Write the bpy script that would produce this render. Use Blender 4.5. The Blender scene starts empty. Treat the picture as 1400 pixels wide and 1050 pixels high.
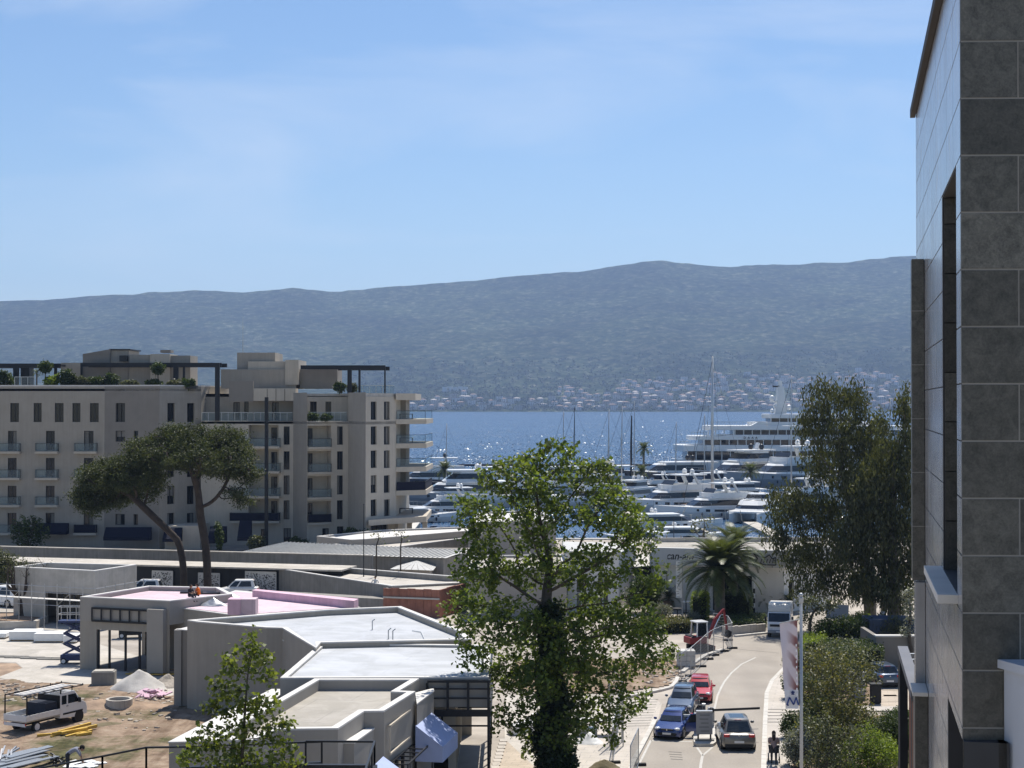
import bpy, math, random
import numpy as np
from mathutils import Vector, Matrix, noise as mnoise
# ---- camera, sky, sun, exposure
SC = bpy.context.scene
COL = SC.collection
R = math.radians
F, HOR, HC = 2200.0, 552.0, 18.0
PITCH = math.atan((HOR - 525.0) / F)
cam_d = bpy.data.cameras.new('camera')
cam = bpy.data.objects.new('camera', cam_d); COL.objects.link(cam)
cam.location = (0, 0, HC)
cam.rotation_euler = (R(90) + PITCH, 0, 0)
cam_d.sensor_width = 36.0
cam_d.lens = F / 1400.0 * 36.0
cam_d.clip_start = 0.5
cam_d.clip_end = 30000
SC.camera = cam
SUN_AZ, SUN_EL = R(17.0), R(62.0) # azimuth measured from the view direction (+Y) towards +X
SUN_DIR = Vector((math.sin(SUN_AZ) * math.cos(SUN_EL), math.cos(SUN_AZ) * math.cos(SUN_EL), math.sin(SUN_EL)))
world = bpy.data.worlds.new('World'); SC.world = world
world.use_nodes = True
wn, wl = world.node_tree.nodes, world.node_tree.links
wn.clear()
wout = wn.new('ShaderNodeOutputWorld'); wbg = wn.new('ShaderNodeBackground')
sky = wn.new('ShaderNodeTexSky'); sky.sky_type = 'NISHITA'; sky.sun_disc = False
sky.sun_elevation = SUN_EL; sky.sun_rotation = SUN_AZ
sky.altitude = 0; sky.air_density = 1.0; sky.dust_density = 0.3; sky.ozone_density = 3.5
wbg.inputs['Strength'].default_value = 0.086
# thin high cirrus over the whole dome
tc = wn.new('ShaderNodeTexCoord'); mp = wn.new('ShaderNodeMapping'); mp.inputs['Scale'].default_value = (1.3, 1.3, 5.5)
mp.inputs['Location'].default_value = (0.35, 0.1, 0.85)
n1 = wn.new('ShaderNodeTexNoise'); n1.inputs['Scale'].default_value = 2.3; n1.inputs['Detail'].default_value = 7; n1.inputs['Roughness'].default_value = 0.52
n1.inputs['Distortion'].default_value = 0.5
cr = wn.new('ShaderNodeValToRGB'); cr.color_ramp.elements[0].position = 0.5; cr.color_ramp.elements[1].position = 0.78
cr.color_ramp.elements[1].color = (0.5, 0.5, 0.5, 1)
mx = wn.new('ShaderNodeMixRGB'); mx.inputs['Color2'].default_value = (7.6, 8.0, 8.6, 1)
wl.new(tc.outputs['Generated'], mp.inputs['Vector']); wl.new(mp.outputs['Vector'], n1.inputs['Vector'])
wl.new(n1.outputs['Fac'], cr.inputs['Fac']); wl.new(cr.outputs['Color'], mx.inputs['Fac'])
hs = wn.new('ShaderNodeHueSaturation'); hs.inputs['Saturation'].default_value = 1.12; hs.inputs['Hue'].default_value = 0.502
wl.new(sky.outputs['Color'], hs.inputs['Color']); wl.new(hs.outputs['Color'], mx.inputs['Color1']); wl.new(mx.outputs['Color'], wbg.inputs['Color'])
wl.new(wbg.outputs['Background'], wout.inputs['Surface'])
sun_d = bpy.data.lights.new('sun', 'SUN'); sun_d.energy = 5.0; sun_d.angle = R(0.53); sun_d.color = (1.0, 0.94, 0.85)
sun = bpy.data.objects.new('sun', sun_d); COL.objects.link(sun)
sun.rotation_euler = (-SUN_DIR).to_track_quat('-Z', 'Y').to_euler()
SC.view_settings.view_transform = 'Standard'; SC.view_settings.look = 'None'
SC.view_settings.exposure = 0.46; SC.view_settings.gamma = 1.0
SC.view_settings.use_curve_mapping = False
SC.render.engine = 'CYCLES'
SC.cycles.max_bounces = 6; SC.cycles.diffuse_bounces = 3; SC.cycles.glossy_bounces = 3; SC.cycles.transmission_bounces = 4
SC.cycles.transparent_max_bounces = 8; SC.cycles.volume_bounces = 0
SC.cycles.use_denoising = True
rnd = random.Random(7)
# ---- pixels of the photograph -> directions
CP, SP = math.cos(PITCH), math.sin(PITCH)
def ray(px, py):
    u, v = (px - 700.0) / F, (525.0 - py) / F
    return Vector((u, CP - v * SP, SP + v * CP))
def G(px, py, z=0.0):
    d = ray(px, py); t = (z - HC) / d.z
    return Vector((d.x * t, d.y * t, z))
def AT(px, py, Y):
    d = ray(px, py); t = Y / d.y
    return Vector((d.x * t, Y, HC + d.z * t))
def PXX(px, Y): return (px - 700.0) / F * Y # lateral metres of a pixel column at distance Y
def PZ(py, Y): return AT(700, py, Y).z
def onwall(px, a, b):
    """fraction along the vertical wall a->b where pixel column px meets it"""
    k = (px - 700.0) / F
    dx, dy = b[0] - a[0], b[1] - a[1]
    return (k * a[1] - a[0]) / (dx - k * dy)
# ---- materials
MATS = {}
def nt(name):
    m = bpy.data.materials.new(name); m.use_nodes = True
    return m, m.node_tree.nodes, m.node_tree.links, m.node_tree.nodes['Principled BSDF']
def mat(name, col, rough=0.7, metal=0.0, var=0.12, scale=3.0, bump=0.0, bscale=None, spec=0.3, coords='Object', col2=None, streak=0.0, island=0.0, coat=0.0):
    """principled material with two scales of colour variation, optional second colour, streaks and fine relief"""
    if name in MATS: return MATS[name]
    m, n, l, p = nt(name)
    p.inputs['Roughness'].default_value = rough; p.inputs['Metallic'].default_value = metal
    p.inputs['Specular IOR Level'].default_value = spec
    if coat: p.inputs['Coat Weight'].default_value = coat; p.inputs['Coat Roughness'].default_value = 0.05
    c = Vector(col)
    if var <= 0 and bump <= 0:
        p.inputs['Base Color'].default_value = (*col, 1); MATS[name] = m; return m
    t = n.new('ShaderNodeTexCoord'); geo = n.new('ShaderNodeNewGeometry')
    src = geo.outputs['Position'] if coords == 'World' else t.outputs['Object']
    n1 = n.new('ShaderNodeTexNoise'); n1.inputs['Scale'].default_value = scale; n1.inputs['Detail'].default_value = 6; n1.inputs['Roughness'].default_value = 0.62
    l.new(src, n1.inputs['Vector'])
    r1 = n.new('ShaderNodeValToRGB'); r1.color_ramp.elements[0].position = 0.32; r1.color_ramp.elements[1].position = 0.68
    lo = col if col2 is None else col2
    r1.color_ramp.elements[0].color = (*(Vector(lo) * (1 - var)), 1); r1.color_ramp.elements[1].color = (*(c * (1 + var)), 1)
    l.new(n1.outputs['Fac'], r1.inputs['Fac'])
    out = r1.outputs['Color']
    n2 = n.new('ShaderNodeTexNoise'); n2.inputs['Scale'].default_value = scale * 0.17; n2.inputs['Detail'].default_value = 3
    l.new(src, n2.inputs['Vector'])
    def mul(a, fac, lo_, hi_):
        mr = n.new('ShaderNodeMapRange'); mr.inputs['From Min'].default_value = 0.3; mr.inputs['From Max'].default_value = 0.7
        mr.inputs['To Min'].default_value = lo_; mr.inputs['To Max'].default_value = hi_
        l.new(fac, mr.inputs['Value'])
        mm = n.new('ShaderNodeMixRGB'); mm.blend_type = 'MULTIPLY'; mm.inputs['Fac'].default_value = 1
        l.new(a, mm.inputs['Color1']); l.new(mr.outputs['Result'], mm.inputs['Color2'])
        return mm.outputs['Color']
    if var > 0: out = mul(out, n2.outputs['Fac'], 1 - var * 0.8, 1 + var * 0.5)
    if streak > 0:
        mpp = n.new('ShaderNodeMapping'); mpp.inputs['Scale'].default_value = (3.0, 3.0, 0.16)
        l.new(src, mpp.inputs['Vector'])
        n3 = n.new('ShaderNodeTexNoise'); n3.inputs['Scale'].default_value = 1.6; n3.inputs['Detail'].default_value = 5
        l.new(mpp.outputs['Vector'], n3.inputs['Vector']); out = mul(out, n3.outputs['Fac'], 1 - streak, 1.0)
    if island > 0:
        mr = n.new('ShaderNodeMapRange'); mr.inputs['To Min'].default_value = 1 - island; mr.inputs['To Max'].default_value = 1 + island
        l.new(geo.outputs['Random Per Island'], mr.inputs['Value'])
        mm = n.new('ShaderNodeMixRGB'); mm.blend_type = 'MULTIPLY'; mm.inputs['Fac'].default_value = 1
        l.new(out, mm.inputs['Color1']); l.new(mr.outputs['Result'], mm.inputs['Color2']); out = mm.outputs['Color']
    l.new(out, p.inputs['Base Color'])
    rr = n.new('ShaderNodeMapRange'); rr.inputs['To Min'].default_value = max(0.02, rough - 0.1); rr.inputs['To Max'].default_value = min(1, rough + 0.1)
    l.new(n1.outputs['Fac'], rr.inputs['Value']); l.new(rr.outputs['Result'], p.inputs['Roughness'])
    if bump > 0:
        nb = n.new('ShaderNodeTexNoise'); nb.inputs['Scale'].default_value = bscale or scale * 6; nb.inputs['Detail'].default_value = 5
        l.new(src, nb.inputs['Vector'])
        b = n.new('ShaderNodeBump'); b.inputs['Strength'].default_value = 0.6; b.inputs['Distance'].default_value = bump
        l.new(nb.outputs['Fac'], b.inputs['Height']); l.new(b.outputs['Normal'], p.inputs['Normal'])
    MATS[name] = m
    return m
def glass(name, col=(0.02, 0.025, 0.03), rough=0.06):
    if name in MATS: return MATS[name]
    m, n, l, p = nt(name)
    p.inputs['Base Color'].default_value = (*col, 1); p.inputs['Roughness'].default_value = rough
    p.inputs['Specular IOR Level'].default_value = 0.7
    MATS[name] = m; return m
def clearglass(name, tint=(0.75, 0.85, 0.88), amount=0.82):
    if name in MATS: return MATS[name]
    m, n, l, p = nt(name)
    tr = n.new('ShaderNodeBsdfTransparent'); tr.inputs['Color'].default_value = (*tint, 1)
    mixs = n.new('ShaderNodeMixShader'); mixs.inputs['Fac'].default_value = amount
    p.inputs['Base Color'].default_value = (0.35, 0.42, 0.45, 1); p.inputs['Roughness'].default_value = 0.08
    l.new(p.outputs['BSDF'], mixs.inputs[1]); l.new(tr.outputs['BSDF'], mixs.inputs[2])
    l.new(mixs.outputs['Shader'], n['Material Output'].inputs['Surface'])
    MATS[name] = m; return m
def leafmat(name, col, col2, trans=0.35, rough=0.5):
    """leaf: diffuse front plus light coming through, colour differs from leaf to leaf"""
    if name in MATS: return MATS[name]
    m, n, l, p = nt(name)
    geo = n.new('ShaderNodeNewGeometry')
    r1 = n.new('ShaderNodeValToRGB'); r1.color_ramp.elements[0].color = (*col, 1); r1.color_ramp.elements[1].color = (*col2, 1)
    l.new(geo.outputs['Random Per Island'], r1.inputs['Fac'])
    nz = n.new('ShaderNodeTexNoise'); nz.inputs['Scale'].default_value = 0.45; nz.inputs['Detail'].default_value = 3
    l.new(geo.outputs['Position'], nz.inputs['Vector'])
    mr = n.new('ShaderNodeMapRange'); mr.inputs['From Min'].default_value = 0.3; mr.inputs['From Max'].default_value = 0.7; mr.inputs['To Min'].default_value = 0.7; mr.inputs['To Max'].default_value = 1.3
    l.new(nz.outputs['Fac'], mr.inputs['Value'])
    mm = n.new('ShaderNodeMixRGB'); mm.blend_type = 'MULTIPLY'; mm.inputs['Fac'].default_value = 1
    l.new(r1.outputs['Color'], mm.inputs['Color1']); l.new(mr.outputs['Result'], mm.inputs['Color2'])
    l.new(mm.outputs['Color'], p.inputs['Base Color'])
    p.inputs['Roughness'].default_value = rough; p.inputs['Specular IOR Level'].default_value = 0.35
    tl = n.new('ShaderNodeBsdfTranslucent'); g2 = n.new('ShaderNodeMixRGB'); g2.blend_type = 'MULTIPLY'; g2.inputs['Fac'].default_value = 1
    g2.inputs['Color2'].default_value = (1.5, 1.45, 0.6, 1)
    l.new(mm.outputs['Color'], g2.inputs['Color1']); l.new(g2.outputs['Color'], tl.inputs['Color'])
    mixs = n.new('ShaderNodeMixShader'); mixs.inputs['Fac'].default_value = trans
    l.new(p.outputs['BSDF'], mixs.inputs[1]); l.new(tl.outputs['BSDF'], mixs.inputs[2])
    l.new(mixs.outputs['Shader'], n['Material Output'].inputs['Surface'])
    MATS[name] = m; return m
# ---- mesh building
ORG = {}
def tag(o, label=None, cat=None, group=None, kind=None):
    if label: o['label'] = label
    if cat: o['category'] = cat
    if group: o['group'] = group
    if kind: o['kind'] = kind
    return o
def thing(name, label, cat, loc=(0, 0, 0), rz=0.0, group=None):
    o = bpy.data.objects.new(name, None); COL.objects.link(o)
    o.location = loc; o.rotation_euler = (0, 0, rz); o.empty_display_size = 0.3
    ORG[o.name] = Vector(loc)
    return tag(o, label, cat, group)
def copy_tree(o, parent=None):
    c = o.copy(); COL.objects.link(c); c.parent = parent
    for ch in list(o.children): copy_tree(ch, c)
    return c
class MB:
    def __init__(s): s.v = []; s.f = []; s.m = None
    def add(s, vs, fs):
        k = len(s.v); s.v += [tuple(v) for v in vs]; s.f += [tuple(i + k for i in f) for f in fs]; return s
    def box(s, c, d, rz=0.0, rx=0.0, ry=0.0):
        x, y, z = d[0] / 2, d[1] / 2, d[2] / 2
        vs = [Vector((sx * x, sy * y, sz * z)) for sz in (-1, 1) for sx, sy in ((-1, -1), (1, -1), (1, 1), (-1, 1))]
        if rz or rx or ry:
            M = Matrix.Rotation(rz, 3, 'Z') @ Matrix.Rotation(ry, 3, 'Y') @ Matrix.Rotation(rx, 3, 'X'); vs = [M @ v for v in vs]
        c = Vector(c); vs = [v + c for v in vs]
        return s.add(vs, [(3, 2, 1, 0), (4, 5, 6, 7), (0, 1, 5, 4), (1, 2, 6, 5), (2, 3, 7, 6), (3, 0, 4, 7)])
    def bb(s, x0, x1, y0, y1, z0, z1): return s.box(((x0 + x1) / 2, (y0 + y1) / 2, (z0 + z1) / 2), (x1 - x0, y1 - y0, z1 - z0))
    def bar(s, a, b, w, h=None, up=(0, 0, 1)):
        """square bar from a to b"""
        a, b = Vector(a), Vector(b); h = h or w
        d = (b - a)
        if d.length < 1e-6: return s
        d.normalize(); u = Vector(up)
        if abs(d.dot(u)) > 0.98: u = Vector((1, 0, 0))
        sx = d.cross(u).normalized(); sz = sx.cross(d).normalized()
        vs = []
        for q in (a, b):
            for i, j in ((-1, -1), (1, -1), (1, 1), (-1, 1)): vs.append(q + sx * (i * w / 2) + sz * (j * h / 2))
        return s.add(vs, [(3, 2, 1, 0), (4, 5, 6, 7), (0, 1, 5, 4), (1, 2, 6, 5), (2, 3, 7, 6), (3, 0, 4, 7)])
    def tube(s, pts, rad, n=8, cap=True):
        pts = [Vector(p) for p in pts]
        if not isinstance(rad, (list, tuple)): rad = [rad] * len(pts)
        rings = []; px = None
        for i, p in enumerate(pts):
            d = (pts[min(i + 1, len(pts) - 1)] - pts[max(i - 1, 0)])
            if d.length < 1e-9: d = Vector((0, 0, 1))
            d.normalize()
            if px is None: px = d.orthogonal().normalized()
            else:
                px = px - d * px.dot(d)
                px = px.normalized() if px.length > 1e-6 else d.orthogonal().normalized()
            py = d.cross(px)
            rings.append([p + (px * math.cos(2 * math.pi * k / n) + py * math.sin(2 * math.pi * k / n)) * rad[i] for k in range(n)])
        vs = [v for r in rings for v in r]; fs = []
        for i in range(len(rings) - 1):
            for k in range(n):
                a, b = i * n + k, i * n + (k + 1) % n
                fs.append((a, b, b + n, a + n))
        if cap: fs.append(tuple(range(n - 1, -1, -1))); fs.append(tuple(range((len(rings) - 1) * n, len(rings) * n)))
        return s.add(vs, fs)
    def cyl(s, c, r, h, n=12, r2=None): return s.tube([c, (c[0], c[1], c[2] + h)], [r, r if r2 is None else r2], n)
    def sph(s, c, r, nu=10, nv=6, sc=(1, 1, 1)):
        vs = []; fs = []
        for j in range(nv + 1):
            t = math.pi * j / nv
            for i in range(nu):
                a = 2 * math.pi * i / nu
                vs.append((c[0] + r * sc[0] * math.sin(t) * math.cos(a), c[1] + r * sc[1] * math.sin(t) * math.sin(a), c[2] + r * sc[2] * math.cos(t)))
        for j in range(nv):
            for i in range(nu):
                a, b = j * nu + i, j * nu + (i + 1) % nu
                fs.append((a, a + nu, b + nu, b))
        return s.add(vs, fs)
    def prism(s, poly, z0, z1):
        """poly: list of (x, y); z0/z1 numbers or lists"""
        n = len(poly)
        ar = sum(poly[i][0] * poly[(i + 1) % n][1] - poly[(i + 1) % n][0] * poly[i][1] for i in range(n))
        poly = [(p[0], p[1]) for p in poly]
        if ar < 0: poly = poly[::-1]
        vs = [(x, y, z0) for x, y in poly] + [(x, y, z1) for x, y in poly]
        return s.add(vs, [tuple(range(n - 1, -1, -1)), tuple(range(n, 2 * n))] + [(i, (i + 1) % n, n + (i + 1) % n, n + i) for i in range(n)])
    def ring(s, outer, inner, z0, z1):
        """closed wall between two loops of equal length (a parapet)"""
        n = len(outer)
        vs = [(p[0], p[1], z) for z in (z0, z1) for q in (outer, inner) for p in q]
        fs = []
        for i in range(n):
            j = (i + 1) % n
            fs += [(i, j, 2 * n + j, 2 * n + i), (n + j, n + i, 3 * n + i, 3 * n + j), (2 * n + i, 2 * n + j, 3 * n + j, 3 * n + i), (j, i, n + i, n + j)]
        return s.add(vs, fs)
    def quad(s, a, b, c, d): return s.add([a, b, c, d], [(0, 1, 2, 3)])
    def loft(s, sections, closed=True, cap=True):
        n = len(sections[0]); vs = [p for sec in sections for p in sec]; fs = []
        for i in range(len(sections) - 1):
            for k in range(n if closed else n - 1):
                a, b = i * n + k, i * n + (k + 1) % n
                fs.append((a, b, b + n, a + n))
        if cap: fs.append(tuple(range(n - 1, -1, -1))); fs.append(tuple(range((len(sections) - 1) * n, len(sections) * n)))
        return s.add(vs, fs)
    def build(s, name, material, parent=None, world=True, smooth=False, bevel=0.0, fix=False):
        me = bpy.data.meshes.new(name)
        o = bpy.data.objects.new(name, me)
        off = Vector((0, 0, 0))
        if parent is not None and world: off = ORG.get(parent.name, off)
        me.from_pydata([(v[0] - off[0], v[1] - off[1], v[2] - off[2]) for v in s.v], [], s.f)
        if fix:
            import bmesh
            b = bmesh.new(); b.from_mesh(me); bmesh.ops.recalc_face_normals(b, faces=b.faces); b.to_mesh(me); b.free()
        if smooth: me.polygons.foreach_set('use_smooth', [True] * len(me.polygons))
        if material: me.materials.append(MATS[material] if isinstance(material, str) else material)
        COL.objects.link(o)
        if parent is not None: o.parent = parent; ORG[o.name] = off
        else: ORG[o.name] = Vector((0, 0, 0))
        if bevel > 0:
            bm_ = o.modifiers.new('bevel', 'BEVEL'); bm_.width = bevel; bm_.segments = 2; bm_.limit_method = 'ANGLE'
        return o
def shared(name, me, parent, loc=(0, 0, 0), rz=0.0, scale=None):
    o = bpy.data.objects.new(name, me); COL.objects.link(o); o.parent = parent; o.location = loc; o.rotation_euler = (0, 0, rz)
    if scale: o.scale = scale
    ORG[o.name] = ORG.get(parent.name, Vector((0, 0, 0))) if parent else Vector((0, 0, 0))
    return o
def np_mesh(name, verts, faces, material, parent=None, off=(0, 0, 0)):
    """verts (n,3), faces (m,k) numpy arrays -> one mesh object"""
    me = bpy.data.meshes.new(name)
    verts = np.asarray(verts, dtype=np.float32) - np.asarray(off, dtype=np.float32); faces = np.asarray(faces, dtype=np.int32)
    k = faces.shape[1]
    me.vertices.add(len(verts)); me.vertices.foreach_set('co', verts.ravel())
    me.loops.add(faces.size); me.loops.foreach_set('vertex_index', faces.ravel())
    me.polygons.add(len(faces)); me.polygons.foreach_set('loop_start', np.arange(0, faces.size, k, dtype=np.int32))
    me.update(calc_edges=True)
    me.materials.append(MATS[material] if isinstance(material, str) else material)
    o = bpy.data.objects.new(name, me); COL.objects.link(o)
    if parent is not None: o.parent = parent
    return o
def inset(poly, d):
    """inset polygon (list of xy, any winding) by d"""
    n = len(poly); P = [Vector((p[0], p[1])) for p in poly]
    ar = sum(P[i].x * P[(i + 1) % n].y - P[(i + 1) % n].x * P[i].y for i in range(n))
    sg = 1 if ar > 0 else -1
    out = []
    for i in range(n):
        a, b, c = P[i - 1], P[i], P[(i + 1) % n]
        d1, d2 = (b - a).normalized(), (c - b).normalized()
        n1, n2 = Vector((-d1.y, d1.x)) * sg, Vector((-d2.y, d2.x)) * sg
        bis = n1 + n2
        k = d / max(0.35, (1 + n1.dot(n2)))
        out.append((b.x + bis.x * k, b.y + bis.y * k))
    return out
def wall_open(mb, a, b, z0, z1, ops, depth=0.25, thick=None):
    """vertical wall a->b (xy; outside is to the right of a->b seen from above ... reveals go inward) with openings (u0,u1,w0,w1) in metres along / z"""
    a, b = Vector((a[0], a[1])), Vector((b[0], b[1])); L = (b - a).length; d = (b - a) / L
    nin = Vector((-d.y, d.x)) # inward = left of a->b
    us = sorted(set([0.0, L] + [max(0, min(L, o[i])) for o in ops for i in (0, 1)])); zs = sorted(set([z0, z1] + [max(z0, min(z1, o[i])) for o in ops for i in (2, 3)]))
    def pt(u, z, w=0.0): q = a + d * u + nin * w; return (q.x, q.y, z)
    for i in range(len(us) - 1):
        for j in range(len(zs) - 1):
            um, zm = (us[i] + us[i + 1]) / 2, (zs[j] + zs[j + 1]) / 2
            if any(o[0] < um < o[1] and o[2] < zm < o[3] for o in ops): continue
            mb.quad(pt(us[i], zs[j]), pt(us[i + 1], zs[j]), pt(us[i + 1], zs[j + 1]), pt(us[i], zs[j + 1]))
    for (u0, u1, w0, w1) in ops:
        mb.quad(pt(u0, w0), pt(u0, w0, depth), pt(u0, w1, depth), pt(u0, w1))
        mb.quad(pt(u1, w0, depth), pt(u1, w0), pt(u1, w1), pt(u1, w1, depth))
        mb.quad(pt(u0, w1), pt(u0, w1, depth), pt(u1, w1, depth), pt(u1, w1))
        mb.quad(pt(u0, w0, depth), pt(u0, w0), pt(u1, w0), pt(u1, w0, depth))
def window(parent, a, b, u0, u1, z0, z1, depth, fm, gm, mull=1, fw=0.07, name='window', rail=0):
    a, b = Vector((a[0], a[1])), Vector((b[0], b[1])); d = (b - a).normalized(); nin = Vector((-d.y, d.x))
    def pt(u, z, w): q = a + d * u + nin * w; return Vector((q.x, q.y, z))
    fr = MB(); w = depth - 0.06
    fr.bar(pt(u0 + fw / 2, z0, w), pt(u0 + fw / 2, z1, w), fw, 0.08, up=(nin.x, nin.y, 0)); fr.bar(pt(u1 - fw / 2, z0, w), pt(u1 - fw / 2, z1, w), fw, 0.08, up=(nin.x, nin.y, 0))
    fr.bar(pt(u0 + fw, z1 - fw / 2, w), pt(u1 - fw, z1 - fw / 2, w), 0.08, fw); fr.bar(pt(u0 + fw, z0 + fw / 2, w), pt(u1 - fw, z0 + fw / 2, w), 0.08, fw)
    for k in range(mull):
        um = u0 + (u1 - u0) * (k + 1) / (mull + 1)
        fr.bar(pt(um, z0 + fw, w), pt(um, z1 - fw, w), fw, 0.075, up=(nin.x, nin.y, 0))
    for k in range(rail):
        zm = z0 + (z1 - z0) * (k + 1) / (rail + 1)
        fr.bar(pt(u0 + fw, zm, w), pt(u1 - fw, zm, w), 0.07, fw * 0.8)
    o = fr.build(name, fm, parent)
    pn = MB(); pn.quad(pt(u0, z0, depth - 0.02), pt(u1, z0, depth - 0.02), pt(u1, z1, depth - 0.02), pt(u0, z1, depth - 0.02))
    pn.build('pane', gm, o)
    if gm == 'window_glass' and mull == 1 and u1 - u0 < 1.6: # drawn curtains in some windows
        q = (math.sin(u0 * 12.9 + z0 * 7.3 + a.x * 3.1) * 43758.5) % 1.0
        if q < 0.45:
            um = (u0 + u1) / 2; ca, cb = (u0 + fw, um - .05) if q < .18 else ((um + .05, u1 - fw) if q < .33 else (u0 + fw, u1 - fw)); zc = z0 + .06 if q < .33 else z0 + (z1 - z0) * .45
            MB().quad(pt(ca, zc, depth - .028), pt(cb, zc, depth - .028), pt(cb, z1 - .06, depth - .028), pt(ca, z1 - .06, depth - .028)).build('curtain', 'curtain', o)
    return o
# ---- shared materials
mat('plaster', (0.33, 0.30, 0.255), 0.85, var=0.06, scale=0.8, bump=0.004, bscale=25, streak=0.10, coords='World')
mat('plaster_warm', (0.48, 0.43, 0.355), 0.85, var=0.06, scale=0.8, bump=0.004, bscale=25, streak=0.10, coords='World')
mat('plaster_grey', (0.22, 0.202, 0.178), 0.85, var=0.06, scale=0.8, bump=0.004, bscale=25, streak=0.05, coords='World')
mat('render_white', (0.315, 0.295, 0.265), 0.85, var=0.05, scale=0.7, bump=0.004, bscale=22, streak=0.04, coords='World')
mat('coping', (0.58, 0.565, 0.54), 0.75, var=0.08, scale=1.2, streak=0.05, coords='World')
mat('roof_membrane', (0.45, 0.465, 0.485), 0.6, var=0.05, scale=0.5, bump=0.01, bscale=0.8, coords='World')
mat('roof_screed', (0.37, 0.345, 0.305), 0.85, var=0.07, scale=0.8, bump=0.01, bscale=6, coords='World')
mat('roof_pink', (0.60, 0.46, 0.51), 0.8, var=0.06, scale=0.7, bump=0.008, bscale=5, coords='World')
mat('roof_pink_side', (0.62, 0.42, 0.50), 0.8, var=0.10, scale=1.2, streak=0.12, coords='World')
mat('concrete', (0.27, 0.258, 0.235), 0.9, var=0.12, scale=0.9, bump=0.01, bscale=12, streak=0.22, coords='World')
mat('concrete_pale', (0.50, 0.465, 0.415), 0.9, var=0.10, scale=0.9, bump=0.01, bscale=12, streak=0.1, coords='World')
mat('formwork_red', (0.36, 0.16, 0.11), 0.8, var=0.18, scale=1.6, streak=0.25, coords='World')
mat('black_steel', (0.018, 0.02, 0.024), 0.45, metal=0.3, var=0.1, scale=4)
mat('dark_frame', (0.022, 0.022, 0.022), 0.4, var=0.0)
mat('galv', (0.42, 0.43, 0.44), 0.4, metal=0.7, var=0.08, scale=3)
mat('white_paint', (0.78, 0.78, 0.76), 0.5, var=0.04, scale=2)
mat('curtain', (0.20, 0.19, 0.17), .9, var=.15, scale=6, streak=.3)
mat('navy_fabric', (0.006, 0.008, 0.022), 0.9, var=0.1, scale=3, bump=0.003)
mat('awning_blue', (0.36, 0.42, 0.62), 0.85, var=0.05, scale=2, bump=0.003)
mat('rubber', (0.02, 0.02, 0.02), 0.85, var=0.1, scale=8)
mat('metal_roof', (0.48, 0.475, 0.45), 0.55, metal=0.0, var=0.08, scale=0.9, coords='World', streak=0.08)
glass('window_glass', (0.010, 0.012, 0.015), 0.08); MATS['window_glass'].node_tree.nodes['Principled BSDF'].inputs['Specular IOR Level'].default_value = 0.4
glass('window_glass_blue', (0.02, 0.03, 0.05), 0.06)
clearglass('rail_glass')
mat('soil', (0.30, 0.215, 0.15), 0.95, var=0.25, scale=0.6, bump=0.12, bscale=2.2, coords='World', col2=(0.22, 0.16, 0.115))
mat('turf', (0.12, 0.105, 0.06), 0.95, var=0.25, scale=0.5, bump=0.06, bscale=5, coords='World', col2=(0.20, 0.16, 0.10))
mat('paving_pale', (0.47, 0.43, 0.38), 0.85, var=0.08, scale=0.7, bump=0.006, bscale=8, coords='World')
mat('paving_tan', (0.46, 0.39, 0.31), 0.85, var=0.10, scale=0.8, bump=0.006, bscale=8, coords='World')
mat('kerb_stone', (0.50, 0.48, 0.44), 0.85, var=0.1, scale=2.0, coords='World')
mat('line_white', (0.44, 0.425, 0.39), 0.7, var=0.12, scale=4.0, coords='World')
mat('line_yellow', (0.60, 0.46, 0.12), 0.7, var=0.12, scale=4.0, coords='World')
# asphalt: pale and worn, with darker wheel tracks, repair seams and fine grain
m, n, l, p = nt('asphalt'); MATS['asphalt'] = m
geo = n.new('ShaderNodeNewGeometry')
na = n.new('ShaderNodeTexNoise'); na.inputs['Scale'].default_value = 0.35; na.inputs['Detail'].default_value = 6
nb = n.new('ShaderNodeTexNoise'); nb.inputs['Scale'].default_value = 9; nb.inputs['Detail'].default_value = 5; nb.inputs['Roughness'].default_value = 0.7
mp = n.new('ShaderNodeMapping'); mp.inputs['Scale'].default_value = (0.9, 0.05, 1); mp.inputs['Rotation'].default_value = (0, 0, R(6))
nc = n.new('ShaderNodeTexNoise'); nc.inputs['Scale'].default_value = 0.8; nc.inputs['Detail'].default_value = 3
l.new(geo.outputs['Position'], na.inputs['Vector']); l.new(geo.outputs['Position'], nb.inputs['Vector']); l.new(geo.outputs['Position'], mp.inputs['Vector']); l.new(mp.outputs['Vector'], nc.inputs['Vector'])
ra = n.new('ShaderNodeValToRGB'); ra.color_ramp.elements[0].position = 0.3; ra.color_ramp.elements[1].position = 0.7
ra.color_ramp.elements[0].color = (0.25, 0.222, 0.188, 1); ra.color_ramp.elements[1].color = (0.31, 0.278, 0.236, 1)
l.new(na.outputs['Fac'], ra.inputs['Fac'])
def _mul(a, f, lo, hi):
    mr = n.new('ShaderNodeMapRange'); mr.inputs['From Min'].default_value = 0.3; mr.inputs['From Max'].default_value = 0.7; mr.inputs['To Min'].default_value = lo; mr.inputs['To Max'].default_value = hi
    l.new(f, mr.inputs['Value']); q = n.new('ShaderNodeMixRGB'); q.blend_type = 'MULTIPLY'; q.inputs['Fac'].default_value = 1
    l.new(a, q.inputs['Color1']); l.new(mr.outputs['Result'], q.inputs['Color2']); return q.outputs['Color']
o1 = _mul(ra.outputs['Color'], nb.outputs['Fac'], 0.88, 1.1); o1 = _mul(o1, nc.outputs['Fac'], 0.93, 1.05)
l.new(o1, p.inputs['Base Color']); p.inputs['Roughness'].default_value = 0.85
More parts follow.
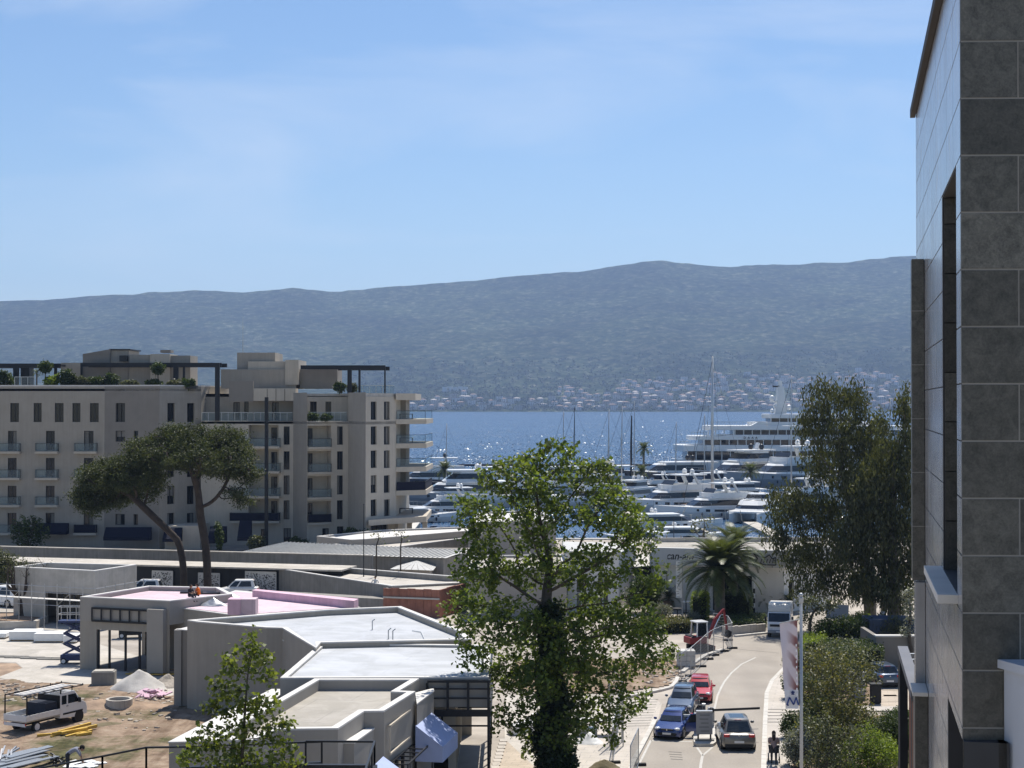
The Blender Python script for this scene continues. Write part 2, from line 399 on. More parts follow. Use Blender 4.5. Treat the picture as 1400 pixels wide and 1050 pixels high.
bu = n.new('ShaderNodeBump'); bu.inputs['Distance'].default_value = 0.004; l.new(nb.outputs['Fac'], bu.inputs['Height']); l.new(bu.outputs['Normal'], p.inputs['Normal'])
# general made ground: worn concrete yard with dust
mat('yard', (0.37, 0.335, 0.29), 0.92, var=0.14, scale=0.35, bump=0.02, bscale=3, coords='World', col2=(0.31, 0.275, 0.235))
def roof_detail(name, w, h, stain):
    """membrane seams and dried puddle stains on a flat roof"""
    m = MATS[name]; n, l = m.node_tree.nodes, m.node_tree.links; p = n['Principled BSDF']; src = p.inputs['Base Color'].links[0].from_socket
    geo = n.new('ShaderNodeNewGeometry'); mp = n.new('ShaderNodeMapping'); mp.inputs['Rotation'].default_value = (0, 0, R(12)); l.new(geo.outputs['Position'], mp.inputs['Vector'])
    br = n.new('ShaderNodeTexBrick'); br.inputs['Scale'].default_value = 1.0; br.inputs['Brick Width'].default_value = w; br.inputs['Row Height'].default_value = h; br.inputs['Mortar Size'].default_value = 0.02
    br.inputs['Color1'].default_value = (1, 1, 1, 1); br.inputs['Color2'].default_value = (.95, .95, .95, 1); br.inputs['Mortar'].default_value = (.74, .75, .77, 1); l.new(mp.outputs['Vector'], br.inputs['Vector'])
    n1 = n.new('ShaderNodeTexNoise'); n1.inputs['Scale'].default_value = .42; n1.inputs['Detail'].default_value = 7; n1.inputs['Roughness'].default_value = .66; n1.inputs['Distortion'].default_value = .8; l.new(geo.outputs['Position'], n1.inputs['Vector'])
    cr = n.new('ShaderNodeValToRGB'); e = cr.color_ramp.elements; e[0].position = .42; e[1].position = .56; e[0].color = (1 - stain, 1 - stain, 1 - stain * 1.1, 1); e[1].color = (1, 1, 1, 1); l.new(n1.outputs['Fac'], cr.inputs['Fac'])
    a = n.new('ShaderNodeMixRGB'); a.blend_type = 'MULTIPLY'; a.inputs['Fac'].default_value = 1; l.new(src, a.inputs['Color1']); l.new(br.outputs['Color'], a.inputs['Color2'])
    b = n.new('ShaderNodeMixRGB'); b.blend_type = 'MULTIPLY'; b.inputs['Fac'].default_value = 1; l.new(a.outputs['Color'], b.inputs['Color1']); l.new(cr.outputs['Color'], b.inputs['Color2']); l.new(b.outputs['Color'], p.inputs['Base Color'])
roof_detail('roof_membrane', 9.0, 1.05, .14); roof_detail('roof_screed', 3.2, 2.6, .16); roof_detail('roof_pink', 1.25, .62, .12); roof_detail('concrete_pale', 4.0, 4.0, .14); roof_detail('paving_pale', 1.2, .6, .10); roof_detail('paving_tan', .8, .4, .12)
# ---- ground, water, hills
def sheet(name, pix, z, material, thick=None, label=None):
    pts = [G(px, py, z) for px, py in pix]
    mb = MB()
    if thick: mb.prism([(q.x, q.y) for q in pts], z - thick, z)
    else:
        pl = [(q.x, q.y) for q in pts]; nn = len(pl)
        ar = sum(pl[i][0] * pl[(i + 1) % nn][1] - pl[(i + 1) % nn][0] * pl[i][1] for i in range(nn))
        if ar < 0: pl = pl[::-1]
        mb.add([(x, y, z) for x, y in pl], [tuple(range(nn))])
    return tag(mb.build(name, material), kind='structure')
QY0, QY1, QX = 246.0, 214.0, -14.0
g = MB(); g.prism([(-500, -120), (500, -120), (500, QY1), (QX, QY1), (QX, QY0), (-500, QY0)], -6.0, 0.0)
tag(g.build('ground', 'yard'), kind='structure')
q = MB()
q.bb(QX + 0.9, 500, QY1 - 0.9, QY1 + 0.12, 0.004, 0.16); q.bb(-500, QX + 0.12, QY0 - 0.9, QY0 + 0.12, 0.004, 0.16); q.bb(QX - 0.8, QX + 0.12, QY1 + 0.2, QY0 - 0.92, 0.004, 0.16)
tag(q.build('quay_edge', 'kerb_stone'), kind='structure')
# sea with wind ripples
m, n, l, p = nt('sea'); MATS['sea'] = m
p.inputs['Base Color'].default_value = (0.02, 0.065, 0.14, 1); p.inputs['Roughness'].default_value = 0.16; p.inputs['IOR'].default_value = 1.333
p.inputs['Specular IOR Level'].default_value = 0.5
geo = n.new('ShaderNodeNewGeometry')
def nz(scale, detail, rough, mscale):
    mp = n.new('ShaderNodeMapping'); mp.inputs['Scale'].default_value = mscale; mp.inputs['Rotation'].default_value = (0, 0, R(18))
    q = n.new('ShaderNodeTexNoise'); q.inputs['Scale'].default_value = scale; q.inputs['Detail'].default_value = detail; q.inputs['Roughness'].default_value = rough
    l.new(geo.outputs['Position'], mp.inputs['Vector']); l.new(mp.outputs['Vector'], q.inputs['Vector']); return q.outputs['Fac']
w1, w2 = nz(0.55, 5, 0.62, (1, 1.0, 1)), nz(0.012, 4, 0.6, (0.35, 1, 1))
b1 = n.new('ShaderNodeBump'); b1.inputs['Distance'].default_value = 1.5; b1.inputs['Strength'].default_value = 0.55
l.new(w1, b1.inputs['Height']); l.new(b1.outputs['Normal'], p.inputs['Normal'])
mr = n.new('ShaderNodeMapRange'); mr.inputs['From Min'].default_value = 0.35; mr.inputs['From Max'].default_value = 0.65; mr.inputs['To Min'].default_value = 0.30; mr.inputs['To Max'].default_value = 0.75
l.new(w2, mr.inputs['Value']); l.new(mr.outputs['Result'], b1.inputs['Strength'])
SEA = -1.5
w3 = nz(1.1, 9, 0.8, (1, 0.07, 1)); mk = n.new('ShaderNodeMapRange'); mk.inputs['From Min'].default_value = 0.53; mk.inputs['From Max'].default_value = 0.62; mk.inputs['To Min'].default_value = 0.22; mk.inputs['To Max'].default_value = 0.95
l.new(w3, mk.inputs['Value']); l.new(mk.outputs['Result'], p.inputs['Roughness']) # ruffled patches that catch the sun
s = MB(); s.add([(-12000, -400, SEA), (12000, -400, SEA), (12000, 9500, SEA), (-12000, 9500, SEA)], [(0, 1, 2, 3)])
tag(s.build('sea', 'sea'), kind='structure')
# ruffled wavelets standing on the sea: small facets at every tilt, some of which mirror the sun
m, n, l, p = nt('wavelet'); MATS['wavelet'] = m
p.inputs['Base Color'].default_value = (0.02, 0.065, 0.14, 1); p.inputs['Roughness'].default_value = 0.24; p.inputs['IOR'].default_value = 1.333
rsn = np.random.RandomState(17); NW = 320000
iD = rsn.uniform(1 / 3850.0, 1 / 262.0, NW); D_ = 1 / iD; ang = rsn.uniform(-.42, .42, NW); keep = rsn.uniform(0, 1, NW) < 1.0
wx, wy = D_ * np.tan(ang), D_; tilt = np.radians(rsn.uniform(3, 42, NW)); az_ = rsn.uniform(0, 2 * np.pi, NW); sz = rsn.uniform(.10, .30, NW) * (.5 + 1.2 * rsn.uniform(0, 1, NW) ** 3)
nrm = np.stack([np.sin(tilt) * np.cos(az_), np.sin(tilt) * np.sin(az_), np.cos(tilt)], 1); ax = np.stack([-np.sin(az_), np.cos(az_), 0 * az_], 1); bx = np.cross(nrm, ax)
c_ = np.stack([wx, wy, np.full(NW, SEA + .01) + sz * np.sin(tilt) * .25], 1); a_ = ax * (sz * .8)[:, None]; b_ = bx * (sz * .5)[:, None]
Vw = np.stack([c_ - a_ - b_, c_ + a_ - b_, c_ + a_ + b_, c_ - a_ + b_], 1).reshape(-1, 3)
tag(np_mesh('wavelets', Vw, np.arange(len(Vw)).reshape(-1, 4), 'wavelet'), 'wind-ruffled wavelets glittering over the bay', 'waves', kind='stuff')
# far hills: the ridge line follows the photograph, built 6.5 km away
RIDGE_Y, SHORE_Y = 6500.0, 3930.0
SKY = [(-600, 440), (-200, 424), (0, 414), (130, 405), (265, 398), (330, 400), (400, 394), (450, 400), (520, 394), (650, 383), (780, 373), (830, 366), (880, 355), (905, 353), (930, 358), (1000, 361), (1080, 359), (1150, 357), (1250, 348), (1400, 338), (1700, 345), (2100, 380)]
SKX = np.array([PXX(a, RIDGE_Y) for a, b in SKY]); SKZ = np.array([HC + (HOR - b) / F * RIDGE_Y for a, b in SKY])
def fbm(x, y, oct=4):
    return mnoise.fractal(Vector((x, y, 0.37)), 0.9, 2.1, oct)
def shore(x): return SHORE_Y + 55 * mnoise.noise(Vector((x / 420.0, 3.1, 0)))
def hill_z(x, y):
    rz = float(np.interp(x * RIDGE_Y / max(y, RIDGE_Y * 0.62) if y < RIDGE_Y else x, SKX, SKZ)); s0 = shore(x)
    t = (y - s0) / (RIDGE_Y - s0)
    if t < 0: return -8.0 + t * 20
    if t <= 1:
        z = rz * (t ** 1.3)
        z += (fbm(x / 520.0, y / 520.0, 6) * 34) * min(1, t * 3) * (1 - 0.75 * t) + fbm(x / 90.0, y / 90.0, 3) * 5 * min(1, t * 5)
        return max(z, 0.2)
    return rz - (t - 1) * 420 + fbm(x / 90.0, y / 90.0, 3) * 5
nx, ny = 300, 150
xs = np.linspace(-4200, 4200, nx); ys = np.concatenate([np.linspace(3840, RIDGE_Y, ny - 14), np.linspace(RIDGE_Y + 60, 8200, 14)])
V = np.array([(x, y, hill_z(float(x), float(y))) for y in ys for x in xs])
idx = np.arange(nx * ny).reshape(ny, nx)
FQ = np.stack([idx[:-1, :-1].ravel(), idx[:-1, 1:].ravel(), idx[1:, 1:].ravel(), idx[1:, :-1].ravel()], 1)
m, n, l, p = nt('hill_scrub'); MATS['hill_scrub'] = m
geo = n.new('ShaderNodeNewGeometry')
na = n.new('ShaderNodeTexNoise'); na.inputs['Scale'].default_value = 0.035; na.inputs['Detail'].default_value = 8; na.inputs['Roughness'].default_value = 0.75
nb = n.new('ShaderNodeTexNoise'); nb.inputs['Scale'].default_value = 0.0035; nb.inputs['Detail'].default_value = 5
l.new(geo.outputs['Position'], na.inputs['Vector']); l.new(geo.outputs['Position'], nb.inputs['Vector'])
ra = n.new('ShaderNodeValToRGB'); e = ra.color_ramp.elements; e[0].position = 0.36; e[1].position = 0.66
e[0].color = (0.008, 0.016, 0.008, 1); e[1].color = (0.17, 0.17, 0.12, 1); k = ra.color_ramp.elements.new(0.52); k.color = (0.045, 0.06, 0.030, 1)
l.new(na.outputs['Fac'], ra.inputs['Fac'])
l.new(_mul(ra.outputs['Color'], nb.outputs['Fac'], 0.6, 1.35), p.inputs['Base Color']); p.inputs['Roughness'].default_value = 1.0; p.inputs['Specular IOR Level'].default_value = 0.0
bu = n.new('ShaderNodeBump'); bu.inputs['Distance'].default_value = 14.0; bu.inputs['Strength'].default_value = 1.0; l.new(na.outputs['Fac'], bu.inputs['Height']); l.new(bu.outputs['Normal'], p.inputs['Normal'])
h = np_mesh('hills', V, FQ, 'hill_scrub'); tag(h, kind='structure')
# air between here and the far shore
m = bpy.data.materials.new('air'); m.use_nodes = True; n = m.node_tree.nodes; n.clear()
mo = n.new('ShaderNodeOutputMaterial'); pv = n.new('ShaderNodeVolumePrincipled')
pv.inputs['Color'].default_value = (0.43, 0.62, 1.0, 1); pv.inputs['Density'].default_value = 9.0e-5; pv.inputs['Anisotropy'].default_value = 0.3
m.node_tree.links.new(pv.outputs['Volume'], mo.inputs['Volume']); MATS['air'] = m
hz = MB(); hz.bb(-12600, 12600, -700, 9800, -11, 760); tag(hz.build('haze', 'air'), kind='stuff')
# ---- apartment block beyond the site
apt = thing('apartment_building', 'large beige apartment block with roof garden and dark pergolas beside the marina', 'building', (-40, 205, 0))
def W(px, Y): return (PXX(px, Y), Y)
def facade(parent, a, b, z0, z1, wins, mt, name='wall', gl='window_glass', depth=0.28, sills=False):
    """wins: (px0, px1, ztop, zbot, mullions)"""
    L = (Vector(b) - Vector(a)).length; ops = []
    for w in wins:
        u0, u1 = onwall(w[0], a, b) * L, onwall(w[1], a, b) * L
        ops.append((max(0.02, u0), min(L - 0.02, u1), w[3], w[2]))
    mb = MB(); wall_open(mb, a, b, z0, z1, ops, depth)
    o = mb.build(name, mt, parent)
    for w, op in zip(wins, ops):
        window(parent, a, b, op[0], op[1], op[2], op[3], depth, 'dark_frame', gl, mull=w[4] if len(w) > 4 else 1)
    return o
def zy(py, Y): return HC - (py - HOR) * Y / F
def balcony(parent, a, b, px0, px1, zf, out=1.1, rail='rail_glass', h=1.0, cloth=False):
    """projecting slab with a glass or cloth-screened rail on wall a->b"""
    A_, B_ = Vector(a), Vector(b); L = (B_ - A_).length; d = (B_ - A_) / L; no = Vector((d.y, -d.x))
    u0, u1 = onwall(px0, a, b) * L, onwall(px1, a, b) * L
    p = [A_ + d * u0 + no * 0.01, A_ + d * u1 + no * 0.01, A_ + d * u1 + no * out, A_ + d * u0 + no * out]
    s = MB().prism([(q.x, q.y) for q in p], zf - 0.28, zf).build('balcony_slab', 'plaster_warm', parent)
    i = [A_ + d * (u0 + 0.06) + no * 0.05, A_ + d * (u0 + 0.06) + no * (out - 0.08), A_ + d * (u1 - 0.06) + no * (out - 0.08), A_ + d * (u1 - 0.06) + no * 0.05]
    g = MB()
    for k in range(3): g.quad((i[k].x, i[k].y, zf + 0.05), (i[k + 1].x, i[k + 1].y, zf + 0.05), (i[k + 1].x, i[k + 1].y, zf + h), (i[k].x, i[k].y, zf + h))
    rr = g.build('railing', 'navy_fabric' if cloth else rail, parent)
    t = MB()
    for k in range(3): t.bar((i[k].x, i[k].y, zf + h + 0.02), (i[k + 1].x, i[k + 1].y, zf + h + 0.02), 0.05)
    for k in range(4): t.bar((i[k].x, i[k].y, zf), (i[k].x, i[k].y, zf + h), 0.045)
    t.build('handrail', 'dark_frame', rr)
# left wing
Ya = 203.0
A0, A1 = W(-90, Ya), W(143, Ya); B1 = W(218, 200.0); C1 = W(275, 206.5)
rowsA = [(551, 577), (589, 616), (626, 652), (664, 689), (701, 727)]
wa = [(x0, x1, zy(551, Ya), zy(577, Ya), 1) for x0, x1 in ((-62, -50), (-30, -18), (14, 26), (46, 57), (75, 87), (99, 110), (123, 135))]
for y0, y1 in rowsA[1:]:
    wa += [(x0, x1, zy(y0, Ya), zy(y1, Ya), 1) for x0, x1 in ((-58, -46), (11, 23), (63, 75), (115, 128))]
facade(apt, A0, A1, 0.0, 20.2, wa, 'plaster')
for k, (y0, y1) in enumerate(rowsA[1:]):
    for x0, x1 in ((-6, 29), (50, 81), (103, 134)):
        balcony(apt, A0, A1, x0, x1, zy(y1 + 1, Ya), 0.75, cloth=(k == 3 and x0 > 0))
wb = []
for (y0, y1) in ((551, 577), (589, 604), (627, 643), (665, 681), (703, 718)):
    wb += [(158, 171, zy(y0, 201.5), zy(y1, 201.5), 1)]
    if y0 > 580: wb += [(183, 189, zy(y0, 201), zy(y1, 201), 0)]
facade(apt, A1, B1, 0.0, 20.2, wb, 'plaster_grey')  # greyer plaster puts the shade of this angled face into its colour
wc = []
for y0, y1 in rowsA:
    wc += [(229, 239, zy(y0, 202), zy(y1, 202), 1), (256, 266, zy(y0, 205), zy(y1, 205), 1)]
facade(apt, B1, C1, 0.0, 20.2, wc, 'plaster')
# core volumes behind the facades (close the block from every side)
LW = [A0, A1, B1, C1, (C1[0] + 2, 224), (A0[0], 226)]
MB().prism([(p[0], p[1] + 0.02) if p[1] > 215 else (p[0], p[1]) for p in LW], 19.6, 19.9).build('roof_slab', 'concrete_pale', apt)
mb = MB()
for p, q_ in ((LW[3], LW[4]), (LW[4], LW[5]), (LW[5], LW[0])):
    mb.quad((p[0], p[1], 0), (q_[0], q_[1], 0), (q_[0], q_[1], 20.2), (p[0], p[1], 20.2))
mb.build('wall', 'plaster', apt)
MB().ring([LW[0], LW[1], LW[2], LW[3]][0:4] + [LW[4], LW[5]], inset(LW, 0.35), 20.203, 20.36).build('parapet', 'coping', apt)
# middle and right wings
Yd = 205.0
D0, D1 = W(275, Yd), W(401, Yd); E0, E1 = W(420, 201.0), W(476, 203.0); G0, G1 = W(500, 197.0), W(541, 203.5)
rowsD = [(583, 608), (617, 642), (650, 676), (684, 710)]
wd = [(388, 396, zy(a, Yd), zy(b, Yd), 1) for a, b in rowsD] + [(357, 364, zy(716 + 7, Yd), zy(742, Yd), 0), (388, 398, zy(722, Yd), zy(745, Yd), 1)]
ZS = [15.75, 12.6, 9.45, 6.3, 3.15]
lg = [(340, 381, ZS[k] - 0.45, ZS[k + 1] + 0.02) for k in range(4)] # loggias
def loggia_face(a, b, z0, z1, wins, logs, mt, inner):
    L = (Vector(b) - Vector(a)).length
    o1 = [(onwall(w[0], a, b) * L, onwall(w[1], a, b) * L, w[3], w[2]) for w in wins]
    o2 = [(onwall(w[0], a, b) * L, onwall(w[1], a, b) * L, w[3], w[2]) for w in logs]
    mb = MB(); d = (Vector(b) - Vector(a)) / L; nin = Vector((-d.y, d.x))
    wall_open(mb, a, b, z0, z1, o1 + o2, 0.28)
    for op in o2: # deep recess: back wall, sides, floor, ceiling
        def pt(u, z, w): q = Vector(a) + d * u + nin * w; return (q.x, q.y, z)
        u0, u1, w0, w1 = op; D = 1.9
        mb.quad(pt(u0, w0, .28), pt(u0, w0, D), pt(u0, w1, D), pt(u0, w1, .28)); mb.quad(pt(u1, w0, D), pt(u1, w0, .28), pt(u1, w1, .28), pt(u1, w1, D))
        mb.quad(pt(u0, w1, .28), pt(u0, w1, D), pt(u1, w1, D), pt(u1, w1, .28)); mb.quad(pt(u0, w0, D), pt(u0, w0, .28), pt(u1, w0, .28), pt(u1, w0, D))
        ba, bb_ = Vector(a) + nin * D, Vector(b) + nin * D
        du = (u1 - u0)
        i0, i1 = u0 + du * inner[0], u0 + du * inner[1]
        wall_open(mb, ba + d * u0, ba + d * u1, w0, w1, [(i0 - u0, i1 - u0, w0 + 0.06, w1 - 0.35)], 0.12)
        window(apt, ba + d * u0, ba + d * u1, i0 - u0, i1 - u0, w0 + 0.06, w1 - 0.35, 0.12, 'dark_frame', 'window_glass')
    mb.build('wall', mt, apt)
    for w, op in zip(wins, o1): window(apt, a, b, op[0], op[1], op[2], op[3], 0.28, 'dark_frame', 'window_glass')
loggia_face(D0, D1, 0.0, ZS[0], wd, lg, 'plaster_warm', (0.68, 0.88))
for k in range(4): balcony(apt, D0, D1, 316, 384, ZS[k + 1], 1.2, cloth=(k == 3))
mb = MB(); mb.quad((D1[0], D1[1], 0), (E0[0], E0[1], 0), (E0[0], E0[1], 19.4), (D1[0], D1[1], 19.4))
mb.quad((E1[0], E1[1], 0), (G0[0], G0[1], 0), (G0[0], G0[1], 19.4), (E1[0], E1[1], 19.4)); mb.build('wall', 'plaster', apt)
we = [(461, 469, zy(a, 202.5), zy(b, 202.5), 1) for a, b in rowsD] + [(441, 450, zy(722, 202), zy(740, 202), 0), (461, 470, zy(720, 202), zy(738, 202), 0)]
le = [(420.5, 453, ZS[k] - 0.5, ZS[k + 1] + 0.02) for k in range(4)]
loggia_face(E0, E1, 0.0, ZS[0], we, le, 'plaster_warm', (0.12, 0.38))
for k in range(4): balcony(apt, E0, E1, 421, 453, ZS[k + 1], 0.35, cloth=(k == 3))
wg = []
for a, b in ((549, 574), (583, 608), (616, 640), (650, 674), (683, 706)): wg += [(507, 515, zy(a, 198.3), zy(b, 198.3), 1), (525, 533, zy(a, 201), zy(b, 201), 1)]
wg += [(507, 530, zy(718, 199), zy(731, 199), 3)]
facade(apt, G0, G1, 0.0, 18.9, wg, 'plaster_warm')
G2 = (G1[0] + 0.6, 221.0)
mb = MB(); mb.quad((G1[0], G1[1], 0), (G2[0], G2[1], 0), (G2[0], G2[1], 18.9), (G1[0], G1[1], 18.9)); mb.quad((G2[0], G2[1], 0), (D0[0], 222, 0), (D0[0], 222, 18.9), (G2[0], G2[1], 18.9)); mb.build('wall', 'plaster_warm', apt)
# seaward terraces of the right end
for k, yy in enumerate((573, 606, 638, 670)):
    z = zy(yy, 205)
    P_ = [(G1[0] + 0.03, G1[1]), (PXX(583, 205.5), 205.5), (PXX(583, 205.5) + 0.3, 217), (G1[0] + 0.5, 218)]
    s_ = MB().prism(P_, z - 0.62, z).build('terrace_slab', 'plaster_warm', apt)
    g_ = MB(); c = [(P_[0][0] + 0.1, P_[0][1] + 0.15), (P_[1][0] - 0.15, P_[1][1] + 0.15), (P_[2][0] - 0.15, P_[2][1] - 0.2)]
    for i in range(2): g_.quad((*c[i], z + 0.02), (*c[i + 1], z + 0.02), (*c[i + 1], z + 1.05), (*c[i], z + 1.05))
    rr = g_.build('railing', 'navy_fabric' if k == 3 else 'rail_glass', apt)
    t_ = MB()
    for i in range(2): t_.bar((*c[i], z + 1.07), (*c[i + 1], z + 1.07), 0.05)
    for i in range(3): t_.bar((*c[i], z + 0.02), (*c[i], z + 1.05), 0.05)
    t_.build('handrail', 'dark_frame', rr)
    MB().bb(PXX(545, 211), PXX(556, 211), 209.5, 217, z + 0.02, z + 2.5).build('terrace_partition', 'plaster', apt)
MB().prism([(G1[0] + 0.05, G1[1] - 0.5), (PXX(568, 205), 205), (PXX(568, 205), 218), (G1[0] + 0.5, 218)], zy(547, 205), zy(538, 205)).build('roof_overhang', 'plaster_warm', apt)
tz = zy(705, 204)
MB().prism([(G0[0] + 0.4, G0[1] - 0.4), (PXX(583, 203), 203), (PXX(583, 203), 216), (G1[0], 216)], tz - 0.7, tz).build('terrace_slab', 'plaster_warm', apt)
mb = MB()
for x in (500.5, 541, 560, 581): mb.bb(PXX(x, 203.5) - 0.3, PXX(x, 203.5) + 0.3, 203.3, 203.9, 0, tz - 0.7)
mb.build('column', 'plaster_warm', apt)
for dx, yy in ((549, 705), (549, 607), (549, 574)): # terrace furniture seen over the rails
    x = PXX(dx + 6, 208); z = zy(yy, 205)
    t_ = MB().bb(x - 0.9, x + 0.9, 208, 209, z + 0.68, z + 0.75)
    for ax in (-0.8, 0.8):
        for ay in (208.1, 208.9): t_.bb(x + ax - .04, x + ax + .04, ay - .04, ay + .04, z, z + 0.68)
    tag(t_.build('terrace_table', 'dark_frame'), 'dark table on the %s seaward terrace of the beige apartments' % {705: 'lowest', 607: 'second highest', 574: 'highest'}[yy], 'table')
# top storey set back
MB().prism([D0, D1, E0, E1, G0, G1, G2, (D0[0], 222)], ZS[0] - 0.3, ZS[0] + 0.04).build('roof_slab', 'concrete_pale', apt)
TS0, TS1, TS2 = W(280, 208.5), W(404, 208.5), W(476, 207)
facade(apt, TS0, TS1, ZS[0] + 0.04, 19.3, [(319, 328, zy(550, 208), ZS[0] + 0.15, 1), (334, 340, zy(549, 208), ZS[0] + .15, 0), (372, 381, zy(550, 208), ZS[0] + 0.15, 1)], 'plaster')
facade(apt, W(404, 206.5), W(476, 206.5), ZS[0] + 0.04, 19.0, [(424, 433, zy(549, 206), ZS[0] + 0.15, 1), (445, 453, zy(549, 206), ZS[0] + 0.15, 1)], 'plaster_warm')
MB().prism([TS0, TS1, W(404, 206.5), W(476, 206.5), W(500, 197.2), W(541, 203.6), G2, (TS0[0], 222)], 18.9, 19.3).build('roof_slab', 'concrete_pale', apt)
def pbox(name, x0, x1, y0, y1, Y, D, mt):
    return MB().bb(PXX(x0, Y), PXX(x1, Y), Y, Y + D, zy(y1, Y), zy(y0, Y)).build(name, mt, apt, bevel=0.0)
pbox('fascia_band', 313, 346, 521, 549, 205.6, 0.4, 'plaster_grey'); pbox('fascia_band', 346.3, 404, 531, 548, 205.7, 2.6, 'plaster_warm')
for x in (365, 377, 389): pbox('fascia_joint', x, x + .5, 531.5, 548, 205.66, 0.1, 'dark_frame')
pbox('penthouse_wall', 302, 404, 505, 531, 209.2, 9, 'plaster'); pbox('penthouse_wall', 324, 376, 482, 505.3, 211, 7, 'plaster'); pbox('penthouse_wall', 339, 396, 494, 505.2, 210.2, 5, 'plaster_warm')
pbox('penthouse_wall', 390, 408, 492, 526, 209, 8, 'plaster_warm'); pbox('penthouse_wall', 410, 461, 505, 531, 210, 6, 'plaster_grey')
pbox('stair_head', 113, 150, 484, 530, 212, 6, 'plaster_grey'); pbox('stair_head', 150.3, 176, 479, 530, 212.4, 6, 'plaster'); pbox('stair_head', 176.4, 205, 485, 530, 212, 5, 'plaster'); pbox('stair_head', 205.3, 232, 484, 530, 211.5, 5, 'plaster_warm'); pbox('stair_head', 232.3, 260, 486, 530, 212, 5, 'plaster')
pbox('stair_head', 83, 110, 496, 530, 211, 4, 'plaster'); pbox('roof_hatch', 163, 174, 486, 494, 211.8, .3, 'dark_frame'); pbox('roof_cap', 219, 233, 478.5, 482, 212, 2, 'plaster_grey'); pbox('roof_cap', 149, 178, 477, 478.6, 212.2, 6.2, 'dark_frame')
mb = MB(); X0, X1 = PXX(113, 211.9), PXX(150, 211.9)
mb.add([(X0, 211.9, zy(484, 212)), (X1, 211.9, zy(484, 212)), (X1, 211.9, zy(477.5, 212)), (X0, 217, zy(484, 212)), (X1, 217, zy(484, 212)), (X1, 217, zy(477.5, 212))], [(0, 1, 2), (5, 4, 3), (0, 2, 5, 3), (1, 4, 5, 2)])
mb.build('sloped_roof', 'plaster_grey', apt)
def pergola(x0, x1, ytop, Y, D, posts, beam=6):
    mb = MB(); zt = zy(ytop, Y); xa, xb = PXX(x0, Y), PXX(x1, Y)
    mb.bb(xa, xb, Y - 0.12, Y + 0.12, zt - 0.5, zt); o = mb.build('pergola', 'black_steel', apt)
    MB().bb(xa, xb, Y + D - 0.12, Y + D + 0.12, zt - 0.5, zt).build('beam', 'black_steel', o)
    k = xa + 0.2
    while k < xb: MB().bb(k, k + 0.1, Y + 0.13, Y + D - 0.13, zt - 0.3, zt - 0.05).build('slat', 'black_steel', o); k += 0.9
    for px_, w in posts:
        MB().bb(PXX(px_, Y), PXX(px_ + w, Y), Y - 0.1, Y + 0.1, 19.9 if x1 < 310 else 19.3, zt - 0.5).build('post', 'black_steel', o)
pergola(-90, 83, 497, 206.5, 5, [(18, 8), (-40, 8), (74, 4)]); pergola(110, 303, 496, 207.4, 4, [(237, 7), (250, 3), (110, 3)]); pergola(411, 527, 499.5, 204, 7, [(475, 6), (490, 3), (525.3, 2)])
MB().bb(PXX(294, 205), PXX(300, 205), 204.9, 205.3, ZS[0] + .05, zy(496, 205)).build('post', 'black_steel', apt)
mb = MB(); mb.bb(PXX(28, 208), PXX(40, 208), 208, 210, 19.9, zy(500, 208)); mb.build('roof_screen', 'black_steel', apt)
# glass parapet of the roof terraces
def glassrail(x0, x1, Y, zb, h=1.0):
    g_ = MB().quad((PXX(x0, Y), Y, zb), (PXX(x1, Y), Y, zb), (PXX(x1, Y), Y, zb + h), (PXX(x0, Y), Y, zb + h)).build('railing', 'rail_glass', apt)
    t_ = MB().bar((PXX(x0, Y), Y, zb + h + .03), (PXX(x1, Y), Y, zb + h + .03), 0.06)
    k = x0
    while k <= x1: t_.bar((PXX(k, Y), Y, zb), (PXX(k, Y), Y, zb + h), 0.05); k += 9
    t_.build('handrail', 'galv', g_)
glassrail(276, 346, 205.2, ZS[0] + .05, 1.05); glassrail(347.5, 400, 205.3, ZS[0] + .05, 1.05); glassrail(421, 474, 202.9, ZS[0] + .05, 1.1); glassrail(20, 47, 204, 20.37, 1.0); glassrail(478, 539, 206, 19.31, 1.0)
# wide ground-floor base, shop awnings
mb = MB().prism([(C1[0] - 3, 199), (D0[0] + 1, 199.5), (D0[0] + 1, 204.8), (C1[0] - 3, 204)], 0, 2.9); mb.build('shop_base', 'plaster_warm', apt)
def awning(parent, px0, px1, Y, ztop, out, drop, mt='navy_fabric', val=0.35):
    xa, xb = PXX(px0, Y), PXX(px1, Y); yo = Y - out
    mb = MB().add([(xa, Y, ztop), (xb, Y, ztop), (xb, yo, ztop - drop), (xa, yo, ztop - drop), (xa, yo, ztop - drop - val), (xb, yo, ztop - drop - val), (xa, Y, ztop - drop - val), (xb, Y, ztop - drop - val)],
                  [(0, 3, 2, 1), (3, 4, 5, 2), (0, 6, 4, 3), (1, 2, 5, 7)])
    return mb.build('awning', mt, parent)
awning(apt, 145, 208, 199.7, 2.7, 1.2, 1.2); awning(apt, 226, 250, 199.0, 2.7, 1.4, 1.3); awning(apt, 288, 311, 198.6, 2.9, 2.0, 1.6); awning(apt, 328, 345, 198.6, 3.6, 1.8, 2.0); awning(apt, 52, 95, 202.6, 3.0, 1.3, 1.0)
MB().bar((PXX(364.5, 200), 200, 0), (PXX(364.5, 200), 200, zy(543, 200)), 0.5, 0.4).build('flue', 'black_steel', apt)
MB().tube([(PXX(332, 212), 212, zy(482, 212)), (PXX(332, 212), 212, zy(434, 212))], [0.06, 0.02], 5).build('aerial', 'galv', apt)
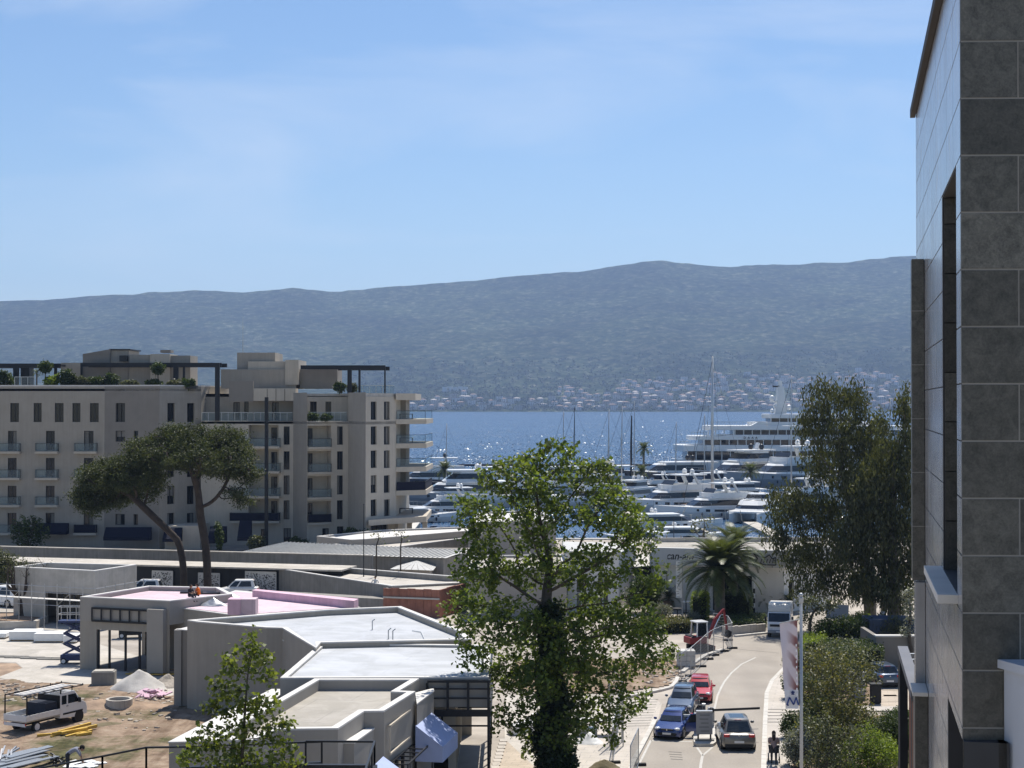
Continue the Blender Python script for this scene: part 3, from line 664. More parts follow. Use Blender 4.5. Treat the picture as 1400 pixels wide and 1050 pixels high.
# ---- pavilions of the building site
def gp(pix, z): return [(q.x, q.y) for q in (G(a, b, z) for a, b in pix)]
def pavilion(label, pix, z, mt='render_white', roof='roof_membrane', par=0.45, parw=0.32, base=0.0, opens=None, name='pavilion'):
    """flat-roofed pavilion: walls from outline (pixel outline at height z), parapet with coping, recessed roof. opens: {edge index: [(u0,u1,z0,z1)]}"""
    pl = gp(pix, z); n = len(pl)
    ar = sum(pl[i][0] * pl[(i + 1) % n][1] - pl[(i + 1) % n][0] * pl[i][1] for i in range(n))
    if ar < 0: pl = pl[::-1]
    c = Vector((sum(p[0] for p in pl) / n, sum(p[1] for p in pl) / n, base))
    t = thing(name, label, 'building', c)
    for i in range(n): # ccw: outside is on the right of a->b
        mb = MB(); a, b = pl[i], pl[(i + 1) % n]
        wall_open(mb, a, b, base, z - 0.05, (opens or {}).get(i, []), 0.3); mb.build('wall', mt, t)
    MB().ring([p for p in pl], inset(pl, parw), z - 0.05, z + 0.02).build('coping', 'coping', t)
    inn = inset(pl, parw)
    m2 = MB()
    for i in range(n):
        a, b = inn[i], inn[(i + 1) % n]; m2.quad((b[0], b[1], z - par), (a[0], a[1], z - par), (a[0], a[1], z - 0.05), (b[0], b[1], z - 0.05))
    m2.build('parapet', mt, t)
    MB().prism(inset(pl, parw - 0.02), z - par - 0.1, z - par).build('roof', roof, t)
    return t, pl
# nearest pavilion (beige roof, awnings)
P1 = [(300, 1002), (430, 928), (573, 928), (546, 944.5), (568, 945.5), (525, 972), (498, 972.5), (462, 996), (380, 997), (345, 1012), (315, 1012)]
pav1, pl1 = pavilion('small pavilion with beige screed roof and pale blue awnings', P1, 5.0, roof='roof_screed', par=0.5)
def sub_block(parent, pix, z, z0, mt, name='wall_block', cop=True):
    pl = gp(pix, z); MB().prism(pl, z0, z - 0.06).build(name, mt, parent)
    if cop: MB().prism(inset(pl, -0.03), z - 0.058, z).build('coping', 'coping', parent)
    return pl
sub_block(pav1, [(470, 1014.5), (503, 994), (515, 992.5), (484, 1014.5)], 4.3, 0, 'render_white')
sub_block(pav1, [(568.5, 947), (592, 941), (593, 944), (570, 962)], 4.55, 0, 'render_white')
sub_block(pav1, [(231, 1014), (300, 978), (372, 942), (392, 942), (330, 990), (316, 1012)], 3.9, 0, 'render_white')
def free_awning(parent, c0, c1, out, drop, val, mt='awning_blue'):
    """box awning on a wall line c0->c1 (Vectors at top height), projecting right/outward"""
    d = (c1 - c0); d.z = 0; d.normalize(); no = Vector((d.y, -d.x, 0))
    a, b = c0, c1; e, f_ = c1 + no * out - Vector((0, 0, drop)), c0 + no * out - Vector((0, 0, drop)); v_ = Vector((0, 0, val))
    mb = MB().add([a, b, e, f_, f_ - v_, e - v_, a - v_ - Vector((0, 0, drop)), b - v_ - Vector((0, 0, drop))], [(0, 3, 2, 1), (3, 4, 5, 2), (0, 6, 4, 3), (1, 2, 5, 7)])
    return mb.build('awning', mt, parent)
a0, a1 = G(568, 992, 3.6), G(590, 974, 3.6)
free_awning(pav1, Vector((a0.x, a0.y, 3.6)), Vector((a1.x, a1.y, 3.6)), 1.25, 0.9, 0.7)
a0, a1 = G(512, 1046, 3.5), G(524, 1034, 3.5)
free_awning(pav1, Vector((a0.x - .3, a0.y - 2, 3.5)), Vector((a1.x, a1.y, 3.5)), 1.3, 0.9, 0.6)
# shop front on its street side: recess panel, glazing bars
s0, s1 = G(531, 996, 4.2), G(566, 968, 4.2)
dd = Vector((s1.x - s0.x, s1.y - s0.y)).normalized(); no = Vector((dd.y, -dd.x))
fr = MB(); L_ = Vector((s1.x - s0.x, s1.y - s0.y)).length
for z_ in (3.1, 4.3): fr.bar((s0.x + no.x * .06, s0.y + no.y * .06, z_), (s1.x + no.x * .06, s1.y + no.y * .06, z_), 0.08)
for k in (0, 1): q_ = s0.lerp(s1, k); fr.bar((q_.x + no.x * .06, q_.y + no.y * .06, 3.14), (q_.x + no.x * .06, q_.y + no.y * .06, 4.26), 0.08)
fr.build('sign_frame', 'plaster_warm', pav1)
gl = MB(); gl.quad((s0.x + no.x * .05, s0.y + no.y * .05, 0), (s1.x + no.x * .05, s1.y + no.y * .05, 0), (s1.x + no.x * .05, s1.y + no.y * .05, 2.6), (s0.x + no.x * .05, s0.y + no.y * .05, 2.6)); gl.build('shop_window', 'window_glass', pav1)
fr = MB()
for k in range(5): q_ = s0.lerp(s1, k / 4); fr.bar((q_.x + no.x * .08, q_.y + no.y * .08, 0), (q_.x + no.x * .08, q_.y + no.y * .08, 2.65), 0.08)
for k in range(7):
    q_ = s0.lerp(s1, k / 6); fr.bar((q_.x + no.x * .08, q_.y + no.y * .08, 2.7), (q_.x + no.x * .85, q_.y + no.y * .85, 2.7), 0.05)
fr.bar((s0.x + no.x * .85, s0.y + no.y * .85, 2.7), (s1.x + no.x * .85, s1.y + no.y * .85, 2.7), 0.07); fr.bar((s0.x + no.x * .08, s0.y + no.y * .08, 2.7), (s1.x + no.x * .08, s1.y + no.y * .08, 2.7), 0.07)
for k in (0, 1): q_ = s0.lerp(s1, k); fr.bar((q_.x + no.x * .85, q_.y + no.y * .85, 0), (q_.x + no.x * .85, q_.y + no.y * .85, 2.7), 0.07)
fr.build('steel_canopy', 'black_steel', pav1)
# second pavilion (white membrane roof)
P2 = [(383, 927), (438, 880), (560, 880.5), (672, 882), (668, 926)]
pl2 = gp(P2, 5.0)
pav2, pl2 = pavilion('pavilion with wide white membrane roof and dark glazed shopfront', P2, 5.0, par=0.12, base=3.6, parw=0.3)
fl, fr_ = G(600, 948, 3.6), G(660, 948, 3.6)
b0 = MB()
f0, f1 = G(383, 927, 5.0), G(668, 926, 5.0); k0, k1 = G(438, 880, 5.0), G(672, 882, 5.0)
body = [(f0.x + .2, f0.y + .9), (f1.x - 1.6, f1.y + .9), (k1.x - 1.6, k1.y - .1), (k0.x + .1, k0.y - .1)]
bw = MB(); Lb = Vector((body[1][0] - body[0][0], 0)).length
wall_open(bw, body[0], body[1], 0, 3.6, [(Lb - 4.2, Lb - 0.35, 0.02, 2.55)], 0.4)
wall_open(bw, body[1], body[2], 0, 3.6, [(0.4 + 1.6 * i, 1.75 + 1.6 * i, 0.02, 3.0) for i in range(6)], 0.2)
wall_open(bw, body[2], body[3], 0, 3.6, [], 0.2); wall_open(bw, body[3], body[0], 0, 3.6, [], 0.2); bw.build('wall', 'plaster_warm', pav2)
for i in range(6): window(pav2, body[1], body[2], 0.4 + 1.6 * i, 1.75 + 1.6 * i, 0.02, 3.0, 0.2, 'dark_frame', 'window_glass', mull=2)
MB().prism(inset(body, 0.45), 0.004, 0.02).build('floor', 'concrete', pav2)
MB().bb(body[1][0] - 4.4, body[1][0] - .4, body[1][1] + 4.5, body[1][1] + 4.6, 0.03, 3.4).build('back_wall', 'dark_frame', pav2)
st = MB(); yf = f1.y - 0.25; zl = [4.85, 4.5, 4.05, 3.35, 2.75]
for z_, w_ in zip(zl, (.12, .07, .07, .32, .07)): st.bar((f1.x - 2.9, yf, z_), (f1.x + .1, yf, z_), 0.1, w_)
for x in np.linspace(f1.x - 2.9, f1.x, 4): st.bar((x, yf, 3.5), (x, yf, 4.8), 0.12)
st.bar((f1.x, yf, 0), (f1.x, yf, 3.2), 0.12); st.bar((f1.x - 2.2, yf, 2.75), (f1.x - 2.2, yf, 3.2), 0.1)
for z_ in (4.85, 3.35, 2.75): st.bar((f1.x + .05, yf, z_), (k1.x + .05, k1.y, z_), 0.1)
for k in np.linspace(0, 1, 8): q_ = Vector((f1.x, yf, 0)).lerp(Vector((k1.x, k1.y, 0)), k); st.bar((q_.x, q_.y, 0.01), (q_.x, q_.y, 3.3), 0.08); st.bar((q_.x, q_.y, 3.35), (q_.x - 1.5, q_.y, 3.35), 0.07)
st.build('steel_canopy', 'black_steel', pav2)
# third pavilion (largest white roof) with its lower plain wall towards the yard
P3 = [(256, 848), (300, 844.5), (448, 833), (548, 829), (630, 861), (645, 874), (438.5, 878.5), (432, 886), (386, 858.5), (364, 858), (269, 850)]
pav3, pl3 = pavilion('largest white-roofed pavilion with angled parapets and blank grey walls', P3, 5.2, 'plaster', par=0.35)
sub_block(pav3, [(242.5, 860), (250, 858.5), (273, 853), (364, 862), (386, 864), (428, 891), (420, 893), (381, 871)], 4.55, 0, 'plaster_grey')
MB().bb(G(242, 860, 4.55).x - .12, G(249, 860, 4.55).x, G(242, 860, 4.55).y - .25, G(242, 860, 4.55).y + .5, 0, 4.52).build('pilaster', 'render_white', pav3)
for (a, b) in ((531, 866), (537, 867), (509, 853)): # little vent pipes standing on the roof
    q_ = G(a, b + 8, 4.85); MB().tube([q_, q_ + Vector((0, 0, .5)), q_ + Vector((.15, 0, .62))], 0.035, 6).build('vent_pipe', 'galv', pav3)
q_ = G(580, 874, 4.9); MB().tube([q_, q_ + Vector((-.2, .3, .35)), q_ + Vector((-.7, .5, .4))], 0.05, 6).build('vent_pipe', 'white_paint', pav3)
# pink-roofed pavilion
P4 = [(109.5, 816), (203, 801), (300, 803), (318, 812), (232, 821.5)]
pav4, pl4 = pavilion('pavilion with pink insulation-covered roof and steel truss over its opening', P4, 4.9, roof='roof_pink', par=0.3, base=3.3)
e0, e1 = G(109.5, 816, 4.9), G(232, 821.5, 4.9); e2 = G(203, 801, 4.9)
A_, B_ = Vector((e0.x, e0.y)), Vector((e1.x, e1.y)); L4 = (B_ - A_).length
u0, u1 = onwall(133, A_, B_) * L4, onwall(204, A_, B_) * L4
ww = MB(); wall_open(ww, A_, B_, 0, 3.3, [(u0, u1, 0.02, 2.75)], 0.35); ww.build('wall', 'plaster', pav4)
D_, C_ = Vector((e2.x, e2.y)), Vector((G(318, 812, 4.9).x, G(318, 812, 4.9).y))
Lda = (D_ - A_).length; ww = MB(); wall_open(ww, D_, A_, 0, 3.3, [(Lda * .1, Lda * .8, .02, 2.75)], .3); Lr = (D_ - C_).length
wall_open(ww, C_, D_, 0, 3.3, [(Lr - 10, Lr - 5.2, 0.02, 2.75)], .3); ww.build('wall', 'plaster', pav4)
MB().prism([tuple(A_), tuple(B_), tuple(C_), tuple(D_)], 0.004, 0.03).build('floor', 'concrete', pav4)
cols = MB(); dA = (B_ - A_) / L4
for k in (0.03, 0.24, 0.55, 0.82, 0.97): p_ = A_ + dA * (u0 + (u1 - u0) * k); cols.bar((p_.x, p_.y + .2, 0.03), (p_.x, p_.y + .2, 2.75), 0.14)
cols.build('steel_post', 'black_steel', pav4)
tr = MB(); ua, ub = onwall(128, A_, B_) * L4, onwall(205, A_, B_) * L4; no = Vector((dA.y, -dA.x)) * 0.12
def tp(u, z): p_ = A_ + dA * u + no; return (p_.x, p_.y, z)
for z_ in (3.35, 4.2): tr.bar(tp(ua, z_), tp(ub, z_), 0.12)
for k in np.linspace(0, 1, 7): tr.bar(tp(ua + (ub - ua) * k, 3.35), tp(ua + (ub - ua) * k, 4.2), 0.09)
tr.build('steel_truss', 'black_steel', pav4)
uc, ud = onwall(207, A_, B_) * L4, onwall(229, A_, B_) * L4; p_, q_ = A_ + dA * uc, A_ + dA * ud; no = Vector((dA.y, -dA.x)) * 0.5
MB().prism([tuple(p_ + no * .05), tuple(q_ + no * .05), tuple(q_ + no), tuple(p_ + no)], 0, 4.35).build('pilaster', 'render_white', pav4)
sub_block(pav4, [(232.5, 829), (330, 842), (492, 830), (420, 815), (322, 807), (300, 815)], 4.3, 0, 'plaster')
rp = gp([(236, 829), (330, 840.5), (484, 830), (420, 816), (322, 809)], 4.31); MB().prism(rp, 4.303, 4.33).build('roof', 'roof_pink', pav4)
pk = gp([(345, 817), (350, 815), (490, 829), (484, 832)], 4.34); MB().prism(pk, 4.334, 4.85).build('pink_upstand', 'roof_pink_side', pav4)
# concrete shell at the back left
P5 = [(18.6, 775), (130, 780.5), (187, 772), (63, 769)]
pl5 = gp(P5, 4.5)
L5 = (Vector(pl5[1]) - Vector(pl5[0])).length
o5 = [(onwall(63, pl5[0], pl5[1]) * L5, onwall(126, pl5[0], pl5[1]) * L5, 0.02, 2.6)]
pav5, _ = pavilion('bare concrete pavilion shell behind pipe scaffolding', P5, 4.5, 'concrete_pale', 'concrete', par=0.6, opens={0: o5})
MB().prism(inset(pl5, .35), 0.004, 0.03).build('floor', 'concrete', pav5)
for k in (0.0, 0.36, 0.62, 0.98):
    u_ = o5[0][0] + (o5[0][1] - o5[0][0]) * k; p_ = Vector(pl5[0]).lerp(Vector(pl5[1]), u_ / L5); MB().bar((p_.x, p_.y + .15, 0.03), (p_.x, p_.y + .15, 2.6), 0.12).build('steel_post', 'black_steel', pav5)
# long dark shopfront with flat pale canopy and concrete parapet
t = thing('dark_hoarding', 'long black hoarding wall with a pale flat canopy along its top', 'hoarding', (-35, 160, 0))
hA, hB = G(-80, 798, 0), G(470, 815, 0)
hd = Vector((hB.x - hA.x, hB.y - hA.y)).normalized(); hn = Vector((-hd.y, hd.x))
npan = 26
for k in range(npan):
    a, b = Vector((hA.x, hA.y)).lerp(Vector((hB.x, hB.y)), k / npan), Vector((hA.x, hA.y)).lerp(Vector((hB.x, hB.y)), (k + 0.985) / npan)
    MB().prism([tuple(a), tuple(b), tuple(b + hn * .12), tuple(a + hn * .12)], 0, 2.33).build('panel', 'black_steel', t)
a, b = Vector((hA.x, hA.y)), Vector((hB.x, hB.y))
MB().prism([tuple(a - hn * .7), tuple(b - hn * .7), tuple(b + hn * 3.6), tuple(a + hn * 3.6)], 2.35, 2.5).build('canopy', 'concrete_pale', t)
t2 = thing('parapet_wall', 'weathered concrete parapet wall behind the black hoarding', 'wall', (-35, 168, 0))
MB().prism([tuple(a + hn * 8), tuple(b + hn * 8), tuple(b + hn * 8.4), tuple(a + hn * 8.4)], 0, 3.0).build('wall', 'concrete', t2)
MB().prism([tuple(a + hn * 7.95), tuple(b + hn * 7.95), tuple(b + hn * 8.45), tuple(a + hn * 8.45)], 3.003, 3.1).build('coping', 'concrete_pale', t2)
# perforated white panels leaning on the hoarding: thin plates with many holes cut as geometry
def screen(px0, px1, py0, py1, label):
    k0, k1 = onwall(px0, a, b), onwall(px1, a, b); p0, p1 = a.lerp(b, k0) - hn * .2, a.lerp(b, k1) - hn * .2
    L = (p1 - p0).length; Hh = (py1 - py0) * p0.y / F; rr = random.Random(px0); nx_, nz_ = max(6, int(L / .1)), int(Hh / .1)
    s_ = thing('screen_panel', label, 'panel', (p0.x, p0.y, 0), group='perforated screens on the black hoarding')
    d_ = (p1 - p0).normalized(); nb = -hn * .012
    MB().quad((p0.x, p0.y, .25), (p1.x, p1.y, .25), (p1.x, p1.y, .25 + Hh), (p0.x, p0.y, .25 + Hh)).build('sheet', 'coping', s_)
    mb = MB() # pierced leaf-shaped slots, scattered at every angle
    for k in range(int(L * Hh * 42)):
        u, z, an, q = rr.uniform(.12, L - .12), rr.uniform(.37, .13 + Hh), rr.uniform(0, math.pi), rr.uniform(.06, .12); c = p0 + d_ * u + nb
        mb.add([(c.x + d_.x * (cu * math.cos(an) - cw * math.sin(an)), c.y + d_.y * (cu * math.cos(an) - cw * math.sin(an)), z + cu * math.sin(an) + cw * math.cos(an)) for cu, cw in ((-q, 0), (0, -q * .38), (q, 0), (0, q * .38))], [(0, 1, 2, 3)])
    o = mb.build('slot_pattern', 'dark_frame', s_); o['kind'] = 'stuff'
    f_ = MB();
    for z_ in (0.22, 0.28 + Hh): f_.bar((p0.x, p0.y, z_), (p1.x, p1.y, z_), .06)
    for q_ in (p0, p1): f_.bar((q_.x, q_.y, 0), (q_.x, q_.y, .28 + Hh), .06)
    f_.build('frame', 'coping', s_)
screen(210, 238, 777, 800, 'white perforated screen on the black hoarding, beside the forked pine'); screen(273, 302, 779, 801, 'white perforated screen standing half behind the straight pine trunk'); screen(337, 379, 783, 809, 'wide white perforated screen next to the worker in a yellow vest')
# concrete pavilion under construction with red formwork
P6 = [(378, 777), (436, 773), (640, 789), (642, 796), (535, 801)]
pav6, pl6 = pavilion('concrete pavilion under construction with pale roof and stepped walls', P6, 2.4, 'concrete', 'concrete_pale', par=0.5)
sub_block(pav6, [(376, 786), (534, 809), (600, 812), (650, 806), (640, 801), (533, 803), (380, 779)], 1.75, 0, 'concrete', cop=False)
q0, q1, q2 = G(524, 842, 0), G(601, 845, 0), G(655, 829, 0)
fw = thing('formwork_wall', 'rusty red formwork panels around the concrete pavilion', 'wall', ((q0.x + q1.x) / 2, q1.y, 0))
for (s_, e_) in ((q0, q1), (q1, q2)):
    m_ = 7 if s_ is q0 else 5
    for k in range(m_):
        p_, r_ = s_.lerp(e_, k / m_), s_.lerp(e_, (k + .97) / m_); d_ = Vector((-(r_ - p_).y, (r_ - p_).x)).normalized() * .12
        MB().prism([(p_.x, p_.y), (r_.x, r_.y), (r_.x + d_.x, r_.y + d_.y), (p_.x + d_.x, p_.y + d_.y)], 0, 2.35 + .04 * (k % 2)).build('panel', 'formwork_red', fw)
MB().bar((q0.x, q0.y - .1, 1.6), (q1.x, q1.y - .1, 1.6), .1, .14).build('waler', 'galv', fw); MB().prism([(q0.x + .1, q0.y + .14), (q1.x - .1, q1.y + .14), (q2.x - .1, q2.y - .1), (q0.x + .3, q2.y - .1)], 0, 2.2).build('concrete_core', 'concrete_pale', fw)
tag(MB().prism(gp([(345, 806), (526, 816), (526, 819), (345, 810)], 1.35), 0, 1.35).build('blockwork_wall', 'concrete'), 'low dark blockwork wall between the pink roof and the concrete pavilion', 'wall')
# seam-metal roofed hall
mh = thing('market_hall', 'long low hall with pale standing seam metal roof', 'building', (-20, 175, 0))
ra_ = gp([(330, 758), (395, 742), (622, 751), (612, 764)], 5.0)
zlow = 4.75; zhi = 5.6
la, lb, hb, ha = [Vector((*G(*c, z_)[:2], z_)) for c, z_ in (((332, 755), 2.75), ((610, 763), 2.75), ((640, 752.5), 3.1), ((393, 741.5), 3.1))]
nsm = 44
for k in range(nsm):
    p0_, p1_ = la.lerp(lb, k / nsm), la.lerp(lb, (k + 1) / nsm); r0_, r1_ = ha.lerp(hb, k / nsm), ha.lerp(hb, (k + 1) / nsm)
    mb = MB(); g_ = (p1_ - p0_) * .06; up = Vector((0, 0, .1))
    mb.quad(p0_ + g_, p1_, r1_, r0_ + g_); mb.loft([[p0_, p0_ + g_, p0_ + g_ + up, p0_ + up], [r0_, r0_ + g_, r0_ + g_ + up, r0_ + up]])
    mb.build('roof_panel', 'metal_roof', mh)
wq = [(la.x + .5, la.y + .6), (lb.x - .3, lb.y + .6), (hb.x - .5, hb.y - .4), (ha.x + .5, ha.y - .4)]
mb = MB();
for i in range(4): p_, r_ = wq[i], wq[(i + 1) % 4]; mb.quad((p_[0], p_[1], 0), (r_[0], r_[1], 0), (r_[0], r_[1], 2.65 if i == 0 else 2.7), (p_[0], p_[1], 2.65))
mb.build('wall', 'concrete', mh)
# low pyramid roof and grey clad shed right of it
ky = thing('kiosk', 'small kiosk with low pale pyramid roof beside grey shed', 'kiosk', G(570, 815, 0))
kc = [G(533, 778, 1.9), G(592, 780, 1.9), G(600, 770, 1.9), G(552, 769, 1.9)]
ap = (kc[0] + kc[1] + kc[2] + kc[3]) / 4 + Vector((0, 0, .55))
for i in range(4):
    c0, c1 = kc[i], kc[(i + 1) % 4]
    for k in range(6):
        s0_, s1_ = c0.lerp(c1, k / 6), c0.lerp(c1, (k + .93) / 6); MB().add([s0_, s1_, ap], [(0, 1, 2)]).build('roof_panel', 'metal_roof', ky)
kk = [(c.x * .995, c.y + .2) for c in kc]; MB().prism(inset([(c.x, c.y) for c in kc], .4), 0, 1.85).build('wall', 'plaster', ky)
sh = thing('clad_shed', 'grey metal clad shed next to the pyramid-roofed kiosk', 'shed', G(605, 812, 0))
s0_, s1_ = G(580, 757, 2.6), G(640, 760, 2.6)
for k in range(5):
    x0, x1 = s0_.x + (s1_.x - s0_.x) * k / 5, s0_.x + (s1_.x - s0_.x) * (k + .975) / 5; MB().bb(x0, x1, s0_.y, s0_.y + .15, 0, 2.6).build('panel', 'galv', sh)
MB().bb(s0_.x, s1_.x, s0_.y + .16, s0_.y + 7, 0, 2.58).build('body', 'plaster_grey', sh); MB().bb(G(605, 767, 2).x, G(618, 767, 2).x, s0_.y - .06, s0_.y - .01, .5, 2.0).build('door', 'galv', sh)
# flat roofs further towards the quay
pavilion('low white flat roof between the metal hall and the apartments', [(433, 733), (520, 724.5), (640, 720), (660, 724), (500, 737), (480, 738)], 2.6, roof='coping', par=0.2)
pavilion('low concrete building with pinkish panels near the quay', [(455, 744), (505, 739), (640, 728), (655, 733), (540, 748)], 2.0, 'concrete', 'concrete_pale', par=0.2)
# ---- shop building with signs at the bend of the road
mat('shop_white', (0.72, 0.70, 0.66), .8, var=.05, scale=.8, coords='World', streak=.06)
mat('shop_grey', (0.50, 0.50, 0.49), 0.6, var=0.05, scale=1.0, coords='World', streak=0.06)
shp = thing('showroom', 'white showroom building with grey sign fascia by the quay', 'building', G(1000, 836, 0))
v0, v1, v2, v3 = G(897, 832, 0), G(1072, 838, 0), G(1105, 832, 0), G(1135, 828, 0)
zf = 5.6
for (p_, r_, op) in ((v0, v1, [(0.9, 2.1, 0.02, 3.0)]), (v1, v2, [(0.75, 1.55, .9, 2.6)]), (v2, v3, [])):
    mb = MB(); L = (r_ - p_).length
    if p_ is v0: op = [(5.0, 8.4, 0.02, 3.1), (0.9, 1.0, 0.02, 3.4)]
    wall_open(mb, p_, r_, 0, 4.0, op, .25); mb.build('wall', 'shop_white', shp)
    for o_ in op:
        if o_[1] - o_[0] > .3: window(shp, p_, r_, *o_, .25, 'dark_frame', 'window_glass', mull=2)
back = [(v3.x + 2, 153), (v0.x, 152)]
mb = MB(); mb.quad((v3.x, v3.y, 0), (*back[0], 0), (*back[0], 4), (v3.x, v3.y, 4)); mb.quad((*back[0], 0), (*back[1], 0), (*back[1], 4), (*back[0], 4)); mb.quad((*back[1], 0), (v0.x, v0.y, 0), (v0.x, v0.y, 4), (*back[1], 4)); mb.build('wall', 'shop_white', shp)
def fascia(p_, r_, z0, z1, out):
    d_ = (r_ - p_).normalized(); no = Vector((d_.y, -d_.x, 0)) * out
    P_ = [p_ - d_ * (.0), r_, r_ + no, p_ + no]; MB().prism([(q.x, q.y) for q in P_], z0, z1).build('fascia', 'shop_grey', shp)
fascia(v0 - Vector((.3, 0, 0)), v1, 3.9, 5.4, .55); fascia(v1 + Vector((.02, 0, 0)), v2, 3.9, 5.4, .5); fascia(v2 + Vector((.02, 0, 0)), v3, 3.9, 5.3, .45)
MB().prism([(v0.x, v0.y + .05), (v1.x, v1.y + .05), (v3.x, v3.y + .05), back[0], back[1]], 4.7, 4.95).build('roof', 'roof_screed', shp)
pl_ = inset([(v0.x, v0.y + .05), (v1.x, v1.y + .05), (v3.x, v3.y + .05), back[0], back[1]], .05)
MB().ring(pl_, inset(pl_, .25), 4.953, 5.35).build('parapet', 'concrete_pale', shp)
def text(s, parent, loc, size, rz, mt, name, rx=90, shear=0.0, extr=0.03, sx=1.0, align='LEFT'):
    """flat lettering turned into a thin mesh"""
    cu = bpy.data.curves.new(name, 'FONT'); cu.body = s; cu.size = size; cu.extrude = extr; cu.shear = shear; cu.align_x = align; cu.resolution_u = 3; cu.offset = .014
    to = bpy.data.objects.new(name + '_src', cu); COL.objects.link(to)
    dg = bpy.context.evaluated_depsgraph_get(); me = bpy.data.meshes.new_from_object(to.evaluated_get(dg)); bpy.data.objects.remove(to)
    me.materials.clear(); me.materials.append(MATS[mt])
    o = bpy.data.objects.new(name, me); COL.objects.link(o); o.parent = parent
    off = ORG.get(parent.name, Vector((0, 0, 0))) if parent else Vector((0, 0, 0))
    o.location = Vector(loc) - off; o.rotation_euler = (R(rx), 0, rz); o.scale = (sx, 1, 1)
    return o
d01 = (v1 - v0).normalized(); az = math.atan2(d01.y, d01.x); no = Vector((d01.y, -d01.x, 0))
pA = v0.lerp(v1, onwall(912, v0, v1)) + no * .6; text('can-am', shp, (pA.x, pA.y, 4.42), .92, az, 'black_steel', 'lettering', shear=0.25, sx=0.9, extr=.02)
pB = v0.lerp(v1, onwall(1031, v0, v1)) + no * .6
em = MB() # outlined emblem: arrow-ended box with inner strokes
def ev(u, z): q_ = pB + d01 * u; return (q_.x, q_.y, 4.05 + z)
pts = [(0, 1.05), (.35, .62), (0, .12), (.5, .25), (.9, .1), (1.9, .1), (1.9, .75), (1.6, .62), (1.35, .98), (1.0, .7), (.55, .78)]
for i in range(len(pts)): em.bar(ev(*pts[i]), ev(*pts[(i + 1) % len(pts)]), .07, .07)
for u in (.6, .85, 1.1, 1.35, 1.6): em.bar(ev(u, .25), ev(u + .12, .6), .06, .06)
em.build('emblem', 'black_steel', shp)
d12 = (v2 - v1).normalized(); n12 = Vector((d12.y, -d12.x, 0)); pC = v1.lerp(v2, .42) + n12 * .55
text('ski-doo', shp, (pC.x, pC.y, 4.4), .62, math.atan2(d12.y, d12.x), 'black_steel', 'lettering', shear=.25, extr=.02)
# striped kiosk roof west of the showroom (dark interior under a ribbed canopy)
cn = thing('canopy_stall', 'stall with ribbed pale canopy over a dark open front', 'stall', G(880, 832, 0))
c0, c1, c2, c3 = G(868, 775, 3.4), G(905, 772, 3.4), G(898, 757, 4.3), G(856, 757, 4.3)
for k in range(12):
    a_, b_, e_, f_ = c0.lerp(c1, k / 12), c0.lerp(c1, (k + .9) / 12), c3.lerp(c2, (k + .9) / 12), c3.lerp(c2, k / 12); MB().add([a_, b_, e_, f_, a_ - Vector((0, 0, .08)), b_ - Vector((0, 0, .08))], [(0, 1, 2, 3), (4, 5, 1, 0)]).build('roof_panel', 'metal_roof', cn)
for c in (c0, c1): MB().bar((c.x, c.y + .3, 0), (c.x, c.y + .3, 3.2), .12).build('post', 'white_paint', cn)
MB().bb(c0.x, c1.x, c2.y - .5, c2.y, 0, 3.5).build('back_wall', 'black_steel', cn)
# white house seen through the plane tree
wh = thing('white_house', 'white building with tall windows glimpsed through the big plane tree', 'building', G(830, 832, 0))
w0, w1, w2 = G(776, 836, 0), G(846, 838, 0), G(868, 822, 0)
L = (w1 - w0).length
mb = MB(); o_ = [(.7, 1.7, .05, 3.2), (L - 1.9, L - .9, .05, 3.2)]; wall_open(mb, w0, w1, 0, 5.0, o_, .2); mb.build('wall', 'shop_white', wh)
for q_ in o_: window(wh, w0, w1, *q_, .2, 'white_paint', 'window_glass', mull=1, rail=1)
mb = MB(); wall_open(mb, w1, w2, 0, 5.0, [], .2); mb.quad((w2.x, w2.y, 0), (w0.x, w2.y + 2, 0), (w0.x, w2.y + 2, 5), (w2.x, w2.y, 5)); mb.quad((w0.x, w2.y + 2, 0), (w0.x, w0.y, 0), (w0.x, w0.y, 5), (w0.x, w2.y + 2, 5)); mb.build('wall', 'shop_white', wh)
MB().prism([(w0.x - .2, w0.y - .2), (w1.x + .2, w1.y - .2), (w2.x + .3, w2.y + .2), (w0.x - .2, w2.y + 2.2)], 5.003, 5.25).build('roof', 'metal_roof', wh)
pavilion('white flat-roofed quay building behind the plane tree', [(655, 700), (740, 698), (760, 712), (640, 714)], 5.0, roof='coping', par=.2)
pavilion('long pale quay kiosk behind the plane tree, next to the white house', [(640, 760), (770, 758), (775, 775), (640, 778)], 4.2, roof='roof_screed', par=.2)
# ---- stone-clad tower on the right: every slab is a piece
m, n, l, p = nt('stone_slab'); MATS['stone_slab'] = m
tcn = n.new('ShaderNodeNewGeometry'); oi = n.new('ShaderNodeObjectInfo')
na = n.new('ShaderNodeTexNoise'); na.inputs['Scale'].default_value = 7.5; na.inputs['Detail'].default_value = 11; na.inputs['Roughness'].default_value = 0.68; na.inputs['Distortion'].default_value = 0.6
ad = n.new('ShaderNodeVectorMath'); ad.operation = 'ADD'; sc_ = n.new('ShaderNodeVectorMath'); sc_.operation = 'SCALE'; sc_.inputs['Scale'].default_value = 37.0
cx = n.new('ShaderNodeCombineXYZ'); l.new(oi.outputs['Random'], cx.inputs[0]); l.new(oi.outputs['Random'], cx.inputs[2]); l.new(cx.outputs[0], sc_.inputs[0]); l.new(sc_.outputs[0], ad.inputs[0]); l.new(tcn.outputs['Position'], ad.inputs[1]); l.new(ad.outputs[0], na.inputs['Vector'])
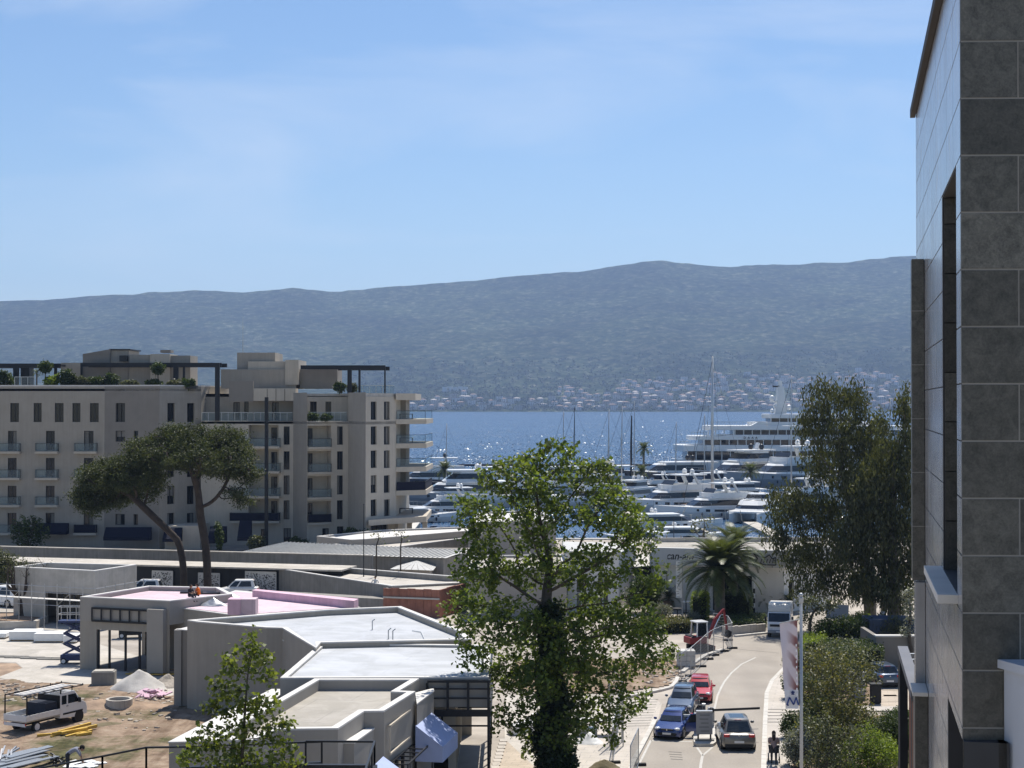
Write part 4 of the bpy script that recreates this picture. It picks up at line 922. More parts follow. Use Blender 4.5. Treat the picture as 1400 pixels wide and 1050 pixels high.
ra = n.new('ShaderNodeValToRGB'); e = ra.color_ramp.elements; e[0].position = .38; e[1].position = .64; e[0].color = (.042, .041, .035, 1); e[1].color = (.135, .129, .11, 1)
nf = n.new('ShaderNodeTexNoise'); nf.inputs['Scale'].default_value = 42; nf.inputs['Detail'].default_value = 6; nf.inputs['Roughness'].default_value = .75; l.new(ad.outputs[0], nf.inputs['Vector']); av = n.new('ShaderNodeMath'); av.operation = 'MULTIPLY_ADD'; av.inputs[1].default_value = .45; sb = n.new('ShaderNodeMath'); sb.operation = 'MULTIPLY'; sb.inputs[1].default_value = .56; l.new(na.outputs['Fac'], sb.inputs[0]); l.new(nf.outputs['Fac'], av.inputs[0]); l.new(sb.outputs[0], av.inputs[2]); l.new(av.outputs[0], ra.inputs['Fac'])
mr = n.new('ShaderNodeMapRange'); mr.inputs['To Min'].default_value = .68; mr.inputs['To Max'].default_value = 1.3; l.new(oi.outputs['Random'], mr.inputs['Value'])
mm = n.new('ShaderNodeMixRGB'); mm.blend_type = 'MULTIPLY'; mm.inputs['Fac'].default_value = 1; l.new(ra.outputs['Color'], mm.inputs['Color1']); l.new(mr.outputs['Result'], mm.inputs['Color2'])
l.new(mm.outputs['Color'], p.inputs['Base Color']); p.inputs['Roughness'].default_value = .42; p.inputs['Specular IOR Level'].default_value = .4
bu = n.new('ShaderNodeBump'); bu.inputs['Distance'].default_value = .004; l.new(na.outputs['Fac'], bu.inputs['Height']); l.new(bu.outputs['Normal'], p.inputs['Normal'])
mat('slab_side', (0.36, 0.35, 0.345), 0.2, var=0.12, scale=1.2, spec=0.7, streak=0.34, coords='World')
mat('grout', (0.30, 0.285, 0.26), 0.9, var=0.08, scale=2)
mat('joint_dark', (.05, .05, .052), .8, var=.1, scale=2)
mat('sill_stone', (0.60, 0.57, 0.52), 0.6, var=0.07, scale=2)
mat('hull_grey_p', (0.12, 0.12, 0.13), .5, var=.1, scale=3)
mat('corten', (0.20, 0.075, 0.04), 0.75, var=0.2, scale=2, streak=.2)
TH = 0.6 # slab height
Yn = TH * F / 78.2 # distance of the near face
cor = Vector((PXX(1315, Yn), Yn)) # the corner seen in the photo
dirw = Vector((460.0 / F, 1.0)).normalized() # side wall runs along the street
farL = 0.655 * Yn / dirw.y
tow = thing('stone_tower', 'tall building clad in large dark stone slabs with pale side wall', 'building', (cor.x, cor.y, 0))
ndir = Vector((1, -0.03)).normalized() # near face runs to the right
z0j = PZ(133.5, Yn) # height of one horizontal joint
nrow0 = int(z0j / TH) + 1; ZB = z0j - nrow0 * TH
# core: mortar-coloured body that the slabs sit on
inw = Vector((dirw.y, -dirw.x))
zt = PZ(152, Yn * 1.655)
# near face slabs (running bond)
W2 = 1.22; g = 0.018
def slab(p_, d_, no_, u0, u1, z0, z1, mt, th=.007, lift=0.0, name='stone_slab'):
    a_, b_ = p_ + d_ * u0 + no_ * lift, p_ + d_ * u1 + no_ * lift
    mb = MB(); a2, b2 = a_ + no_ * th, b_ + no_ * th
    mb.add([(a_.x, a_.y, z0), (b_.x, b_.y, z0), (b2.x, b2.y, z0), (a2.x, a2.y, z0), (a_.x, a_.y, z1), (b_.x, b_.y, z1), (b2.x, b2.y, z1), (a2.x, a2.y, z1)],
           [(3, 2, 1, 0), (4, 5, 6, 7), (0, 1, 5, 4), (1, 2, 6, 5), (2, 3, 7, 6), (3, 0, 4, 7)][::1])
    return mb.build(name, mt, tow, fix=True, bevel=0)
nout = Vector((ndir.y, -ndir.x))
core = MB(); c1 = cor + ndir * 6; far = cor + dirw * farL
DCX = 0.62 # dark window at the right edge of the near face starts here
for r in range(-1, 60):
    z0 = ZB + r * TH; z1 = z0 + TH - g
    if z1 > zt or z0 < PZ(1150, Yn): continue
    u = 0.0; first = True
    xs_ = [0.0, 0.605] if r % 2 == (nrow0 % 2) else [0.0]
    k = xs_[-1]
    while k < 5.5: k += W2; xs_.append(k)
    for i in range(len(xs_) - 1):
        u0, u1 = xs_[i], xs_[i + 1] - g
        if PZ(628, Yn) > z0 + .05 and z0 > PZ(905, Yn) - .2: # beside the dark window opening
            if u0 >= DCX + .05: continue
            u1 = min(u1, DCX + .03)
        if z1 < PZ(905, Yn) and u0 > .4: continue
        if z1 < PZ(905, Yn): u1 = min(u1, .42)
        slab(cor, ndir, nout, u0, u1, max(z0, 0), z1, 'stone_slab')
mb = MB(); wtop, wbot = PZ(622, Yn), PZ(903, Yn)
LL = 5.5
wall_open(mb, cor, cor + ndir * LL, 0, zt, [(DCX + .04, LL - .1, wbot, wtop)], .5)
mb.build('wall', 'grout', tow); mb = MB()
# side wall with openings
Ls = farL; far = cor + dirw * Ls
def sw(px): return onwall(px, far, cor) * Ls # distance from far end
ops = [(sw(1289.5), sw(1309), PZ(808 + 0, Yn * 1.06), PZ(222, Yn * 1.02)), (sw(1295), sw(1316), PZ(1200, Yn), PZ(985, Yn * 1.06))]
wall_open(mb, far, cor, 0, zt, ops, .45)
far2 = far + inw * 5.5
mb.quad((far2.x, far2.y, 0), (far.x, far.y, 0), (far.x, far.y, zt), (far2.x, far2.y, zt)); q2_ = cor + ndir * LL; mb.quad((q2_.x, q2_.y, 0), (far2.x, far2.y, 0), (far2.x, far2.y, zt), (q2_.x, q2_.y, zt))
mb.add([(cor.x, cor.y, zt), (q2_.x, q2_.y, zt), (far2.x, far2.y, zt), (far.x, far.y, zt)], [(0, 1, 2, 3)])
mb.build('wall', 'joint_dark', tow)
window(tow, cor, cor + ndir * LL, DCX + .04, LL - .1, wbot, wtop, .5, 'dark_frame', 'window_glass', mull=1, fw=.12)
for i, o_ in enumerate(ops): window(tow, far, cor, *o_, .45, 'dark_frame', 'window_glass', mull=0, fw=.09)
so = -inw # outward normal of the side wall (to the left)
sdir = (cor - far).normalized()
rows = int(zt / TH) + 2
cuts = [0.0] + [Ls - 1.2 * k - (0.0) for k in range(int(Ls / 1.2), 0, -1)] + [Ls]
cuts = [c for i, c in enumerate(cuts) if i == 0 or c - cuts[i - 1] > .05]
for r in range(-1, rows):
    z0, z1 = max(0.0, ZB + r * TH), ZB + r * TH + TH - .016
    if z0 < PZ(1160, Yn) - 3 or z1 > zt: continue
    for i in range(len(cuts) - 1):
        segs = [(cuts[i], cuts[i + 1] - .02, z0, z1)]
        for o_ in ops:
            ns = []
            for (a_, b_, c_, d_) in segs:
                if b_ <= o_[0] or a_ >= o_[1] or d_ <= o_[2] or c_ >= o_[3]: ns.append((a_, b_, c_, d_)); continue
                if a_ < o_[0]: ns.append((a_, o_[0], c_, d_))
                if b_ > o_[1]: ns.append((o_[1], b_, c_, d_))
                a2, b2 = max(a_, o_[0]), min(b_, o_[1])
                if c_ < o_[2]: ns.append((a2, b2, c_, o_[2]))
                if d_ > o_[3]: ns.append((a2, b2, o_[3], d_))
            segs = ns
        for (a_, b_, c_, d_) in segs:
            if b_ - a_ > .03 and d_ - c_ > .03: slab(far, sdir, so, a_, b_, c_, d_, 'slab_side', name='wall_slab')
# stone lining inside the tall window (far jamb) in slabs
o_ = ops[0]
for k in range(12):
    z0 = o_[2] + k * .62
    if z0 > o_[3] - .1: break
    a_ = far + sdir * (o_[0] + .005); b_ = a_ - so * .36
    mb = MB(); q_ = sdir * .03; z1 = min(z0 + .605, o_[3] - .01); s_ = a_ - so * .02
    mb.prism([tuple(s_), tuple(b_), tuple(b_ + q_), tuple(s_ + q_)], z0, z1); mb.build('stone_slab', 'stone_slab', tow)
# sills, roof edge, projecting fin
def on(u, w, z): q_ = far + sdir * u + so * w; return Vector((q_.x, q_.y, z))
def sideprism(name, u0, u1, w0, w1, z0, z1, mt):
    P_ = [on(u0, w0, 0), on(u1, w0, 0), on(u1, w1, 0), on(u0, w1, 0)]; return MB().prism([(q_.x, q_.y) for q_ in P_], z0, z1).build(name, mt, tow, bevel=.005)
sideprism('window_sill', o_[0] - .5, o_[1] + .02, -.36, .22, o_[2] - .1, o_[2] - .002, 'sill_stone')
zr = PZ(152, Yn * 1.655)
mat('eave_brown', (.05, .042, .036), .7, var=.1, scale=3)
sideprism('roof_edge', -.1, Ls + .3, .012, .10, zr - .1, zr + .05, 'eave_brown'); sideprism('roof_edge', -.1, Ls + .3, -.6, .011, zt + .002, zt + .05, 'eave_brown')
uf = sw(1265)
sideprism('stone_fin', uf - .4, uf, .012, .2, PZ(795, Yn * 1.47), PZ(353, Yn * 1.47), 'stone_slab'); sideprism('fin_base', uf - .4, uf + .04, .012, .16, 0, PZ(797, Yn * 1.47), 'slab_side')
for k in range(1, 6): sideprism('fin_joint', uf - .395, uf + .004, .013, .203, PZ(795 - k * 74, Yn * 1.47), PZ(795 - k * 74, Yn * 1.47) + .012, 'grout')
sideprism('window_sill', uf + .06, uf + .9, .012, .24, PZ(940, Yn * 1.45) - .06, PZ(940, Yn * 1.45), 'sill_stone'); sideprism('wall_block', uf + .06, uf + .8, .012, .2, 0, PZ(940, Yn * 1.45) - .062, 'stone_slab')
sideprism('wall_vent', 3.3, 3.55, .031, .05, PZ(998, Yn * 1.36), PZ(978, Yn * 1.36), 'galv')
# pale balcony parapet on the near face
bp = [cor + ndir * .42 + nout * .034, cor + ndir * 5.5 + nout * .034, cor + ndir * 5.5 + nout * 1.8, cor + ndir * .98 + nout * 1.8]
mat('parapet_white', (0.50, 0.52, 0.56), .6, var=.04, scale=1.5, streak=.06)
MB().prism([tuple(q_) for q_ in bp], 0, PZ(905, Yn) - .06).build('balcony_parapet', 'parapet_white', tow); MB().prism([tuple(q_) for q_ in inset([tuple(b_) for b_ in bp], -.05)], PZ(905, Yn) - .058, PZ(905, Yn) + .03).build('coping', 'parapet_white', tow)
# steel-framed porch with rusty panel at the foot
por = thing('steel_porch', 'dark steel porch roof with a rusty side panel at the foot of the stone tower', 'porch', (PXX(1245, 30), 30, 0))
def pz(px, py, Y): return AT(px, py, Y)
q0, q1 = AT(1234, 888, 33), AT(1254, 950, 26)
s_ = MB(); s_.bar(q0, q1, .2, .14); s_.build('roof_beam', 'hull_grey_p', por)
s_ = MB(); off = Vector((1.2, 0, 0))
for k in np.linspace(0, .9, 7): a_ = q0.lerp(q1, k); s_.bar(a_ + Vector((0, 0, -.12)), a_ + off + Vector((0, 0, -.12)), .08)
s_.bar(q0 + off, q1 + off, .12); s_.build('rafter', 'galv', por)
for k in (0.02, .98): a_ = q0.lerp(q1, k); MB().bar((a_.x, a_.y, 0), (a_.x, a_.y, a_.z - .07), .16).build('post', 'black_steel', por)
a_, b_ = q0.lerp(q1, .1), q0.lerp(q1, .98)
MB().prism([(a_.x + .1, a_.y), (b_.x + .1, b_.y), (b_.x + .2, b_.y), (a_.x + .2, a_.y)], 0, q1.z - .6).build('dark_screen', 'black_steel', por)
r0, r1 = AT(1243, 945, 27), AT(1252, 965, 25)
MB().prism([(r0.x, r0.y), (r1.x, r1.y), (r1.x + .35, r1.y), (r0.x + .2, r0.y)], 0, r0.z).build('rust_panel', 'corten', por)
# ---- road, pavements, paint
RL = [(860, 1062), (869, 1046), (887.5, 1010), (903, 978), (918, 950), (930, 934), (946, 920), (966, 905), (985, 893), (1003, 885), (996, 876), (1003, 871), (1048, 866.5), (1090, 864), (1160, 860), (1240, 858)]
RR = [(1250, 872), (1180, 874), (1120, 884), (1092, 896), (1071, 914), (1053, 932.6), (1045.5, 950), (1043, 989), (1041, 1035), (1040, 1062)]
sheet('road', RL + RR, 0.004, 'asphalt')
SWp = [(1040.5, 1062), (1041.5, 1035), (1043.5, 989), (1046, 950), (1053.5, 932.6), (1071.5, 914), (1075, 912), (1078, 950), (1079, 1000), (1081, 1062)]
sheet('pavement', [(1043.5, 1062), (1044.5, 1035), (1046.5, 989), (1049, 950), (1056, 932.6), (1073, 914)] + SWp[6:], 0.125, 'paving_pale', thick=.13)
# kerb stones along the right side, one by one
kr = [G(a, b, 0) for a, b in ((1040, 1062), (1041, 1035), (1043, 989), (1045.5, 950), (1053, 932.6), (1071, 914), (1092, 896), (1120, 884))]
def kerbline(pts, w=.25, h=.14, step=1.0):
    root = bpy.data.objects.new('kerb', None); COL.objects.link(root); root['kind'] = 'structure'; ORG[root.name] = Vector((0, 0, 0))
    seg = []
    for i in range(len(pts) - 1):
        a_, b_ = pts[i], pts[i + 1]; L = (b_ - a_).length; nk = max(1, int(round(L / step)))
        for k in range(nk):
            p_, q_ = a_.lerp(b_, k / nk), a_.lerp(b_, (k + .97) / nk); d_ = (q_ - p_).normalized(); s_ = Vector((d_.y, -d_.x, 0)) * w
            MB().prism([(p_.x, p_.y), (q_.x, q_.y), (q_.x + s_.x, q_.y + s_.y), (p_.x + s_.x, p_.y + s_.y)], .001, h + rnd.uniform(-.004, .004)).build('kerb_stone', 'kerb_stone', root)
kerbline(kr)
kl = [G(a, b, 0) for a, b in ((905, 955), (893, 975), (885, 998), (876, 1020), (862, 1050))]
kerbline([G(a, b, 0) for a, b in ((864, 1062), (868, 1046), (887, 1010), (899, 986))][::-1])
kerbline([G(a, b, 0) for a, b in ((924, 928), (921.5, 934), (915, 941), (900, 945), (880, 949), (855, 954))][::-1])
kerbline([G(a, b, 0) for a, b in ((930, 920), (945, 908), (962, 897), (985, 889))], w=.3)
kerbline([G(a, b, 0) for a, b in ((990, 868), (1003, 870.5), (1048, 866), (1075, 864))], w=.3)
def stripe(pix, w, mt='line_white', name='road_line'):
    pts = [G(a, b, 0) for a, b in pix]; mb = MB()
    for i in range(len(pts) - 1):
        a_, b_ = pts[i], pts[i + 1]; d_ = (b_ - a_).normalized(); s_ = Vector((d_.y, -d_.x, 0)) * w / 2
        mb.add([(a_ - s_)[:2] + (.008,), (a_ + s_)[:2] + (.008,), (b_ + s_)[:2] + (.008,), (b_ - s_)[:2] + (.008,)], [(0, 1, 2, 3)])
    return tag(mb.build(name, mt), kind='structure')
stripe([(957, 1062), (958, 1046), (960.5, 1033)], .14); stripe([(976, 972), (978.5, 962), (981, 951), (986, 940), (990, 932.6), (1000, 920), (1014, 908), (1033, 899)], .13)
stripe([(960.5, 1033), (953, 1022)], .12); stripe([(960.5, 1033), (975, 1021)], .12); stripe([(866, 1062), (873, 1046), (890, 1012)], .12); stripe([(890, 1012.8), (946, 1014.2)], .18, name='stop_line')
mat('tar', (0.06, 0.058, 0.055), .9, var=.2, scale=3, coords='World')
for a_, b_ in (((1003, 887), (1065, 893)), ((985, 1015), (1037, 1015))): stripe([a_, b_], .06, 'tar', 'road_joint')
for k in range(4): stripe([(914 + k * 1.0, 1028 + k * 3.3), (932 + k * .5, 1029 + k * 3.3)], .10, 'tar', 'road_patch')
# crossing stripes in the pavement
for k in range(5):
    y = 970 + k * 4.4
    z_ = .129; a_, b_ = G(1049.5, y, z_), G(1075, y, z_)
    tag(MB().add([(a_.x, a_.y, z_), (b_.x, b_.y, z_), (b_.x, b_.y + .16, z_), (a_.x, a_.y + .16, z_)], [(0, 1, 2, 3)]).build('crossing_band', 'tar'), kind='structure')
m, n, l, p = nt('site_soil'); MATS['site_soil'] = m # dug earth with worn grass and tyre-dark streaks
geo = n.new('ShaderNodeNewGeometry')
def _nz(sc, det, mp_=None, rough=.62):
    q = n.new('ShaderNodeTexNoise'); q.inputs['Scale'].default_value = sc; q.inputs['Detail'].default_value = det; q.inputs['Roughness'].default_value = rough
    if mp_:
        k = n.new('ShaderNodeMapping'); k.inputs['Scale'].default_value = mp_[0]; k.inputs['Rotation'].default_value = (0, 0, mp_[1]); l.new(geo.outputs['Position'], k.inputs['Vector']); l.new(k.outputs['Vector'], q.inputs['Vector'])
    else: l.new(geo.outputs['Position'], q.inputs['Vector'])
    return q.outputs['Fac']
def _rp(fac, stops):
    r = n.new('ShaderNodeValToRGB'); e = r.color_ramp.elements; e[0].position, e[0].color = stops[0][0], (*stops[0][1], 1); e[1].position, e[1].color = stops[-1][0], (*stops[-1][1], 1)
    for q_ in stops[1:-1]: k = e.new(q_[0]); k.color = (*q_[1], 1)
    l.new(fac, r.inputs['Fac']); return r.outputs['Color']
base_ = _rp(_nz(.9, 8), [(.3, (.15, .105, .075)), (.5, (.27, .20, .145)), (.72, (.36, .29, .22))]); grass_ = _rp(_nz(2.5, 6), [(.3, (.05, .055, .025)), (.7, (.14, .13, .065))])
gm_ = _rp(_nz(.16, 5, None, .7), [(.50, (0, 0, 0)), (.62, (1, 1, 1))]); mx_ = n.new('ShaderNodeMixRGB'); l.new(gm_, mx_.inputs['Fac']); l.new(base_, mx_.inputs['Color1']); l.new(grass_, mx_.inputs['Color2'])
tr_ = _rp(_nz(.9, 3, ((1.4, .12, 1), R(-35))), [(.40, (.72, .70, .68)), (.52, (1, 1, 1))]); m2_ = n.new('ShaderNodeMixRGB'); m2_.blend_type = 'MULTIPLY'; m2_.inputs['Fac'].default_value = 1; l.new(mx_.outputs['Color'], m2_.inputs['Color1']); l.new(tr_, m2_.inputs['Color2'])
l.new(m2_.outputs['Color'], p.inputs['Base Color']); p.inputs['Roughness'].default_value = .95; p.inputs['Specular IOR Level'].default_value = .1
bu = n.new('ShaderNodeBump'); bu.inputs['Distance'].default_value = .1; bu.inputs['Strength'].default_value = .9; l.new(_nz(3.5, 8, None, .7), bu.inputs['Height']); l.new(bu.outputs['Normal'], p.inputs['Normal'])
def inside(pl, x, y):
    c = False; j = len(pl) - 1
    for i in range(len(pl)):
        if (pl[i][1] > y) != (pl[j][1] > y) and x < (pl[j][0] - pl[i][0]) * (y - pl[i][1]) / (pl[j][1] - pl[i][1] + 1e-12) + pl[i][0]: c = not c
        j = i
    return c
def rough_ground(pix, name, mt, st=.35):
    """uneven earth: a fine grid with lumps and ruts, clipped to an irregular outline"""
    pl = [(q_.x, q_.y) for q_ in (G(a, b) for a, b in pix)]; x0, x1, y0, y1 = min(p_[0] for p_ in pl), max(p_[0] for p_ in pl), min(p_[1] for p_ in pl), max(p_[1] for p_ in pl); mb = MB(); nx_, ny_ = int((x1 - x0) / st), int((y1 - y0) / st); idx_ = {}
    for j in range(ny_ + 1):
        for i in range(nx_ + 1):
            x, y = x0 + i * st, y0 + j * st; w_ = mnoise.noise(Vector((x * .5, y * .5, 9))) * .9
            if inside(pl, x + w_, y + w_ * .6):
                z = .02 + .10 * max(0, mnoise.fractal(Vector((x * .55, y * .55, 3)), 1.0, 2.1, 4) + .35) - .05 * max(0, math.sin((x * .8 + y * .45) * 1.9)) ** 6; idx_[(i, j)] = len(mb.v); mb.v.append((x, y, max(.006, z)))
    for (i, j), k in idx_.items():
        if (i + 1, j) in idx_ and (i, j + 1) in idx_ and (i + 1, j + 1) in idx_: mb.f.append((k, idx_[(i + 1, j)], idx_[(i + 1, j + 1)], idx_[(i, j + 1)]))
    return tag(mb.build(name, mt, smooth=True), kind='structure')
# left pavement with grooved bands, tan paving below the plane tree, concrete paths, soil
sheet('pavement', [(858, 1062), (885, 1012), (900, 984), (905, 962), (888, 952), (850, 958), (800, 990), (760, 1062)], .02, 'paving_pale')
for k in range(11):
    y = 957 + k * 3.6; a_, b_ = G(858, y, .024), G(900 - k * 1.2, y - .8, .024)
    tag(MB().add([(a_.x, a_.y, .024), (b_.x, b_.y, .024), (b_.x, b_.y + .1, .024), (a_.x, a_.y + .1, .024)], [(0, 1, 2, 3)]).build('pavement_band', 'tar'), kind='structure')
sheet('footpath', [(672, 1062), (692, 1012), (735, 1012), (742, 1062)], .015, 'paving_tan')
rough_ground([(700, 905), (880, 900), (935, 900), (925, 925), (918, 938), (860, 947), (780, 950), (690, 940)], 'dirt_strip', 'site_soil')
sheet('planting_bed', [(1080, 880), (1205, 876), (1240, 905), (1200, 914), (1196, 964), (1080, 966)], .010, 'site_soil'); sheet('planting_bed', [(1082, 976), (1245, 978), (1250, 1075), (1084, 1075)], .011, 'site_soil')
sheet('yard_slab', [(690, 950), (830, 954), (850, 960), (800, 990), (745, 1062), (690, 1010)], .016, 'concrete_pale')
rough_ground([(-120, 932), (0, 928), (60, 934), (120, 936), (180, 944), (240, 948), (262, 964), (330, 990), (330, 1100), (-140, 1100)], 'bare_ground', 'site_soil')
sheet('bare_ground', [(-40, 905), (22, 907), (31, 914), (0, 928), (-60, 930)], .012, 'soil')
sheet('concrete_path', [(-120, 862), (125, 850), (133, 880), (240, 912), (240, 926), (128, 938), (20, 932), (-3, 926), (31, 913), (22, 906), (-120, 903)], .016, 'concrete_pale')
sheet('sand_bed', [(130, 930), (195, 945), (235, 958), (240, 926), (170, 918)], .02, 'concrete_pale')
# forecourt and bays right of the hedge
sheet('parking_bay', [(1195, 915), (1245, 912), (1260, 975), (1190, 975)], .008, 'paving_tan')
for k in range(6): stripe([(1206, 920 + k * 8), (1235, 919.5 + k * 8)], .08, 'line_white', 'bay_line')
stripe([(1208, 951), (1226, 951)], .5, 'line_yellow', 'bay_mark')
tag(MB().prism([(q_.x, q_.y) for q_ in (G(1075, 968, 0), G(1240, 968, 0), G(1240, 974, 0), G(1078, 974, 0))], .009, .1).build('footway', 'paving_pale'), kind='structure')
# ---- vegetation
leafmat('leaf_plane', (0.055, 0.090, 0.018), (0.135, 0.175, 0.036), .45)
leafmat('leaf_young', (0.06, 0.09, 0.018), (0.15, 0.18, 0.035), .45)
leafmat('leaf_ivy', (0.016, 0.030, 0.010), (0.045, 0.065, 0.020), .25)
leafmat('leaf_pine', (0.026, 0.038, 0.012), (0.072, 0.085, 0.03), .25, .7)
leafmat('leaf_euc', (0.034, 0.044, 0.018), (0.10, 0.108, 0.05), .38)
leafmat('leaf_palm', (0.045, 0.062, 0.020), (0.10, 0.12, 0.045), .3, .45)
leafmat('leaf_hedge', (0.022, 0.040, 0.010), (0.065, 0.095, 0.022), .3)
leafmat('leaf_lime', (0.10, 0.15, 0.02), (0.20, 0.26, 0.04), .4)
leafmat('leaf_olive', (0.05, 0.062, 0.03), (0.125, 0.135, 0.07), .3)
leafmat('leaf_dry', (0.06, 0.072, 0.025), (0.15, 0.14, 0.05), .35)
leafmat('leaf_silver', (0.12, 0.13, 0.11), (0.22, 0.23, 0.20), .25)
mat('bark_plane', (0.075, 0.062, 0.048), .9, var=.3, scale=3, bump=.02, bscale=12)
mat('bark_pine', (0.055, 0.042, 0.034), .9, var=.3, scale=2.2, bump=.04, bscale=7)
mat('bark_pale', (0.16, 0.14, 0.11), .9, var=.3, scale=3, bump=.02, bscale=10)
mat('bark_olive', (0.07, 0.055, 0.043), .95, var=.35, scale=3, bump=.05, bscale=8)
mat('hedge_core', (0.012, 0.016, 0.008), .95, var=.2, scale=4)
mat('terracotta', (0.24, 0.17, 0.13), .8, var=.1, scale=3)
def colonize(trunk, attr, step, infl, kill, iters=90, seed=1):
    """space colonisation: nodes, parents grown from a trunk polyline into attractor points"""
    rs = np.random.RandomState(seed)
    P_ = [np.array(p, float) for p in trunk]; par = [-1] + list(range(len(trunk) - 1))
    A_ = np.array(attr, float); alive = np.ones(len(A_), bool)
    N = np.array(P_); d2 = ((A_[:, None] - N[None]) ** 2).sum(-1); near = d2.argmin(1); nd = np.sqrt(d2.min(1))
    for it in range(iters):
        act = alive & (nd < infl)
        if not act.any():
            if not alive.any(): break
            act = alive & (nd < nd[alive].min() + step * 2)
        dirs = {}
        for i in np.nonzero(act)[0]:
            v = A_[i] - P_[near[i]]; v /= (np.linalg.norm(v) + 1e-9); dirs[near[i]] = dirs.get(near[i], 0) + v
        k0 = len(P_); new = []
        for k, v in dirs.items():
            v = v + rs.normal(0, .18, 3); v /= (np.linalg.norm(v) + 1e-9); q_ = P_[k] + v * step; P_.append(q_); par.append(k); new.append(q_)
        new = np.array(new); d = np.sqrt(((A_[:, None] - new[None]) ** 2).sum(-1)); m_ = d.min(1); am = d.argmin(1)
        up = m_ < nd; nd[up] = m_[up]; near[up] = am[up] + k0
        alive &= nd > kill
        if len(P_) > 6000: break
    return np.array(P_), np.array(par)
def limbs(P_, par, r_tip, r_base, expo=2.3, rootn=0, minr=0.0, pw=1.5):
    """tubes for a grown skeleton"""
    n_ = len(P_); ch = [[] for _ in range(n_)]
    for i, p_ in enumerate(par):
        if p_ >= 0: ch[p_].append(i)
    r = np.zeros(n_)
    for i in range(n_ - 1, -1, -1):
        r[i] = r_tip if not ch[i] else (sum(r[c] ** expo for c in ch[i])) ** (1 / expo)
    order = range(n_)
    sc = r_base / max(r[0], 1e-6); r = r_tip + (r_base - r_tip) * ((r - r_tip) / max(r[0] - r_tip, 1e-6)) ** pw
    mb = MB(); done = set(); starts = [(0, None)]
    while starts:
        s_, pr = starts.pop(); chain = ([pr] if pr is not None else []) + [s_]; c = s_
        while ch[c]:
            nx_ = max(ch[c], key=lambda q_: r[q_])
            for o_ in ch[c]:
                if o_ != nx_: starts.append((o_, c))
            c = nx_; chain.append(c)
        rad = [float(r[k]) for k in chain]
        if pr is not None: rad[0] = min(rad[0], rad[1] * 1.3)
        if max(rad) < minr: continue
        mb.tube([P_[k] for k in chain], rad, 8 if max(rad) > .12 else (5 if max(rad) > .04 else 3), cap=False)
    tips = [i for i in range(n_) if not ch[i]]
    return mb, r, tips
def leaves(pts, per, spread, size, seed, aspect=.75, droop=0.0, outward=None, jit=.35, upright=0.0):
    """leaf quads (folded rhombs) scattered round points"""
    rs = np.random.RandomState(seed); pts = np.asarray(pts, float); k = len(pts) * per
    sp = np.asarray(spread, float)
    c = np.repeat(pts, per, 0) + rs.normal(0, 1, (k, 3)) * sp
    nrm = rs.normal(0, 1, (k, 3)); nrm[:, 2] = np.abs(nrm[:, 2]) * (1 - droop) + .25 * (1 - droop); nrm /= np.linalg.norm(nrm, axis=1, keepdims=True)
    ax = rs.normal(0, 1, (k, 3)); ax[:, 2] -= droop * 3.5; ax[:, 2] += upright * 3.0; ax -= nrm * (ax * nrm).sum(1, keepdims=True); ax /= (np.linalg.norm(ax, axis=1, keepdims=True) + 1e-9)
    bx = np.cross(nrm, ax); s_ = size * (1 + rs.uniform(-jit, jit, (k, 1)))
    fold = nrm * s_ * .12
    v = np.stack([c - ax * s_ * .5, c + bx * s_ * aspect * .5 + fold - ax * s_ * .08, c + ax * s_ * .5, c - bx * s_ * aspect * .5 + fold - ax * s_ * .08], 1).reshape(-1, 3)
    return v, np.arange(len(v)).reshape(-1, 4)
def blob_points(blobs, n_, seed, shell=.55):
    """blobs: (centre Vector, (rx,ry,rz)); points fill each ellipsoid, denser near its skin"""
    rs = np.random.RandomState(seed); vol = np.array([b[1][0] * b[1][1] * b[1][2] for b in blobs]) ** .8; cnt = np.maximum(3, (n_ * vol / vol.sum())).astype(int); out = []
    for (c, r_), k in zip(blobs, cnt):
        d = rs.normal(0, 1, (k, 3)); d /= np.linalg.norm(d, axis=1, keepdims=True); rad = rs.uniform(shell ** 3, 1, (k, 1)) ** (1 / 3); out.append(np.array(c)[None] + d * rad * np.array(r_)[None])
    return np.concatenate(out)
def pxblobs(lst, Y, depth=1.0):
    out = []
    for b in lst:
        px, py, rx, rz = b[:4]; dy = b[4] if len(b) > 4 else 0.0; m_ = Y / F
        c = AT(px, py, Y + dy); out.append((c, (rx * m_, (rx + rz) * .5 * m_ * depth, rz * m_)))
    return out
def tree(name, label, base, trunk, blobs, lm, bm, nattr, step, infl, kill, r_tip, r_base, per, spread, size, seed, group=None, droop=0, aspect=.75, tipsonly=False, minr=0.0, shell=.5, cat='tree', leafr=None, extra=None):
    t = thing(name, label, cat, base, group=group)
    A_ = blob_points(blobs, nattr, seed, shell); P_, par = colonize(trunk, A_, step, infl, kill, seed=seed)
    mb, r, tips = limbs(P_, par, r_tip, r_base, minr=minr); mb.build('trunk', bm, t, smooth=True)
    lim = leafr if leafr else r_tip * 2.2
    lp = [i for i in range(len(P_)) if r[i] <= lim and i >= len(trunk)] if not tipsonly else tips
    v, f_ = leaves(P_[lp], per, spread, size, seed + 5, aspect, droop)
    if extra is not None:
        v2, f2 = leaves(A_[::extra[0]], extra[1], np.asarray(spread) * .72, size, seed + 9, aspect, droop); f_ = np.concatenate([f_, f2 + len(v)]); v = np.concatenate([v, v2])
    o = np_mesh('crown', v, f_, lm, t, base); o['kind'] = 'stuff'
    return t, P_, r
